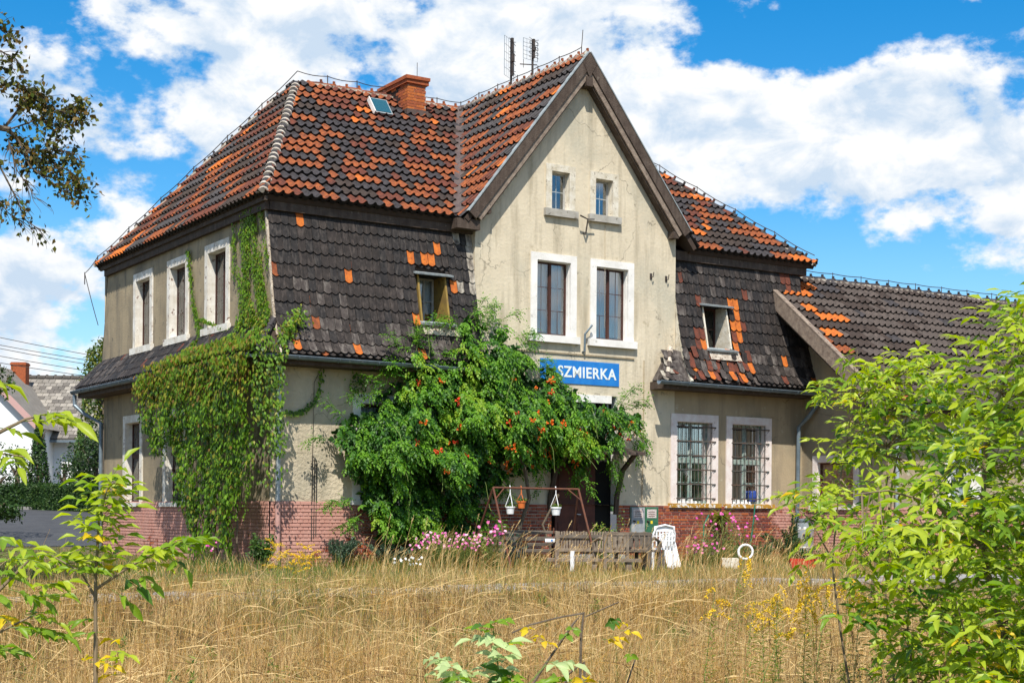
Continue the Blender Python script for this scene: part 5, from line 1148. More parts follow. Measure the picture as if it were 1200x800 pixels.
for (y, z) in P:
    cl = noise.noise(Vector((y * 2.2, z * .9, 4))); cl2 = noise.noise(Vector((y * 6, z * 2.5, 14)))
    lay = random.random() ** .6
    if noise.noise(Vector((y * 4.5, z * 1.6, 77))) < -.36 and z < 4.2: continue
    if noise.noise(Vector((y * 7, z * .8, 55))) < -.1 and (z < 1.0): continue
    xx_ = -.66 - (.20 + .34 * cl + .20 * cl2) * lay - (.10 if z > 3 else 0)
    if z > 4.45: xx_ = -.56 + (z - 4.42) * .72 - .12 - .25 * random.random() - .15 * cl
    up_z = z + (.0 if z < 4.4 else 0.1)
    k = random.choices([0, 1, 2, 3, 4], [5, 2.4 if z < 4 else .6, 1 if z < 3.5 else 4.5, .12 if z < 3.5 else 1.5, 2.2 if z < 3.2 else .8])[0]
    CL.add((xx_, y, up_z), (random.gauss(-.25, .3), random.gauss(-.05, .4), -1), (-1, random.gauss(-.1, .35), random.uniform(-.1, .7)), random.uniform(.08, .13), random.uniform(.05, .075), k)
# wraps round the corner on to the front
for q in range(1300):
    x = random.uniform(-.75, .04); z = random.uniform(1.7, 4.75); 
    if z < 2.3 + .9 * (x + .1) ** 2 * 3 and random.random() < .8: continue
    if x > -.05 and z < 4.3 and random.random() < .8: continue
    CL.add((x, -.72 - random.random() * .14, z), (random.gauss(0, .35), random.gauss(-.25, .3), -1), (random.gauss(-.2, .35), -1, random.uniform(0, .7)), random.uniform(.07, .11), random.uniform(.04, .06), random.choices([0, 1, 2, 4], [5, 2, 2 if z > 3 else .5, 1.5])[0])
# thin strands hanging below
for (y0, z0, z1) in ((-.45, 2.0, 1.0), (-.15, 2.9, 1.2), (4.55, 3.0, 2.2), (4.3, 2.9, 2.3), (.7, 1.4, .5), (-.62, 1.9, 1.45)):
    for q in range(60):
        z = random.uniform(z1, z0); CL.add((-.70 - random.random() * .06, y0 + random.gauss(0, .05), z), (random.gauss(-.2, .3), random.gauss(0, .4), -1), (-1, random.gauss(0, .4), .3), .06, .035, random.choice((0, 4, 0)))
# mound where the creeper climbs from the pent roof on to the wall
for q in range(3000):
    y = random.uniform(-.5, 5.2); bump = 4.85 + .75 * math.exp(-((y - .9) / .9) ** 2) + .45 * math.exp(-((y - 3.9) / .35) ** 2) + .3 * noise.noise(Vector((y * 3, 5, 5))) - .05 * y
    z = random.uniform(4.5, max(4.6, bump)); t = max(0, (z - 4.42) / .68); xx_ = -.56 + min(1, t) * .52 - random.uniform(.03, .22) * (1.1 - .5 * min(1, t)) - .12 * noise.noise(Vector((y * 3, z * 3, 1)))
    CL.add((min(xx_, -.04), y, z), (random.gauss(-.4, .4), random.gauss(0, .5), -.7), (-1, random.gauss(-.1, .4), random.uniform(.2, 1)), random.uniform(.07, .12), random.uniform(.045, .07), random.choices([0, 1, 2, 3, 4], [4, 1, 3.5, .7, 2])[0])
# climbing the upper wall
u1p = [(2.05, 7.0), (1.75, 7.68), (.35, 7.66), (.25, 7.2), (-.0, 6.5), (.15, 5.9), (-.15, 5.1), (1.85, 5.1), (1.55, 5.7), (1.75, 6.3), (1.6, 6.7)]
random.seed(8); tot = 0
while tot < 3300:
    y = random.uniform(-.25, 2.1); z = random.uniform(5.05, 7.7)
    if not pip((y, z), u1p): continue
    st_ = noise.noise(Vector(((y + (7.7 - z) * .33) * 3.4, (z) * .45, 30)))
    if st_ < .02 + .1 * (y < .5) - .35 * (z > 7.1) - .22 * (1.0 < y < 1.5): continue
    CL.add((-.035 - random.random() * .07, y, z), (random.gauss(-.2, .2), random.gauss(0, .5), -1), (-1, random.gauss(0, .3), .4), random.uniform(.05, .085), random.uniform(.035, .05), random.choices([4, 0, 2], [4, 3, 1.2])[0]); tot += 1
for (ya, za, yb, zb, w, nn) in ((4.78, 7.3, 4.4, 6.0, .09, 260), (4.4, 6.0, 3.9, 5.15, .13, 330), (4.0, 5.6, 2.2, 5.15, .14, 300), (1.95, 7.6, 1.9, 6.2, .08, 150), (.5, 6.9, .2, 5.2, .05, 90), (.9, 6.6, .35, 5.2, .05, 120)):
    for q in range(nn):
        t = random.random(); CL.add((-.035 - random.random() * .06, ya + (yb - ya) * t + random.gauss(0, w * .6), za + (zb - za) * t), (random.gauss(-.2, .2), random.gauss(0, .5), -1), (-1, random.gauss(0, .3), .4), random.uniform(.05, .085), .045, random.choices([4, 0, 2], [4, 3, 1])[0])
# tuft spilling on to the mansard, and the garland on the front wall
for q in range(330):
    t = random.random(); p = Vector((.02 + t * .45, -.55 + .1 * t, 4.75 + t * .55)) + rv() * .09; CL.add(p, rv() * .5 + Vector((.2, -.2, -.8)), Vector((-.2, -1, .6)) + rv() * .3, .08, .045, random.choice((0, 2, 0, 4)))
gl = [(1.14, 4.2), (1.10, 3.8), (.98, 3.50), (.75, 3.30), (.55, 3.24), (.32, 3.25)]
for q in range(240):
    t = random.random() * 4.99; i = int(t); f = t - i; x = gl[i][0] * (1 - f) + gl[i + 1][0] * f; z = gl[i][1] * (1 - f) + gl[i + 1][1] * f
    CL.add((x + random.gauss(0, .03), -.08, z + random.gauss(0, .03)), (random.gauss(0, .5), -.3, -.8), (0, -1, .3), .06, .04, random.choice((0, 4, 1)))
for q in range(130):
    t = random.random(); CL.add((2.0 + random.gauss(0, .12), -.1, 4.15 - t * .5 + random.gauss(0, .06)), (random.gauss(0, .5), -.3, -.8), (0, -1, .3), .06, .04, random.choice((0, 1)))
CL.build('foliage', CG, CV)
cs = MB(); random.seed(4)
for (y, z1) in ((2.0, 4.6), (1.4, 4.2), (2.6, 4.4), (.3, 4.5)):
    pts = [(-.45, y + .2, 0)]; z = 0
    while z < z1: z += .5; pts.append((-.62 + random.uniform(-.04, .04), y + random.uniform(-.12, .12), z))
    cs.tube(pts, .018, 5)
cs.build('stems', bark, CV, kind='stuff')

# ------------------------------------------------------------------ grass
straw = [mat('straw_pale', (0.80, 0.60, 0.30), (0.63, 0.45, 0.20), 2, .7, trans=.25), mat('straw_gold', (0.52, 0.32, 0.095), (0.36, 0.21, 0.06), 2, .7, trans=.25), mat('straw_brown', (0.24, 0.14, 0.06), (0.14, 0.085, 0.035), 2, .8, trans=.15), mat('grass_olive', (0.25, 0.25, 0.06), (0.17, 0.19, 0.04), 2, .7, trans=.3), mat('grass_green', (0.10, 0.17, 0.03), (0.07, 0.13, 0.02), 2, .7, trans=.3)]
def blades(name, x, y, h, lean, width, m, az_bias=None, seg=2, kind='stuff'):
    n = len(x); z = gz(x, y) - .01; a = RNG.uniform(0, 6.283, n) if az_bias is None else RNG.normal(az_bias, .9, n)
    dx, dy = np.cos(a), np.sin(a); fa = RNG.uniform(0, 6.283, n); sx, sy = np.cos(fa), np.sin(fa); V = []
    bend = lean
    for k in range(seg + 1):
        t = k / seg; q = bend * t ** 1.7; w = width * (1 - .85 * t) * .5
        px = x + dx * h * q; py = y + dy * h * q; pz = z + h * t * np.sqrt(np.clip(1 - (bend * t) ** 2 * .6, .06, 1))
        V += [np.stack([px - sx * w, py - sy * w, pz], 1), np.stack([px + sx * w, py + sy * w, pz], 1)]
    V = np.stack(V, 1); K = 2 * (seg + 1); b = (np.arange(n) * K)[:, None]
    F = np.concatenate([b + np.array([2 * k, 2 * k + 1, 2 * k + 3, 2 * k + 2]) for k in range(seg)]); return npmesh(name, V.reshape(-1, 3), F, straw, np.tile(m, seg), kind=kind)
def nzv(x, y, s, o=0): return np.array([noise.noise(Vector((a * s, b * s, o))) for a, b in zip(x, y)])
def scatter(n, D0, D1, wid=.47, power=1.4):
    t = RNG.uniform(0, 1, n); Dd = (D0 ** power + t * (D1 ** power - D0 ** power)) ** (1 / power); r = RNG.uniform(-1, 1, n) * (wid * Dd + .6)
    return CAMP[0] + Dd * FW[0] + r * RT[0], CAMP[1] + Dd * FW[1] + r * RT[1], Dd, r
x, y, Dd, r = scatter(140000, 5.2, 24.5); keep = ~((y > -10.45) & (y < -8.8) & (RNG.uniform(0, 1, len(x)) < .45 + .5 * (nzv(x, y, .45, 77) > .05))) & (y < -7.6); x, y, Dd, r = x[keep], y[keep], Dd[keep], r[keep]
pn = nzv(x, y, .55, 2); pn2 = nzv(x, y, 1.7, 9)
h = (.50 + .30 * pn + .26 * pn2) * RNG.uniform(.55, 1.25, len(x)); h = np.where(y > -12.4, h * .78, h); h = np.where(y > -10.6, h * .62, h)
lean = np.clip(np.abs(RNG.normal(0, .42, len(x))) + .6 * (RNG.uniform(0, 1, len(x)) < .25), 0, 1.35)
gr = nzv(x, y, .35, 40); green = ((gr > .08) | ((r > .12 * Dd) & (Dd < 12) & (gr > -.25))) & (RNG.uniform(0, 1, len(x)) < .45); rr = RNG.uniform(0, 1, len(x)); patch = nzv(x, y, .9, 70)
m = np.where(rr < .40 + .55 * patch, 0, np.where(rr < .74 + .35 * nzv(x, y, .7, 91), 1, 2)); m = np.where(green & (RNG.uniform(0, 1, len(x)) < .7) & (h < .6), 3, m); m = np.where((RNG.uniform(0, 1, len(x)) < .03), 4, m); m = np.where((RNG.uniform(0, 1, len(x)) < .10) & (h < .4), 3, m)
o = blades('dry_grass', x, y, np.clip(h, .12, .95), lean, np.where(Dd > 14, .0075, .0052) * RNG.uniform(.6, 1.3, len(x)), m); tag(o, 'straw coloured tall dry grass and tangled stalks filling the foreground', 'grass')
# short matted undergrowth that hides the soil
x, y, Dd, r = scatter(72000, 5.2, 24.5); keep = (y < -10.5); x, y, Dd, r = x[keep], y[keep], Dd[keep], r[keep]
m = RNG.choice([0, 1, 2, 3, 4], len(x), p=[.06, .22, .40, .18, .14]); o = blades('matted_grass', x, y, RNG.uniform(.10, .34, len(x)), RNG.uniform(.6, 1.4, len(x)), RNG.uniform(.006, .012, len(x)), m, seg=2); tag(o, 'short matted straw and olive grass under the tall stalks', 'grass')
# fallen, crossing straws lying in the stand
k = 9000; x, y, Dd, r = scatter(k, 5.5, 22); keep = (y < -10.2); x, y = x[keep], y[keep]; n = len(x)
z0 = gz(x, y) + RNG.uniform(.06, .50, n) * np.where(y > -12.4, .6, 1); a = RNG.uniform(0, 6.283, n); el = RNG.normal(0, .35, n); L0 = RNG.uniform(.25, .75, n); w0 = RNG.uniform(.0022, .0042, n)
dv = np.stack([np.cos(a) * np.cos(el), np.sin(a) * np.cos(el), np.sin(el)], 1); p0 = np.stack([x, y, z0], 1); p1 = p0 + dv * L0[:, None] * .5 + np.array([0, 0, .02]); p2 = p0 + dv * L0[:, None] - np.array([0, 0, .03]); up_ = np.stack([-np.sin(a) * .3, np.cos(a) * .3, np.ones(n)], 1) * w0[:, None]
V = np.stack([p0 - up_, p0 + up_, p1 - up_, p1 + up_, p2 - up_ * .5, p2 + up_ * .5], 1); b = (np.arange(n) * 6)[:, None]; F = np.concatenate([b + np.array([0, 1, 3, 2]), b + np.array([2, 3, 5, 4])])
o = npmesh('fallen_straw', V, F, straw, np.tile(RNG.choice([0, 0, 1, 2], n), 2), kind='stuff'); tag(o, 'fallen straw stalks lying criss-cross in the dry grass', 'grass')
# green weeds growing through the straw
random.seed(66); wm = [leafm('weed_green', (0.13, 0.22, 0.03), None, .35), leafm('weed_yellowish', (0.27, 0.31, 0.05), None, .35), leafm('weed_dark', (0.05, 0.11, 0.02), None, .3), mat('weed_rust', (0.16, 0.075, 0.035), rough=.9)]
L_w = Leaves(); st_w = MB()
for i in range(150):
    if i < 95: Dm = random.uniform(6.8, 13); r_ = random.uniform(.02, .34) * Dm
    elif i < 125: Dm = random.uniform(6.8, 16); r_ = random.uniform(-.33, .05) * Dm
    else: Dm = random.uniform(17, 21); r_ = random.uniform(-.3, .3) * Dm
    q0 = Vector((CAMP[0] + Dm * FW[0] + r_ * RT[0], CAMP[1] + Dm * FW[1] + r_ * RT[1], 0)); q0.z = float(gz(q0.x, q0.y)); hh = random.uniform(.25, .62) * (.6 if Dm > 16 else 1); rusty = random.random() < .22
    for k_ in range(random.randint(2, 5)):
        tp = q0 + Vector((random.gauss(0, .10), random.gauss(0, .10), hh * random.uniform(.6, 1.1))); st_w.tube([q0, q0.lerp(tp, .5) + rv() * .015, tp], [.003, .0025, .0015], 3, cap=False)
        for j_ in range(20): p_ = q0.lerp(tp, random.uniform(.15, 1)); L_w.add(p_ + rv() * (.012 if rusty else .004), rv() + Vector((0, 0, .35)), SUN + rv() * .6, (.03 if rusty else random.uniform(.05, .10)), (.02 if rusty else .018), 3 if rusty else random.choice((0, 0, 1, 2)))
WE = empty('meadow_weeds', (float(CAMP[0]) + 8, float(CAMP[1]) + 12, -.6), 'green and rusty weeds poking through the dry grass of the field', 'weeds'); WE['kind'] = 'stuff'
st_w.build('stems', stem_green, WE, kind='stuff'); L_w.build('foliage', wm, WE)
# tall seed heads
def stalks(name, x, y, h, lean, az, seedm, label, w=.004, head=.16, hr=.011, hm=None, headprob=.6):
    mb = MB(); hd = MB()
    for a, b, hh, l, z in zip(x, y, h, lean, az):
        g0 = float(gz(a, b)); d = Vector((math.cos(z), math.sin(z), 0)); p0 = Vector((a, b, g0)); P = [p0, p0 + d * l * hh * .3 + Vector((0, 0, hh * .55)), p0 + d * l * hh + Vector((0, 0, hh * (1 - l * .3)))]
        mb.tube(P, [w, w * .8, w * .45], 3, random.choice((0, 1)), cap=False)
        if random.random() < headprob:
            dd = (P[2] - P[1]).normalized(); L = head * random.uniform(.7, 1.3); hd.tube([P[2] - dd * .02, P[2] + dd * L], [hr * .25, hr * .12], 3, cap=False)
            for j in range(16 if L > .1 else 7):
                t_ = random.random(); c_ = P[2] + dd * L * t_; w_ = hr * 2.2 * math.sin(math.pi * (.12 + .8 * t_)) ; e_ = c_ + dd * L * .16 + rv() * w_ * .6; s_ = (e_ - c_).cross(Vector(SUN)).normalized() * hr * .22; hd.add([c_ - s_, c_ + s_, e_ + s_ * .4, e_ - s_ * .4], [(0, 1, 2, 3)])
    o = mb.build(name, straw[:2], None, kind='stuff'); tag(o, label, 'grass')
    if hd.v: o2 = hd.build('seed_heads', hm, None, kind='stuff'); tag(o2, label.replace('stalks', 'seed heads'), 'grass')
seed_m = mat('seed_head_brown', (0.50, 0.32, 0.14), (0.36, 0.22, 0.09), 20, .95, trans=.25)
random.seed(12); k = 380; Ds = RNG.uniform(6.5, 13, k); rs_ = (RNG.uniform(-.30, .36, k)) * Ds
xs_ = CAMP[0] + Ds * FW[0] + rs_ * RT[0]; ys_ = CAMP[1] + Ds * FW[1] + rs_ * RT[1]
stalks('reed_grass', xs_, ys_, RNG.uniform(.55, .95, k), RNG.uniform(0, .12, k), RNG.uniform(0, 6.28, k), None, 'upright reed grass stalks with brown plumes at lower right', .0028, .17, .011, seed_m, .9)
k = 420; Ds = RNG.uniform(7, 19, k); rs_ = RNG.uniform(-.36, .36, k) * Ds; xs_ = CAMP[0] + Ds * FW[0] + rs_ * RT[0]; ys_ = CAMP[1] + Ds * FW[1] + rs_ * RT[1]
stalks('leaning_stalks', xs_, ys_, RNG.uniform(.6, 1.05, k), RNG.uniform(.1, .75, k), RNG.normal(-.5, .8, k), None, 'long pale leaning stalks rising out of the dry grass', .0032, .07, .007, straw[1], .35)
# garden strip between path and house: greener low growth + tall dry stalks
k = 26000; x = RNG.uniform(-9, 17, k); y = RNG.uniform(-8.9, -.15, k); inn = ~((x > 6.9) & (x < 9.1) & (y > -1.1)); x, y = x[inn], y[inn]; pn = nzv(x, y, .8, 5)
near = smooth(-4.5, -1.2, y); dry = smooth(-5.4, -7.4, y)
h = (.09 + .10 * pn + .20 * near + .10 * dry) * RNG.uniform(.6, 1.5, len(x)); rr = RNG.uniform(0, 1, len(x)); m = np.where(rr < .35 * (1 - dry) + .25 * near, 4, np.where(rr < .62 - .25 * dry, 3, np.where(rr < .85, 1, 0)))
o = blades('garden_grass', x, y, np.clip(h, .05, .5), RNG.uniform(.1, .8, len(x)), RNG.uniform(.008, .016, len(x)), m); tag(o, 'low green and yellowing grass between the path and the house', 'grass')
k = 9000; x = RNG.uniform(-14, -.2, k); y = RNG.uniform(-8.5, 16.5, k); rr = RNG.uniform(0, 1, k); m = np.where(rr < .45, 4, np.where(rr < .8, 3, 1)); o = blades('side_grass', x, y, RNG.uniform(.06, .2, k), RNG.uniform(.1, .8, k), RNG.uniform(.01, .02, k), m); tag(o, 'short olive grass beside the left end of the house', 'grass')
random.seed(17); k = 800; x = RNG.uniform(.2, 15.5, k); y = RNG.uniform(-7.2, -2.2, k)
stalks('garden_stalks', x, y, RNG.uniform(.30, 1.0, k) * (.6 + .5 * (np.abs(nzv(x, y, .7, 3)) > .18)), RNG.uniform(.1, .7, k), RNG.normal(-.45, .5, k), None, 'tall dry grass stalks leaning in front of the benches', .0045, .13, .011, straw[0], .5)

# ------------------------------------------------------------------ shrubs and flowers
def feather_bush(c, r, h, mats, label, name='juniper_bush', n=2600, cat='bush', group=None, up=.9, leaf=.07):
    E_ = empty(name, c, label, cat, group); L_ = Leaves(); st_ = MB(); c = Vector(c); nb = max(7, int(26 * r))
    for b in range(nb):
        a = random.uniform(0, 6.28); q = random.uniform(0, 1) ** .6; tip = c + Vector((math.cos(a) * r * q, math.sin(a) * r * q, h * random.uniform(.6, 1) * (1 - .35 * q))); mid = c.lerp(tip, .45) + Vector((0, 0, h * .08)); st_.tube([c, mid, tip], [.012, .008, .003], 4, cap=False)
        for i in range(n // nb):
            t = random.random() ** .7; p = (c.lerp(mid, t * 2) if t < .5 else mid.lerp(tip, t * 2 - 1)); d = (tip - c).normalized() * up + rv() * .55; L_.add(p + rv() * .035 * (1.3 - t), d, rv(), leaf * random.uniform(.6, 1.2), leaf * .28, random.randrange(len(mats)))
    st_.build('branches', bark, E_); L_.build('foliage', mats, E_); return E_
JUN = [leafm('juniper_green', (0.07, 0.13, 0.065), None, .15), leafm('juniper_dark', (0.035, 0.075, 0.04), None, .1), leafm('juniper_grey', (0.13, 0.19, 0.13), None, .15)]
PIN = [leafm('pine_green', (0.06, 0.13, 0.04), None, .15), leafm('pine_dark', (0.03, 0.075, 0.025), None, .1), leafm('pine_light', (0.14, 0.22, 0.08), None, .2)]
random.seed(20)
def on_ground(x, y): return (x, y, float(gz(x, y)))
feather_bush(on_ground(1.25, -.75), .55, .80, JUN, 'grey green feathery bush left of the two by the pink plinth')
feather_bush(on_ground(2.35, -.9), .60, .72, [JUN[0], JUN[2]], 'paler feathery bush right of the two by the pink plinth')
feather_bush(on_ground(5.0, -1.6), .5, .95, [leafm('blue_spruce', (0.13, 0.20, 0.20), None, .1), JUN[0]], 'round blue grey bush behind the pink flowers', leaf=.06)
feather_bush(on_ground(13.5, -1.1), .65, 1.05, PIN, 'bushy green pine under the right barred window', 'pine_bush', 4200)
feather_bush(on_ground(12.4, -1.3), .6, .6, PIN, 'low green bush left of the bushy pine', 'pine_bush', 2500)
feather_bush(on_ground(14.0, -.75), .22, 1.45, PIN[:2], 'slim upright pine by the right barred window', 'pine_bush', 1500)
BL = [leafm('broad_green', (0.08, 0.16, 0.025), None, .3), leafm('broad_dark', (0.04, 0.09, 0.018), None, .25), leafm('broad_lime', (0.24, 0.32, 0.04), None, .35)]
def leafy_bush(c, r, h, mats, label, name='leafy_shrub', n=900, leaf=.09, group=None, cat='shrub', stem=True):
    E_ = empty(name, c, label, cat, group); L_ = Leaves(); st_ = MB(); c = Vector(c)
    for b in range(max(6, n // 60)):
        a = random.uniform(0, 6.28); q = random.random() ** .5; tip = c + Vector((math.cos(a) * r * q, math.sin(a) * r * q, h * random.uniform(.45, 1))); st_.tube([c, c.lerp(tip, .5) + rv() * .03, tip], [.008, .006, .003], 4, cap=False)
        for i in range(60):
            p = c.lerp(tip, random.uniform(.25, 1.05)) + rv() * r * .14; L_.add(p, rv() + Vector((0, 0, -.3)), rv() * .6 + Vector((-.2, -.4, 1)), leaf * random.uniform(.6, 1.2), leaf * .5, random.randrange(len(mats)))
    if stem: st_.build('stems', stem_green, E_)
    L_.build('foliage', mats, E_); return E_
leafy_bush(on_ground(-.55, -.95), .32, .75, BL[:2], 'small dark leafy shrub left of the corner downpipe')
leafy_bush(on_ground(7.15, -2.0), .42, 1.15, BL[::2], 'yellow green shrub in front of the dark doorway', n=600, leaf=.07)
leafy_bush(on_ground(15.0, -3.4), .75, .85, BL[:2], 'broad leaved shrub beside the red planter')
leafy_bush(on_ground(3.9, -1.0), .7, .7, BL, 'green undergrowth below the left edge of the trumpet vine', n=1200, leaf=.07)
leafy_bush(on_ground(10.9, -1.6), .9, .55, [BL[0], PIN[2]], 'low leafy plants under the left barred window', n=1000, leaf=.07)
# grassy houseplant with strap leaves in front of the plinth
pk = [mat('flower_pink', (0.72, 0.13, 0.38), (0.80, 0.28, 0.50), 20, .6, trans=.2), mat('flower_magenta', (0.55, 0.05, 0.32), rough=.6), mat('flower_pale', (0.80, 0.42, 0.58), rough=.6)]
wh = mat('flower_white', (0.8, 0.8, 0.78), rough=.6); ye = mat('flower_yellow', (0.78, 0.47, 0.015), (0.85, 0.60, 0.03), 25, .6, trans=.2)
FOL = [leafm('flower_foliage', (0.15, 0.20, 0.045), None, .3), leafm('flower_foliage_olive', (0.23, 0.22, 0.06), None, .3)]
def flower_clump(c, r, h, nf, fm, label, size=.03, name='flowering_plant', foliage=900):
    E_ = empty(name, c, label, 'flowers'); L_ = Leaves(); st_ = MB(); fb = Leaves(); c = Vector(c)
    for i in range(nf):
        a = random.uniform(0, 6.28); q = random.random() ** .5 * r; b = c + Vector((math.cos(a) * q * .5, math.sin(a) * q * .5, 0)); t = c + Vector((math.cos(a) * q, math.sin(a) * q, h * random.uniform(.55, 1.05))); st_.tube([b, b.lerp(t, .5) + rv() * .02, t], .003, 3, cap=False)
        if random.random() < .9:
            m = random.randrange(len(fm)); n_ = Vector((-.4, -.8, .5)) + rv() * .3
            for k in range(6): d = n_.orthogonal().normalized(); d.rotate(Matrix.Rotation(k * 1.05, 3, n_)); fb.add(t, d + n_ * .15, n_, size * random.uniform(.8, 1.2), size * .9, m)
        for k in range(max(1, foliage // nf)): p = b.lerp(t, random.random() * .9); L_.add(p, rv() + Vector((0, 0, .5)), rv(), .07, .014, random.randrange(2))
    st_.build('stems', stem_green, E_); L_.build('foliage', FOL, E_); fb.build('blossoms', fm, E_, kind=None); return E_
random.seed(23)
p = at(520, 668, 31); flower_clump(on_ground(p.x, p.y), .75, .72, 120, pk, 'big clump of pink flowers left of the swing frame', foliage=3000)
p = at(578, 665, 30.5); flower_clump(on_ground(p.x, p.y), .35, .95, 26, pk, 'taller pink flowers at the foot of the swing frame', .04)
p = at(855, 650, 34.5); flower_clump(on_ground(p.x, p.y), .8, 1.15, 38, [pk[1], pk[0], pk[1]], 'loose pink flowers under the left barred window', .036, foliage=1600)
p = at(825, 655, 33.5); flower_clump(on_ground(p.x, p.y), .5, .5, 24, [pk[1], pk[0]], 'low magenta flowers right of the leaning board', .035)
p = at(478, 672, 29); flower_clump(on_ground(p.x, p.y), .3, .28, 16, [wh], 'small white flowers beside the pink clump', .03, foliage=300)
p = at(243, 655, 31.5); flower_clump(on_ground(p.x, p.y), .2, .5, 7, pk, 'few small pink flowers under the creeper', .028, foliage=200)
def dandelions(spots, label):
    L_ = Leaves(); st_ = MB()
    for px, py, Dm in spots:
        g_ = grd(px, Dm); t = at(px, py, Dm); t.z = max(t.z, g_.z + .08); st_.tube([g_, t], .003, 3, cap=False)
        for k in range(6): a = k * 1.05; L_.add(t, (math.cos(a), math.sin(a), .25), (0, 0, 1), .03, .026, 0)
    E_ = empty('yellow_wildflowers', grd(spots[0][0], spots[0][2]), label, 'flowers'); st_.build('stems', stem_green, E_); L_.build('blossoms', [ye], E_, kind=None)
dandelions([(x_, y_, 24 + (y_ < 675) * 3) for x_, y_ in ((391, 682), (394, 686), (402, 684), (419, 684), (433, 680), (452, 679), (461, 683), (482, 680), (498, 683), (466, 677), (558, 675), (578, 675), (589, 677), (597, 681), (711, 681))], 'scattered little yellow flowers in front of the pink clump')
dandelions([(x_, y_, 22) for x_, y_ in ((55, 692), (62, 696), (72, 690), (78, 700), (84, 690), (95, 688), (217, 690), (48, 699), (68, 704), (105, 693))], 'scattered little yellow flowers by the path at lower left')

def goldenrod(px, ytop, Dm, label, nod=.5, size=1.0, group=None, h=None, fullness=1.0):
    g_ = grd(px, Dm); t = at(px, ytop, Dm); E_ = empty('goldenrod', g_, label, 'flowers', group); st_ = MB(); L_ = Leaves(); fb = Leaves()
    lean = rv() * .04; b = Vector(g_) + Vector((lean.x, lean.y, 0)) * 2; mid = b.lerp(t, .5) + Vector((lean.x, lean.y, 0)); st_.tube([b, mid, t], [.005, .004, .002], 4, cap=False)
    n_ = int(55 * (t.z - b.z) / .7)
    for i in range(n_):
        q = i / n_; p = b.lerp(t, q * .9); a = i * 2.4; L_.add(p, (math.cos(a), math.sin(a), random.uniform(-.1, .7)), (0, 0, 1), .085 * (1.1 - .4 * q), .013, random.randrange(2))
    for k in range(int(9 * fullness)):
        a = random.uniform(0, 6.28); d = Vector((math.cos(a), math.sin(a), .9)); p = t - Vector((0, 0, random.uniform(0, .26) * size)); pts = [p]
        for i in range(6):
            d = (d + Vector((0, 0, -nod * .55))).normalized(); p = p + d * .028 * size; pts.append(p)
            for q in range(7): fb.add(p + rv() * .006, rv() + Vector((0, 0, -.2)), rv(), .020 * size, .014 * size, 0)
        st_.tube(pts, .0015, 3, cap=False)
    st_.build('stem', stem_green, E_); L_.build('foliage', [leafm('goldenrod_leaf', (0.17, 0.26, 0.03), None, .35), leafm('goldenrod_leaf_pale', (0.27, 0.32, 0.06), None, .35)], E_); fb.build('flower_head', [ye], E_, kind=None)
random.seed(29)
WORDS = ('leftmost', 'second from left', 'third from left', 'middle', 'fifth from left', 'sixth from left', 'seventh from left', 'rightmost')
for i_, (px, yt, Dm, sz) in enumerate(((315, 655, 20, .5), (321, 634, 20.4, .7), (326, 652, 19.6, .6), (334, 638, 20, .7), (343, 655, 19.5, .7), (352, 650, 19.5, .75), (358, 640, 20, .8), (366, 645, 19.7, .8))):
    goldenrod(px, yt, Dm, WORDS[i_] + ' goldenrod of the yellow stand below the house corner', .25, sz * 1.1, 'goldenrod stand below the house corner', fullness=.8)
GR = [(874, 648, 13, 'nodding goldenrod right of the white hoop planter', 1.5, 1.0), (838, 690, 11, 'thin goldenrod spray standing alone in the straw', .6, 1.0), (912, 686, 12, 'drooping goldenrod tuft left of the two on the right', 1.4, .9), (949, 672, 11.5, 'tallest drooping goldenrod near the red planter', 1.2, 1.2), (945, 688, 11, 'goldenrod tuft low between two others on the right', 1.3, 1.1), (972, 680, 11.5, 'goldenrod beside the base of the right saplings', .8, 1.1), (995, 672, 11.8, 'goldenrod half behind the right sapling leaves', .8, 1.1), (905, 700, 10.5, 'small olive yellow goldenrod in the middle right grass', .5, .7), (893, 712, 10, 'faded goldenrod low in the straw', .5, .8), (925, 715, 9.5, 'green goldenrod with few flowers at lower right', .5, .9), (885, 700, 10.3, 'slender goldenrod left of the olive one', .7, .6), (1010, 690, 11, 'goldenrod under the right sapling branches', .9, 1.1)]
for px, yt, Dm, lb, nd, sz in GR: goldenrod(px, yt, Dm, lb, nd, sz * .8, fullness=.8)

# ------------------------------------------------------------------ foreground saplings (box elder)
EL_ = [leafm('elder_green', (0.22, 0.35, 0.025), (0.14, 0.25, 0.02), .42, .4), leafm('elder_light', (0.42, 0.50, 0.035), (0.28, 0.38, 0.028), .42, .4), leafm('elder_dark', (0.075, 0.17, 0.02), (0.05, 0.12, 0.015), .35, .4), leafm('elder_yellow', (0.72, 0.56, 0.02), (0.62, 0.42, 0.02), .4, .5)]
def sapling(base, stems, name, label, leafspec, cat='young tree', limit=300, group=None, droop=.32):
    """stems: list of (points, radii); leafspec: list of (point, direction, pairs, leaf length, materials)"""
    E_ = empty(name, base, label, cat, group); 
    for pts, r in stems:
        mb = MB(); mb.tube(pts, r, 6); mb.build('stem', twig_m, E_)
    L_ = Leaves(); tw = MB()
    for p, d, n_, lf, ms in leafspec: compound(L_, tw, p, d, n_, lf, random.uniform(.30, .40), ms, droop=droop, twr=.0016)
    if tw.v: tw.build('leaf_stalks', stem_green, E_, kind='stuff')
    L_.objects('leaf', EL_, E_, limit); return E_
def A(px, py, Dm): return at(px, py, Dm)
random.seed(31)
def outward(ang, up=.3): return (c_right * math.cos(ang) + c_fwd * math.sin(ang) + Vector((0, 0, up)))
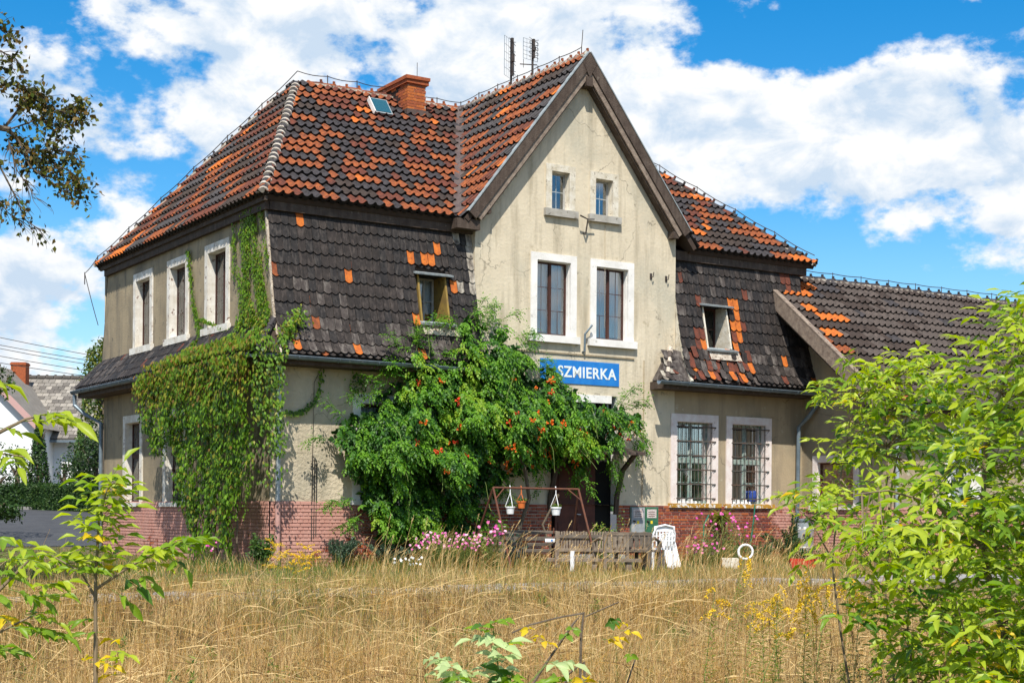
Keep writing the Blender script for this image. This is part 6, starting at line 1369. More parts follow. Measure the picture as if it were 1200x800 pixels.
# left sapling
D6 = 6.0; ls = []
main = [A(112, 900, D6), A(112, 760, D6), A(112, 680, D6), A(116, 610, D6), A(128, 562, D6)]
br1 = [A(112, 690, D6), A(150, 665, D6 - .05), A(185, 645, D6 - .1), A(215, 634, D6 - .15)]; br2 = [A(112, 700, D6), A(95, 670, D6), A(60, 650, D6 + .1)]
g_ = grd(112, D6)
for i, py in enumerate((566, 574, 584, 594, 604, 614, 624, 636, 648, 660, 674)):
    for ang in (random.uniform(-.6, .6), math.pi + random.uniform(-.6, .6), random.uniform(1, 2), random.uniform(-2, -1)): ls.append((A(128 - (py - 562) * .16, py, D6), outward(ang, .55), 2, random.uniform(.058, .08), (0, 1, 1) if random.random() < .93 else (1, 3)))
ls.append((A(128, 562, D6), outward(.3, 1.6), 1, .09, (0, 1)))
for t, (px, py) in enumerate(((150, 665), (168, 655), (185, 645), (200, 640), (215, 634), (175, 650))):
    for ang in (.2, -1.2, 1.3): ls.append((A(px, py, D6 - .08), outward(ang + random.uniform(-.4, .4), .35), 2, random.uniform(.055, .078), (0, 1, 1)))
for (px, py) in ((140, 672), (158, 668), (198, 650), (130, 690)): ls.append((A(px, py, D6 - .08), outward(random.uniform(-.5, .5), -.5), 1, .085, (0, 2)))
for (px, py) in ((60, 650), (78, 660), (45, 655), (95, 665)):
    for ang in (2.4, 3.4, .5): ls.append((A(px, py, D6 + .08), outward(ang + random.uniform(-.4, .4), .2), 2, random.uniform(.065, .08), (0, 1)))
for (px, py, m_) in ((116, 725, (0, 2)), (122, 740, (0, 1)), (118, 770, (3, 3, 1)), (128, 762, (3, 1)), (150, 748, (1, 3)), (104, 775, (3, 1)), (140, 790, (3, 0)), (100, 745, (0, 0)), (150, 770, (3, 1))):
    ls.append((A(px, py, D6), outward(random.choice((0, 3.1)) + random.uniform(-.6, .6), .1), random.choice((1, 2)), .065, m_))
sapling(g_, [(main, [.010, .009, .007, .005, .003]), (br1, [.007, .005, .004, .002]), (br2, [.006, .004, .003])], 'ash_sapling', 'slender sapling with bright green leaves in the left foreground', ls)
# second, nearer cluster at the left edge
ls = []; Dn = 5.0
for (px, py) in ((-20, 700), (0, 650), (20, 655), (10, 690), (-5, 630), (35, 700), (30, 720), (-10, 720), (10, 735), (40, 735), (-15, 760), (45, 690), (0, 675)):
    for k in range(2): ls.append((A(px, py, Dn + random.uniform(-.2, .2)), outward(random.uniform(-1.2, 1.2), random.uniform(-.2, .5)), 2, random.uniform(.055, .078), (0, 1, 0) if random.random() < .8 else (3, 1)))
sapling(grd(-60, Dn), [([A(-60, 950, Dn), A(-50, 760, Dn), A(-10, 700, Dn), A(40, 650, Dn)], [.012, .01, .007, .003]), ([A(-50, 760, Dn), A(0, 740, Dn), A(40, 720, Dn)], [.006, .005, .003])], 'ash_sapling', 'darker leafy sapling cut by the left edge low down', ls, limit=120)
ls = []; Dn = 4.4
for (px, py, an) in ((-5, 500, 0), (20, 494, .4), (35, 490, -.3), (50, 486, .3), (52, 486, -.4), (-10, 530, -.5), (8, 532, -.9), (-25, 440, .2)):
    ls.append((A(px, py, Dn), outward(an, random.uniform(-.2, .45)), random.choice((1, 2)), random.uniform(.06, .085), (0, 1, 1)))
sapling(grd(-160, Dn), [([A(-160, 900, Dn), A(-140, 640, Dn), A(-60, 540, Dn), A(0, 506, Dn), A(30, 491, Dn), A(53, 485, Dn)], [.014, .012, .008, .006, .004, .002]), ([A(-60, 540, Dn), A(-10, 530, Dn), A(30, 535, Dn)], [.005, .004, .002])], 'ash_sapling', 'sapling branch with long pointed leaves reaching in from the left edge', ls, limit=120)
# right-hand shrub, a dense group of young trees
def thicket(base_px, Dm, poly, n, stems, label, leaf, mats, limit=300, dj=1.0, name='box_elder_sapling', seed=1, extra=()):
    random.seed(seed); ls = []; xs_ = [p[0] for p in poly]; ys_ = [p[1] for p in poly]; tw = []
    while len(ls) < n:
        px, py = random.uniform(min(xs_), max(xs_)), random.uniform(min(ys_), max(ys_))
        if not pip((px, py), poly): continue
        if noise.noise(Vector((px * .017, py * .017, seed))) < -.30: continue
        dd = random.gauss(0, dj * .5); an = random.uniform(0, 6.28)
        up_ = random.uniform(-.7, .9); k = noise.noise(Vector((px * .012, py * .012, seed + 9)))
        ms = mats[0] if k > .12 else (mats[1] if k > -.2 else mats[2])
        if random.random() < .02: ms = (3, 1)
        ls.append((A(px, py, Dm) + c_fwd * dd, outward(an, up_), random.choice((1, 2, 2)), leaf * random.uniform(.7, 1.12), ms))
    ST = [([A(px, py, Dm) + c_fwd * q for (px, py, q) in pts], [r0 + (r1 - r0) * i / (len(pts) - 1) for i in range(len(pts))]) for pts, r0, r1 in stems]
    # twigs joining leaves to the stems
    allp = [p for pts, _ in ST for p in [pts[i].lerp(pts[i + 1], t / 4) for i in range(len(pts) - 1) for t in range(4)]]; tm = MB()
    for (p, d, *_r) in ls[::2]:
        q = min(allp, key=lambda s_: (s_ - p).length + .6 * max(0, s_.z - p.z) + random.random() * .12)
        if (q - p).length < .42: tm.tube([q, q.lerp(p, .5) + Vector((0, 0, -.02)), p], [.004, .003, .0015], 3, cap=False)
    E_ = sapling(grd(base_px, Dm), ST, name, label, ls + list(extra), limit=limit); tm.build('twigs', twig_m, E_, kind='stuff'); return E_
MT = ((1, 1, 1, 0), (1, 1, 0), (0, 2, 1))
thicket(1010, 9.6, [(988, 490), (985, 445), (995, 420), (1003, 405), (1012, 430), (1030, 428), (1045, 415), (1060, 425), (1078, 405), (1092, 412), (1105, 440), (1120, 470), (1120, 530), (1080, 570), (1000, 570), (960, 605), (930, 605), (918, 588), (940, 572), (960, 565), (985, 540)], 500,
        [([(1000, 830, 0), (985, 740, 0), (975, 660, 0), (985, 560, 0), (1000, 470, 0), (1005, 410, 0)], .009, .002), ([(1060, 830, .2), (1047, 700, .2), (1055, 560, .2), (1078, 460, .2), (1080, 410, .2)], .009, .002), ([(978, 660, 0), (950, 610, 0), (925, 585, 0)], .006, .002), ([(1020, 700, 0), (1040, 560, 0), (1035, 410, 0)], .009, .003)],
        'upright yellow green saplings in front of the annex roof', .078, MT, 300, .9, seed=41)
thicket(1120, 8.2, [(1000, 585), (1040, 570), (1090, 545), (1130, 500), (1150, 460), (1140, 440), (1150, 425), (1170, 435), (1162, 405), (1175, 370), (1190, 360), (1205, 350), (1260, 290), (1290, 900), (1090, 900), (1070, 800), (1050, 740), (1030, 690), (1000, 665), (988, 640), (985, 612)], 2000,
        [([(1190, 900, 0), (1180, 760, 0), (1150, 640, 0), (1155, 520, 0), (1190, 400, 0), (1215, 320, 0)], .024, .004), ([(1150, 640, 0), (1090, 590, -.1), (1030, 575, -.2), (985, 580, -.3)], .011, .003), ([(1200, 850, 0), (1120, 740, .2), (1075, 690, .2), (1015, 640, .1)], .008, .003), ([(1240, 900, .3), (1250, 600, .3), (1240, 350, .3)], .022, .006), ([(1085, 830, .2), (1075, 740, .2), (1080, 640, .2)], .008, .004)],
        'dense leafy young tree filling the right edge of the view', .098, MT, 300, 1.1, seed=42)
random.seed(43); ls = []
for (px, py, m_) in ((1110, 705, (1, 0)), (1130, 700, (0, 1)), (1150, 705, (0, 1)), (1120, 740, (3, 1)), (1138, 745, (3, 1)), (1150, 735, (3, 3)), (1160, 780, (3, 1)), (1150, 790, (3, 3)), (1170, 770, (1, 3)), (1085, 690, (0, 2)), (1000, 730, (2, 0)), (1030, 725, (2, 0)), (1050, 740, (0, 1)), (985, 720, (2, 0)), (1180, 690, (0, 1)), (1190, 720, (0, 1))):
    for k in range(2): ls.append((A(px, py, 7.6), outward(random.uniform(-2.5, 2.5), .1), 2, .075, m_))
sapling(grd(1140, 7.6), [([A(1140, 860, 7.6), A(1135, 760, 7.6), A(1120, 700, 7.6)], [.008, .006, .003]), ([A(1138, 790, 7.6), A(1170, 740, 7.6)], [.004, .002])], 'box_elder_sapling', 'low sapling with yellowing leaves at the lower right corner', ls, limit=150)
# sprigs at the bottom middle
pale = [leafm('sprig_pale', (0.50, 0.60, 0.30), (0.42, 0.53, 0.24), .4, .5), EL_[0], EL_[2], EL_[3]]
random.seed(47); E_ = empty('maple_seedling', grd(570, 6.6), 'pale green seedling leaves at the bottom middle edge', 'young tree'); L_ = Leaves(); tw = MB()
for (px, py, m_) in ((505, 798, 0), (528, 775, 0), (535, 785, 0), (545, 790, 0), (560, 795, 0), (572, 800, 0), (588, 790, 0), (595, 778, 0), (600, 800, 1), (612, 795, 2), (620, 805, 1), (585, 745, 0), (575, 762, 0), (640, 778, 0), (655, 800, 1), (676, 800, 3), (565, 805, 0), (545, 805, 1)):
    [compound(L_, tw, A(px + random.uniform(-6, 6), py + random.uniform(-5, 8), 6.6), outward(random.uniform(-3, 3), random.uniform(-.1, .6)), random.choice((1, 2)), .085, .42, (m_,), .25) for _ in range(2)]
for (px, py) in ((565, 735), (575, 730), (582, 742), (568, 752), (578, 758)): compound(L_, tw, A(px, py, 6.6), outward(random.uniform(-2, 4), .3), 1, .07, .5, (2, 2, 1), .2)
tw.tube([A(580, 850, 6.6), A(585, 790, 6.6), A(578, 738, 6.6)], .004, 4); tw.tube([A(600, 850, 6.6), A(620, 800, 6.6), A(640, 778, 6.6)], .004, 4); tw.tube([A(520, 850, 6.6), A(535, 780, 6.6)], .003, 4)
tw.build('stems', stem_green, E_); L_.objects('leaf', pale, E_, 200)
E_ = empty('broken_branch', grd(640, 7), 'bent broken twigs with a few yellow leaves in the grass', 'branch'); bm_ = MB(); Db = 7
bm_.tube([A(600, 840, Db), A(639, 778, Db), A(672, 730, Db), A(684, 717, Db), A(681, 745, Db), A(679, 830, Db)], [.007, .007, .006, .006, .007, .008], 6); bm_.tube([A(684, 718, Db), A(655, 723, Db), A(620, 732, Db), A(600, 741, Db)], .0045, 5); bm_.tube([A(686, 722, Db), A(725, 705, Db)], .003, 4); bm_.tube([A(650, 850, Db), A(665, 790, Db), A(684, 775, Db), A(690, 840, Db)], .007, 5); bm_.tube([A(700, 840, Db), A(735, 800, Db), A(745, 770, Db)], .004, 4); bm_.build('twig', bark, E_)
L_ = Leaves(); tw = MB()
for (px, py, m_) in ((622, 735, 3), (634, 745, 3), (632, 750, 3), (657, 742, 1), (668, 735, 1), (706, 748, 3), (712, 745, 3), (727, 738, 3), (722, 725, 2), (715, 727, 2), (742, 765, 1), (608, 752, 3), (730, 730, 3)): compound(L_, tw, A(px, py, 7), outward(random.uniform(-2, 2), 0), 1, .05, .55, (m_,), .3)
tw.build('leaf_stalks', stem_green, E_, kind='stuff'); L_.objects('leaf', pale, E_, 100)

# ------------------------------------------------------------------ garden furniture and clutter
def local_thing(name, p, label, cat, rz=0, group=None): return empty(name, p, label, cat, group, rz)
def part(mb, name, m, par, **k): return mb.build(name, m, par, local=True, **k)
p = grd(705, 30.6)
B = local_thing('garden_bench', p, 'grey weathered garden bench with a back of thin upright slats', 'bench', RZV)
for i in range(34): q = MB(); x_ = -.93 + i * 1.86 / 33; q.box((x_ - .02, -.012, .36), (x_ + .02, .012, .80 + random.uniform(-.008, .012)), jit=.003); part(q, 'slat', wood_bench, B)
for z in (.42, .70): q = MB(); q.box((-.96, -.045, z - .035), (.96, -.014, z + .035), jit=.004); part(q, 'rail', wood_bench_d if z > .5 else wood_bench, B)
for z in (.40,):
    for k in range(4): q = MB(); q.box((-.96, .06 + k * .12, z), (.96, .16 + k * .12, z + .03), jit=.004); part(q, 'seat_board', wood_bench, B)
for x_ in (-.9, .9):
    for y_ in (-.02, .5): q = MB(); q.box((x_ - .035, y_ - .03, -.02), (x_ + .035, y_ + .03, .62 if y_ > 0 else .8), jit=.004); part(q, 'leg', wood_bench, B)
    q = MB(); q.box((x_ - .05, -.05, .60), (x_ + .05, .56, .635), jit=.004); part(q, 'armrest', wood_bench, B)
q = MB(); q.box((-1.15, -.50, .20), (.75, -.30, .27), jit=.006); lowb = local_thing('plank_bench', grd(697, 30.0), 'low rough plank on posts in front of the slatted bench', 'bench', RZV)
q = MB(); q.box((-.95, -.1, .20), (.95, .1, .27), jit=.008); part(q, 'seat', wood_bench, lowb)
for x_ in (-.75, .0, .7): q = MB(); q.box((x_ - .05, -.06, -.03), (x_ + .05, .06, .20), jit=.006); part(q, 'leg', wood_bench, lowb)
for px, Dm in ((652, 29.9), (671, 29.9)):
    c = grd(px, Dm); q = MB(); q.tube([(0, 0, -.02), (0, 0, .42 if px > 660 else .45)], .045 if px > 660 else .025, 8); o = q.build('pipe', white_pl if px > 660 else wood_grey, None, local=True); o.location = c; tag(o, 'thick white plastic pipe standing by the plank bench' if px > 660 else 'thin grey post at the left end of the slatted bench', 'pipe')
def chair_wood(px, Dm, rz, label, m_):
    C_ = local_thing('wooden_chair', grd(px, Dm), label, 'chair', rz)
    for x_ in (-.25, .25):
        for y_ in (-.24, .24): q = MB(); q.box((x_ - .03, y_ - .03, -.02), (x_ + .03, y_ + .03, .62 if y_ > 0 else .78), jit=.005); part(q, 'leg', m_, C_)
        q = MB(); q.tube([(x_, -.26, .64), (x_, .0, .68), (x_, .28, .60), (x_, .34, .50)], .03, 6); part(q, 'armrest', m_, C_)
    for k in range(4): q = MB(); q.box((-.28, -.24 + k * .13, .40), (.28, -.13 + k * .13, .43), jit=.004); part(q, 'seat_board', m_, C_)
    for k in range(4): q = MB(); q.box((-.2 + k * .12, -.26, .5), (-.12 + k * .12, -.235, .75), jit=.004); part(q, 'slat', m_, C_)
    q = MB(); q.box((-.28, -.275, .74), (.28, -.235, .80), jit=.006); part(q, 'top_rail', m_, C_)
chair_wood(716, 30.1, RZV + .4, 'weathered wooden armchair in front of the slatted bench', wood_bench); chair_wood(754, 30.4, RZV - .5, 'dark wooden armchair left of the white plastic chair', wood_bench_d)
# dark plank bench by the swing
S_ = local_thing('slatted_bench', grd(613, 31.6), 'dark rusty framed bench with four long planks', 'bench', RZV + .08)
for k in range(4): q = MB(); q.box((-.68, -.02 + k * .02, .34 + k * .13), (.68, .01 + k * .02, .41 + k * .13), jit=.01); part(q, 'slat', wood_bench_d, S_)
for k in range(3): q = MB(); q.box((-.68, .10 + k * .13, .33), (.68, .20 + k * .13, .36), jit=.006); part(q, 'seat_board', wood_bench_d, S_)
for x_ in (-.66, .66): q = MB(); q.tube([(x_, .45, 0), (x_, .42, .32), (x_, -.02, .33), (x_, .05, .86)], .018, 6); q.tube([(x_, -.02, 0), (x_, 0, .33)], .018, 6); part(q, 'leg', rust, S_)
# swing frame
a0, a1 = A(578, 571, 31), A(678, 573, 31); SW = empty('swing_frame', grd(628, 31), 'rusty tubular swing frame with hanging flower pots', 'frame')
def rod(name, pts, r, m_, par): q = MB(); q.tube(pts, r, 7); return q.build(name, m_, par)
rod('top_bar', [a0, a1], .022, rust, SW)
rod('leg', [a0, grd(600, 30.2)], .022, rust, SW); rod('leg', [a0, grd(548, 31.9)], .022, rust, SW); rod('leg', [a1, grd(702, 30.2)], .022, rust, SW); rod('leg', [a1, grd(668, 32)], .022, rust, SW)
rod('brace', [a0.lerp(a1, .13), a0.lerp(grd(600, 30.2), .14)], .014, rust, SW); rod('brace', [a0.lerp(a1, .87), a1.lerp(grd(702, 30.2), .14)], .014, rust, SW); rod('brace', [a0.lerp(grd(548, 31.9), .55), a0.lerp(grd(600, 30.2), .55)], .012, rust, SW)
def hanging_pot(px, ytop, ypot, m_, label, r):
    top = A(px, ytop, 31); top.z = a0.lerp(a1, (px - 578) / 100).z - .02; pot = A(px, ypot, 31); E2 = empty('hanging_pot', pot, label, 'flower pot', 'flower pots hanging on the swing frame')
    q = MB(); q.lathe(pot, [(0, -r * .75), (r * .68, -r * .75), (r * .9, r * .5), (r * 1.02, r * .5), (r * 1.02, r * .75), (r * .9, r * .75), (r * .85, r * .4), (0, r * .4)], 14); q.build('pot', m_, E2, smooth=False)
    q = MB(); rim = pot.z + r * .75
    for k in range(3): an = k * 2.1 + .4; q.tube([(pot.x + math.cos(an) * r, pot.y + math.sin(an) * r, rim), (top.x, top.y, top.z - .08)], .007, 4)
    q.tube([(top.x, top.y, top.z - .09), (top.x, top.y, top.z + .03), (top.x, top.y + .02, top.z + .07)], .010, 5); q.build('hanger', m_, E2)
    L2 = Leaves()
    for k in range(90): L2.add(Vector((pot.x, pot.y, rim - .02)) + Vector((random.gauss(0, r * .5), random.gauss(0, r * .5), random.uniform(0, .06))), rv() + Vector((0, 0, .6)), rv(), .055, .02, random.randrange(3))
    L2.build('plant', BL, E2)
random.seed(51)
hanging_pot(598, 571, 597.5, white_pl, 'left white pot hanging from the swing frame', .105); hanging_pot(611, 571, 591, orange_pl, 'orange clay coloured pot hanging behind the left white one', .10); hanging_pot(651.5, 571, 598.5, white_pl, 'right white pot hanging from the swing frame', .115)
# white plastic chair
PC = local_thing('plastic_chair', grd(772, 31.6), 'white plastic garden chair with a pierced back', 'chair', RZV + .35)
for x_ in (-.24, .24):
    for y_ in (-.22, .24): q = MB(); q.beam((x_, y_, 0), (x_ * .92, y_ * .92, .44), .05, .035); part(q, 'leg', white_pl, PC)
    q = MB(); q.tube([(x_ * 1.08, .26, .44), (x_ * 1.12, .24, .64), (x_ * 1.12, -.1, .66), (x_ * 1.0, -.22, .70)], .022, 6); part(q, 'armrest', white_pl, PC)
q = MB(); q.box((-.25, -.23, .42), (.25, .26, .455)); part(q, 'seat', white_pl, PC)
q = MB(); q.tube([(-.25, -.21, .44), (-.25, -.27, .75), (-.19, -.30, .90), (0, -.31, .94), (.19, -.30, .90), (.25, -.27, .75), (.25, -.21, .44)], .024, 6); q.box((-.24, -.29, .80), (.24, -.275, .92)); 
for k in range(6): x_ = -.18 + k * .072; q.box((x_ - .016, -.285, .5), (x_ + .016, -.265, .82))
for z in (.6, .7): q.box((-.24, -.286, z), (.24, -.268, z + .02))
part(q, 'backrest', white_pl, PC)
q = MB(); w0 = grd(791, 32.4); Mb = Matrix.Translation(w0) @ Matrix.Rotation(RZV + .1, 4, 'Z') @ Matrix.Rotation(R(-11), 4, 'Y') @ Matrix.Rotation(R(-14), 4, 'X'); q.obox(Mb, (-.15, -.012, 0), (.15, .012, .80)); LBd = q.build('leaning_board', white_pl, None); tag(LBd, 'white board leaning beside the plastic chair', 'board')
q = MB(); q.obox(Mb, (-.135, -.016, .45), (.135, -.0125, .78)); q.build('grey_patch', grey_p, LBd)
q = MB(); c = A(645, 633, 30.9); q.obox(Matrix.Translation(c) @ Matrix.Rotation(RZV, 4, 'Z'), (-.11, -.02, -.03), (.13, .0, .04)); o = q.build('white_box', white_pl, None); tag(o, 'small white plastic box with a blue dot on the bench end', 'box'); q = MB(); q.obox(Matrix.Translation(c) @ Matrix.Rotation(RZV, 4, 'Z'), (.01, -.024, -.015), (.05, -.0202, .02)); q.build('blue_dot', sign_blue, o)
# meter cupboards on the brick plinth
MC = empty('meter_cupboard', (9.75, -.05, .7), 'pair of grey and green metal meter doors on the brick wall', 'cupboard')
q = MB(); q.box((9.33, -.07, .66), (10.19, -.03, 1.345)); q.build('frame', mat('cupboard_frame', (.10, .14, .11), rough=.7), MC)
for (a_, b_, m_, lab) in ((9.36, 9.755, grey_p, 'grey door with a rusty notice'), (9.775, 10.16, green_p, 'green door with a pale notice')):
    q = MB(); q.box((a_, -.09, .69), (b_, -.071, 1.32)); d_ = q.build('door', m_, MC, label=lab); q = MB(); q.box((a_ + .05, -.095, 1.07), (b_ - .05, -.0905, 1.28)); q.build('notice', notice_m, d_)
    q = MB(); q.box((a_ + .16, -.094, .93), (a_ + .22, -.0905, 1.0)); q.build('sticker', yellow_p, d_); q = MB(); q.tube([(a_ + .04, -.10, 1.0), (a_ + .10, -.115, .98)], .018, 6); q.build('padlock', iron, d_)
    q = MB()
    for k in range(3): q.box((a_ + .09, -.0975, 1.11 + k * .05), (b_ - .10, -.0953, 1.125 + k * .05))
    q.build('notice_lines', iron if m_ == grey_p else rust, d_)
# rain barrel under the downpipe
bp_ = Vector((14.70, -.38, 0)); RB = empty('rain_barrel', bp_, 'galvanised metal barrel standing under the right downpipe', 'barrel')
q = MB(); q.lathe(bp_, [(0, .0), (.25, .0), (.26, .3), (.27, .31), (.27, .34), (.265, .35), (.285, .98), (.30, .99), (.30, 1.03), (.27, 1.03)], 22); q.build('body', zinc_l, RB, smooth=False)
q = MB(); q.lathe(bp_, [(.305, 1.0), (.31, 1.035), (.28, 1.05), (.06, 1.08)], 22); q.build('lid', zinc, RB)
for an in (3.6, 4.1, 5.2): q = MB(); q.obox(Matrix.Translation(bp_) @ Matrix.Rotation(an, 4, 'Z'), (.268, -.035, .80), (.285, .035, .86)); q.build('label_patch', white_pl, RB)
q = MB(); q.obox(Matrix.Translation(bp_) @ Matrix.Rotation(4.3, 4, 'Z'), (.262, -.10, .62), (.282, .10, .68)); q.build('dark_mark', iron, RB)
# white hoop planter, red planter, hose, wall plant
c = grd(873, 32.5); HP = local_thing('hoop_planter', c, 'white tyre ring standing up beside a small white trough', 'planter', RZV)
q = MB(); q.tube([(.02 + .155 * math.cos(t * .314), 0, .36 + .155 * math.sin(t * .314)) for t in range(21)], .026, 8); part(q, 'ring', white_pl, HP); q = MB(); q.box((-.50, -.10, .0), (-.14, .12, .22), jit=.01); part(q, 'trough', trim_old, HP)
c = grd(941, 32.5); RP = local_thing('red_planter', c, 'red plastic trough planter among weeds near the barrel', 'planter', RZV); q = MB(); q.add([(-.24, -.10, 0), (.24, -.10, 0), (.24, .10, 0), (-.24, .10, 0), (-.30, -.13, .22), (.30, -.13, .22), (.30, .13, .22), (-.30, .13, .22)], [(0, 3, 2, 1), (4, 5, 6, 7), (0, 1, 5, 4), (1, 2, 6, 5), (2, 3, 7, 6), (3, 0, 4, 7)]); part(q, 'trough', red_pl, RP); L2 = Leaves()
for k in range(200): L2.add(Vector(c) + c_right * random.gauss(0, .16) + Vector((0, 0, .22 + random.random() * .2)), rv() + Vector((0, 0, .4)), rv(), .08, .04, random.randrange(2))
L2.build('plant', BL, RP)
q = MB(); q.tube([(13.25, -.14, 1.42), (13.2, -.16, 1.1), (13.1, -.2, .7), (12.95, -.3, .3), (12.8, -.5, .05)], .018, 6); o = q.build('garden_hose', hose_m, None); tag(o, 'green hose hanging from the right barred window', 'hose')
q = MB(); q.tube([(11.4 + .02, -.5, .0), (11.3, -.45, .5), (11.35, -.4, .9), (11.55, -.35, 1.15)], .018, 6); o = q.build('garden_hose', hose_m, None); tag(o, 'green hose loop behind the hanging strap leaved plant', 'hose')
SPc = Vector((11.95, -.35, .95)); SPt = empty('strap_leaf_plant', SPc, 'yellow green strap leaved plant in a pot against the plinth', 'plant'); L2 = Leaves()
for k in range(260):
    an = random.uniform(0, 6.28); L2.add(SPc + rv() * .05 + Vector((0, 0, .1)), (math.cos(an), math.sin(an), random.uniform(-.5, 1.1)), (0, 0, 1), random.uniform(.22, .42), .025, random.randrange(2))
L2.build('foliage', [FOL[1], BL[2]], SPt, fine=True); q = MB(); q.lathe(SPc, [(0, -.12), (.10, -.12), (.14, .1), (.12, .1), (0, .08)], 12); q.tube([SPc + Vector((0, 0, -.12)), (SPc.x, SPc.y, 0)], .03, 6); q.build('pot', rust, SPt)
# blue water cans / dark wheelbarrow glimpsed behind the right leaves
c = Vector((15.55, -3.7, 0)); WB = local_thing('wheelbarrow', c, 'dark wheelbarrow half hidden behind the right saplings', 'wheelbarrow', .3)
q = MB(); q.add([(-.35, -.25, .35), (.35, -.2, .35), (.35, .2, .35), (-.35, .25, .35), (-.5, -.35, .7), (.5, -.3, .62), (.5, .3, .62), (-.5, .35, .7)], [(0, 3, 2, 1), (0, 1, 5, 4), (1, 2, 6, 5), (2, 3, 7, 6), (3, 0, 4, 7)]); part(q, 'tray', mat('barrow_blue', (.02, .045, .08), (.04, .07, .1), 5, .6), WB); q = MB(); q.tube([(.55 + .18 * math.cos(t * .63), 0, .18 + .18 * math.sin(t * .63)) for t in range(11)], .04, 6); part(q, 'wheel', black, WB)
for s in (-1, 1): q = MB(); q.tube([(.55, s * .06, .18), (.2, s * .2, .33), (-.9, s * .3, .62)], .017, 5); part(q, 'handle', rust, WB)

# ------------------------------------------------------------------ background: neighbour's house, hedge, trees, wires
hp = at(60, 599, 75); HB = empty('neighbour_house', (hp.x, hp.y, 1.1), 'white neighbouring house with a grey tiled roof behind the hedge', 'house')
def hw(r, d, z): return Vector(CAMP) + c_right * r + c_fwd * (75 + d) + Vector((0, 0, z - CAMP[2]))   # house frame: r right, d depth
def quad(mb, pts, mi=0): mb.add(pts, [tuple(range(len(pts)))], mi)
rx = lambda px: (px - 600) / 1744 * 75
q = MB(); x0, x1 = rx(-40), rx(240); ev_z, rd_z = 4.95, 8.1
q.add([hw(x0, 0, .9), hw(x1, 0, .9), hw(x1, 0, ev_z), hw(x0, 0, ev_z), hw(x0, 8, .9), hw(x1, 8, .9), hw(x1, 8, ev_z), hw(x0, 8, ev_z), hw(x1, 4, rd_z), hw(x0, 4, rd_z)], [(0, 1, 2, 3), (1, 5, 6, 8, 2), (5, 4, 7, 6), (4, 0, 3, 9, 7)]); q.build('wall', white_wall, HB)
# front cross gable on the left
gx0, gx1, gm = rx(-75), rx(62), rx(-6); ax = 8.25
q = MB(); q.add([hw(gx0, -3, .9), hw(gx1, -3, .9), hw(gx1, -3, 5.3), hw(gm, -3, ax), hw(gx0, -3, 5.3), hw(gx1, 0, .9), hw(gx1, 0, 5.3), hw(gx0, 0, .9), hw(gx0, 0, 5.3)], [(0, 1, 2, 3, 4), (1, 5, 6, 2), (7, 0, 4, 8)]); q.build('wall', white_wall, HB)
sl_g = (ax - 5.3) / (gx1 - gm); q = MB()
for sg, gx in ((1, gx1), (-1, gx0)):
    e_ = gx + sg * .35; ze_ = 5.3 - sl_g * .35
    q.add([hw(gm, -3.3, ax + .1), hw(e_, -3.3, ze_ + .1), hw(e_, 4, ze_ + .1), hw(gm, 4, ax + .1), hw(gm, -3.3, ax - .15), hw(e_, -3.3, ze_ - .15)], [(0, 1, 2, 3), (0, 4, 5, 1)])
q.build('roof', far_tile_m[0], HB); q = MB()
for sg, gx in ((1, gx1), (-1, gx0)): e_ = gx + sg * .36; ze_ = 5.3 - sl_g * .36; q.beam(hw(gm, -3.33, ax + .02), hw(e_, -3.33, ze_ + .02), .08, .28)
q.build('bargeboard', pink_verge, HB)
q = MB(); a_, b_, c_, d_ = hw(x0 - .4, -.55, ev_z - .30), hw(x1 + .4, -.55, ev_z - .30), hw(x1 + .4, 4, rd_z), hw(x0 - .4, 4, rd_z); q.add([a_, b_, c_, d_, a_ - Vector((0, 0, .15)), b_ - Vector((0, 0, .15))], [(0, 1, 2, 3), (4, 5, 1, 0)]); q.add([hw(x0 - .4, 8.5, ev_z - .3), hw(x1 + .4, 8.5, ev_z - .3), c_, d_], [(3, 2, 1, 0)]); q.build('roof', far_tile_m[1], HB)
# rows of roof tiles, real pieces
q = MB(); random.seed(61); Vr = (c_ - b_); Lr = Vr.length; Vr.normalize(); nr = int(Lr / .32); nn = (b_ - a_).cross(d_ - a_).normalized()
Ur = (b_ - a_).normalized(); cnt_ = 0; Lu = (b_ - a_).length; ft = mesh_of(MB().box((-.13, 0, -.03), (.13, .38, .0)), 'roof_tile', [far_tile_m[0]]); pcs = []
ftm = [mesh_of(MB().box((-.155, 0, -.035), (.155, .38, .0)), 'roof_tile', [mm]) for mm in far_tile_m]
for i in range(nr):
    u = .1 if i % 2 else .26
    while u < Lu:
        o = a_ + Ur * u + Vr * (i * .32) + nn * .05; u += .33
        M = Matrix.Translation(o) @ Matrix(((Ur.x, Vr.x, nn.x), (Ur.y, Vr.y, nn.y), (Ur.z, Vr.z, nn.z))).to_4x4() @ Matrix.Rotation(R(-3) + random.uniform(-.01, .01), 4, 'X'); k = random.choices([0, 1, 2], [5, 3, 2 + 3 * (i < 6)])[0]; pcs.append((M, ftm[k], 0, None))
emit(pcs, 'roof_tile', HB, HB, far_tile_m, 'roof_tiles')
q = MB()
for i in range(int(Lu / .45)): o = d_ + Ur * (i * .45); q.obox(Matrix.Translation(o + Vector((0, 0, .05))) @ Matrix.Rotation(RZV, 4, 'Z'), (0, -.14, -.08), (.42, .14, .06)); q.obox(Matrix.Translation(o + Vector((0, 0, .12))) @ Matrix.Rotation(RZV, 4, 'Z'), (0, -.1, -.04), (.08, .1, .04))
q.build('ridge_tiles', far_tile_m[1], HB, kind='stuff')
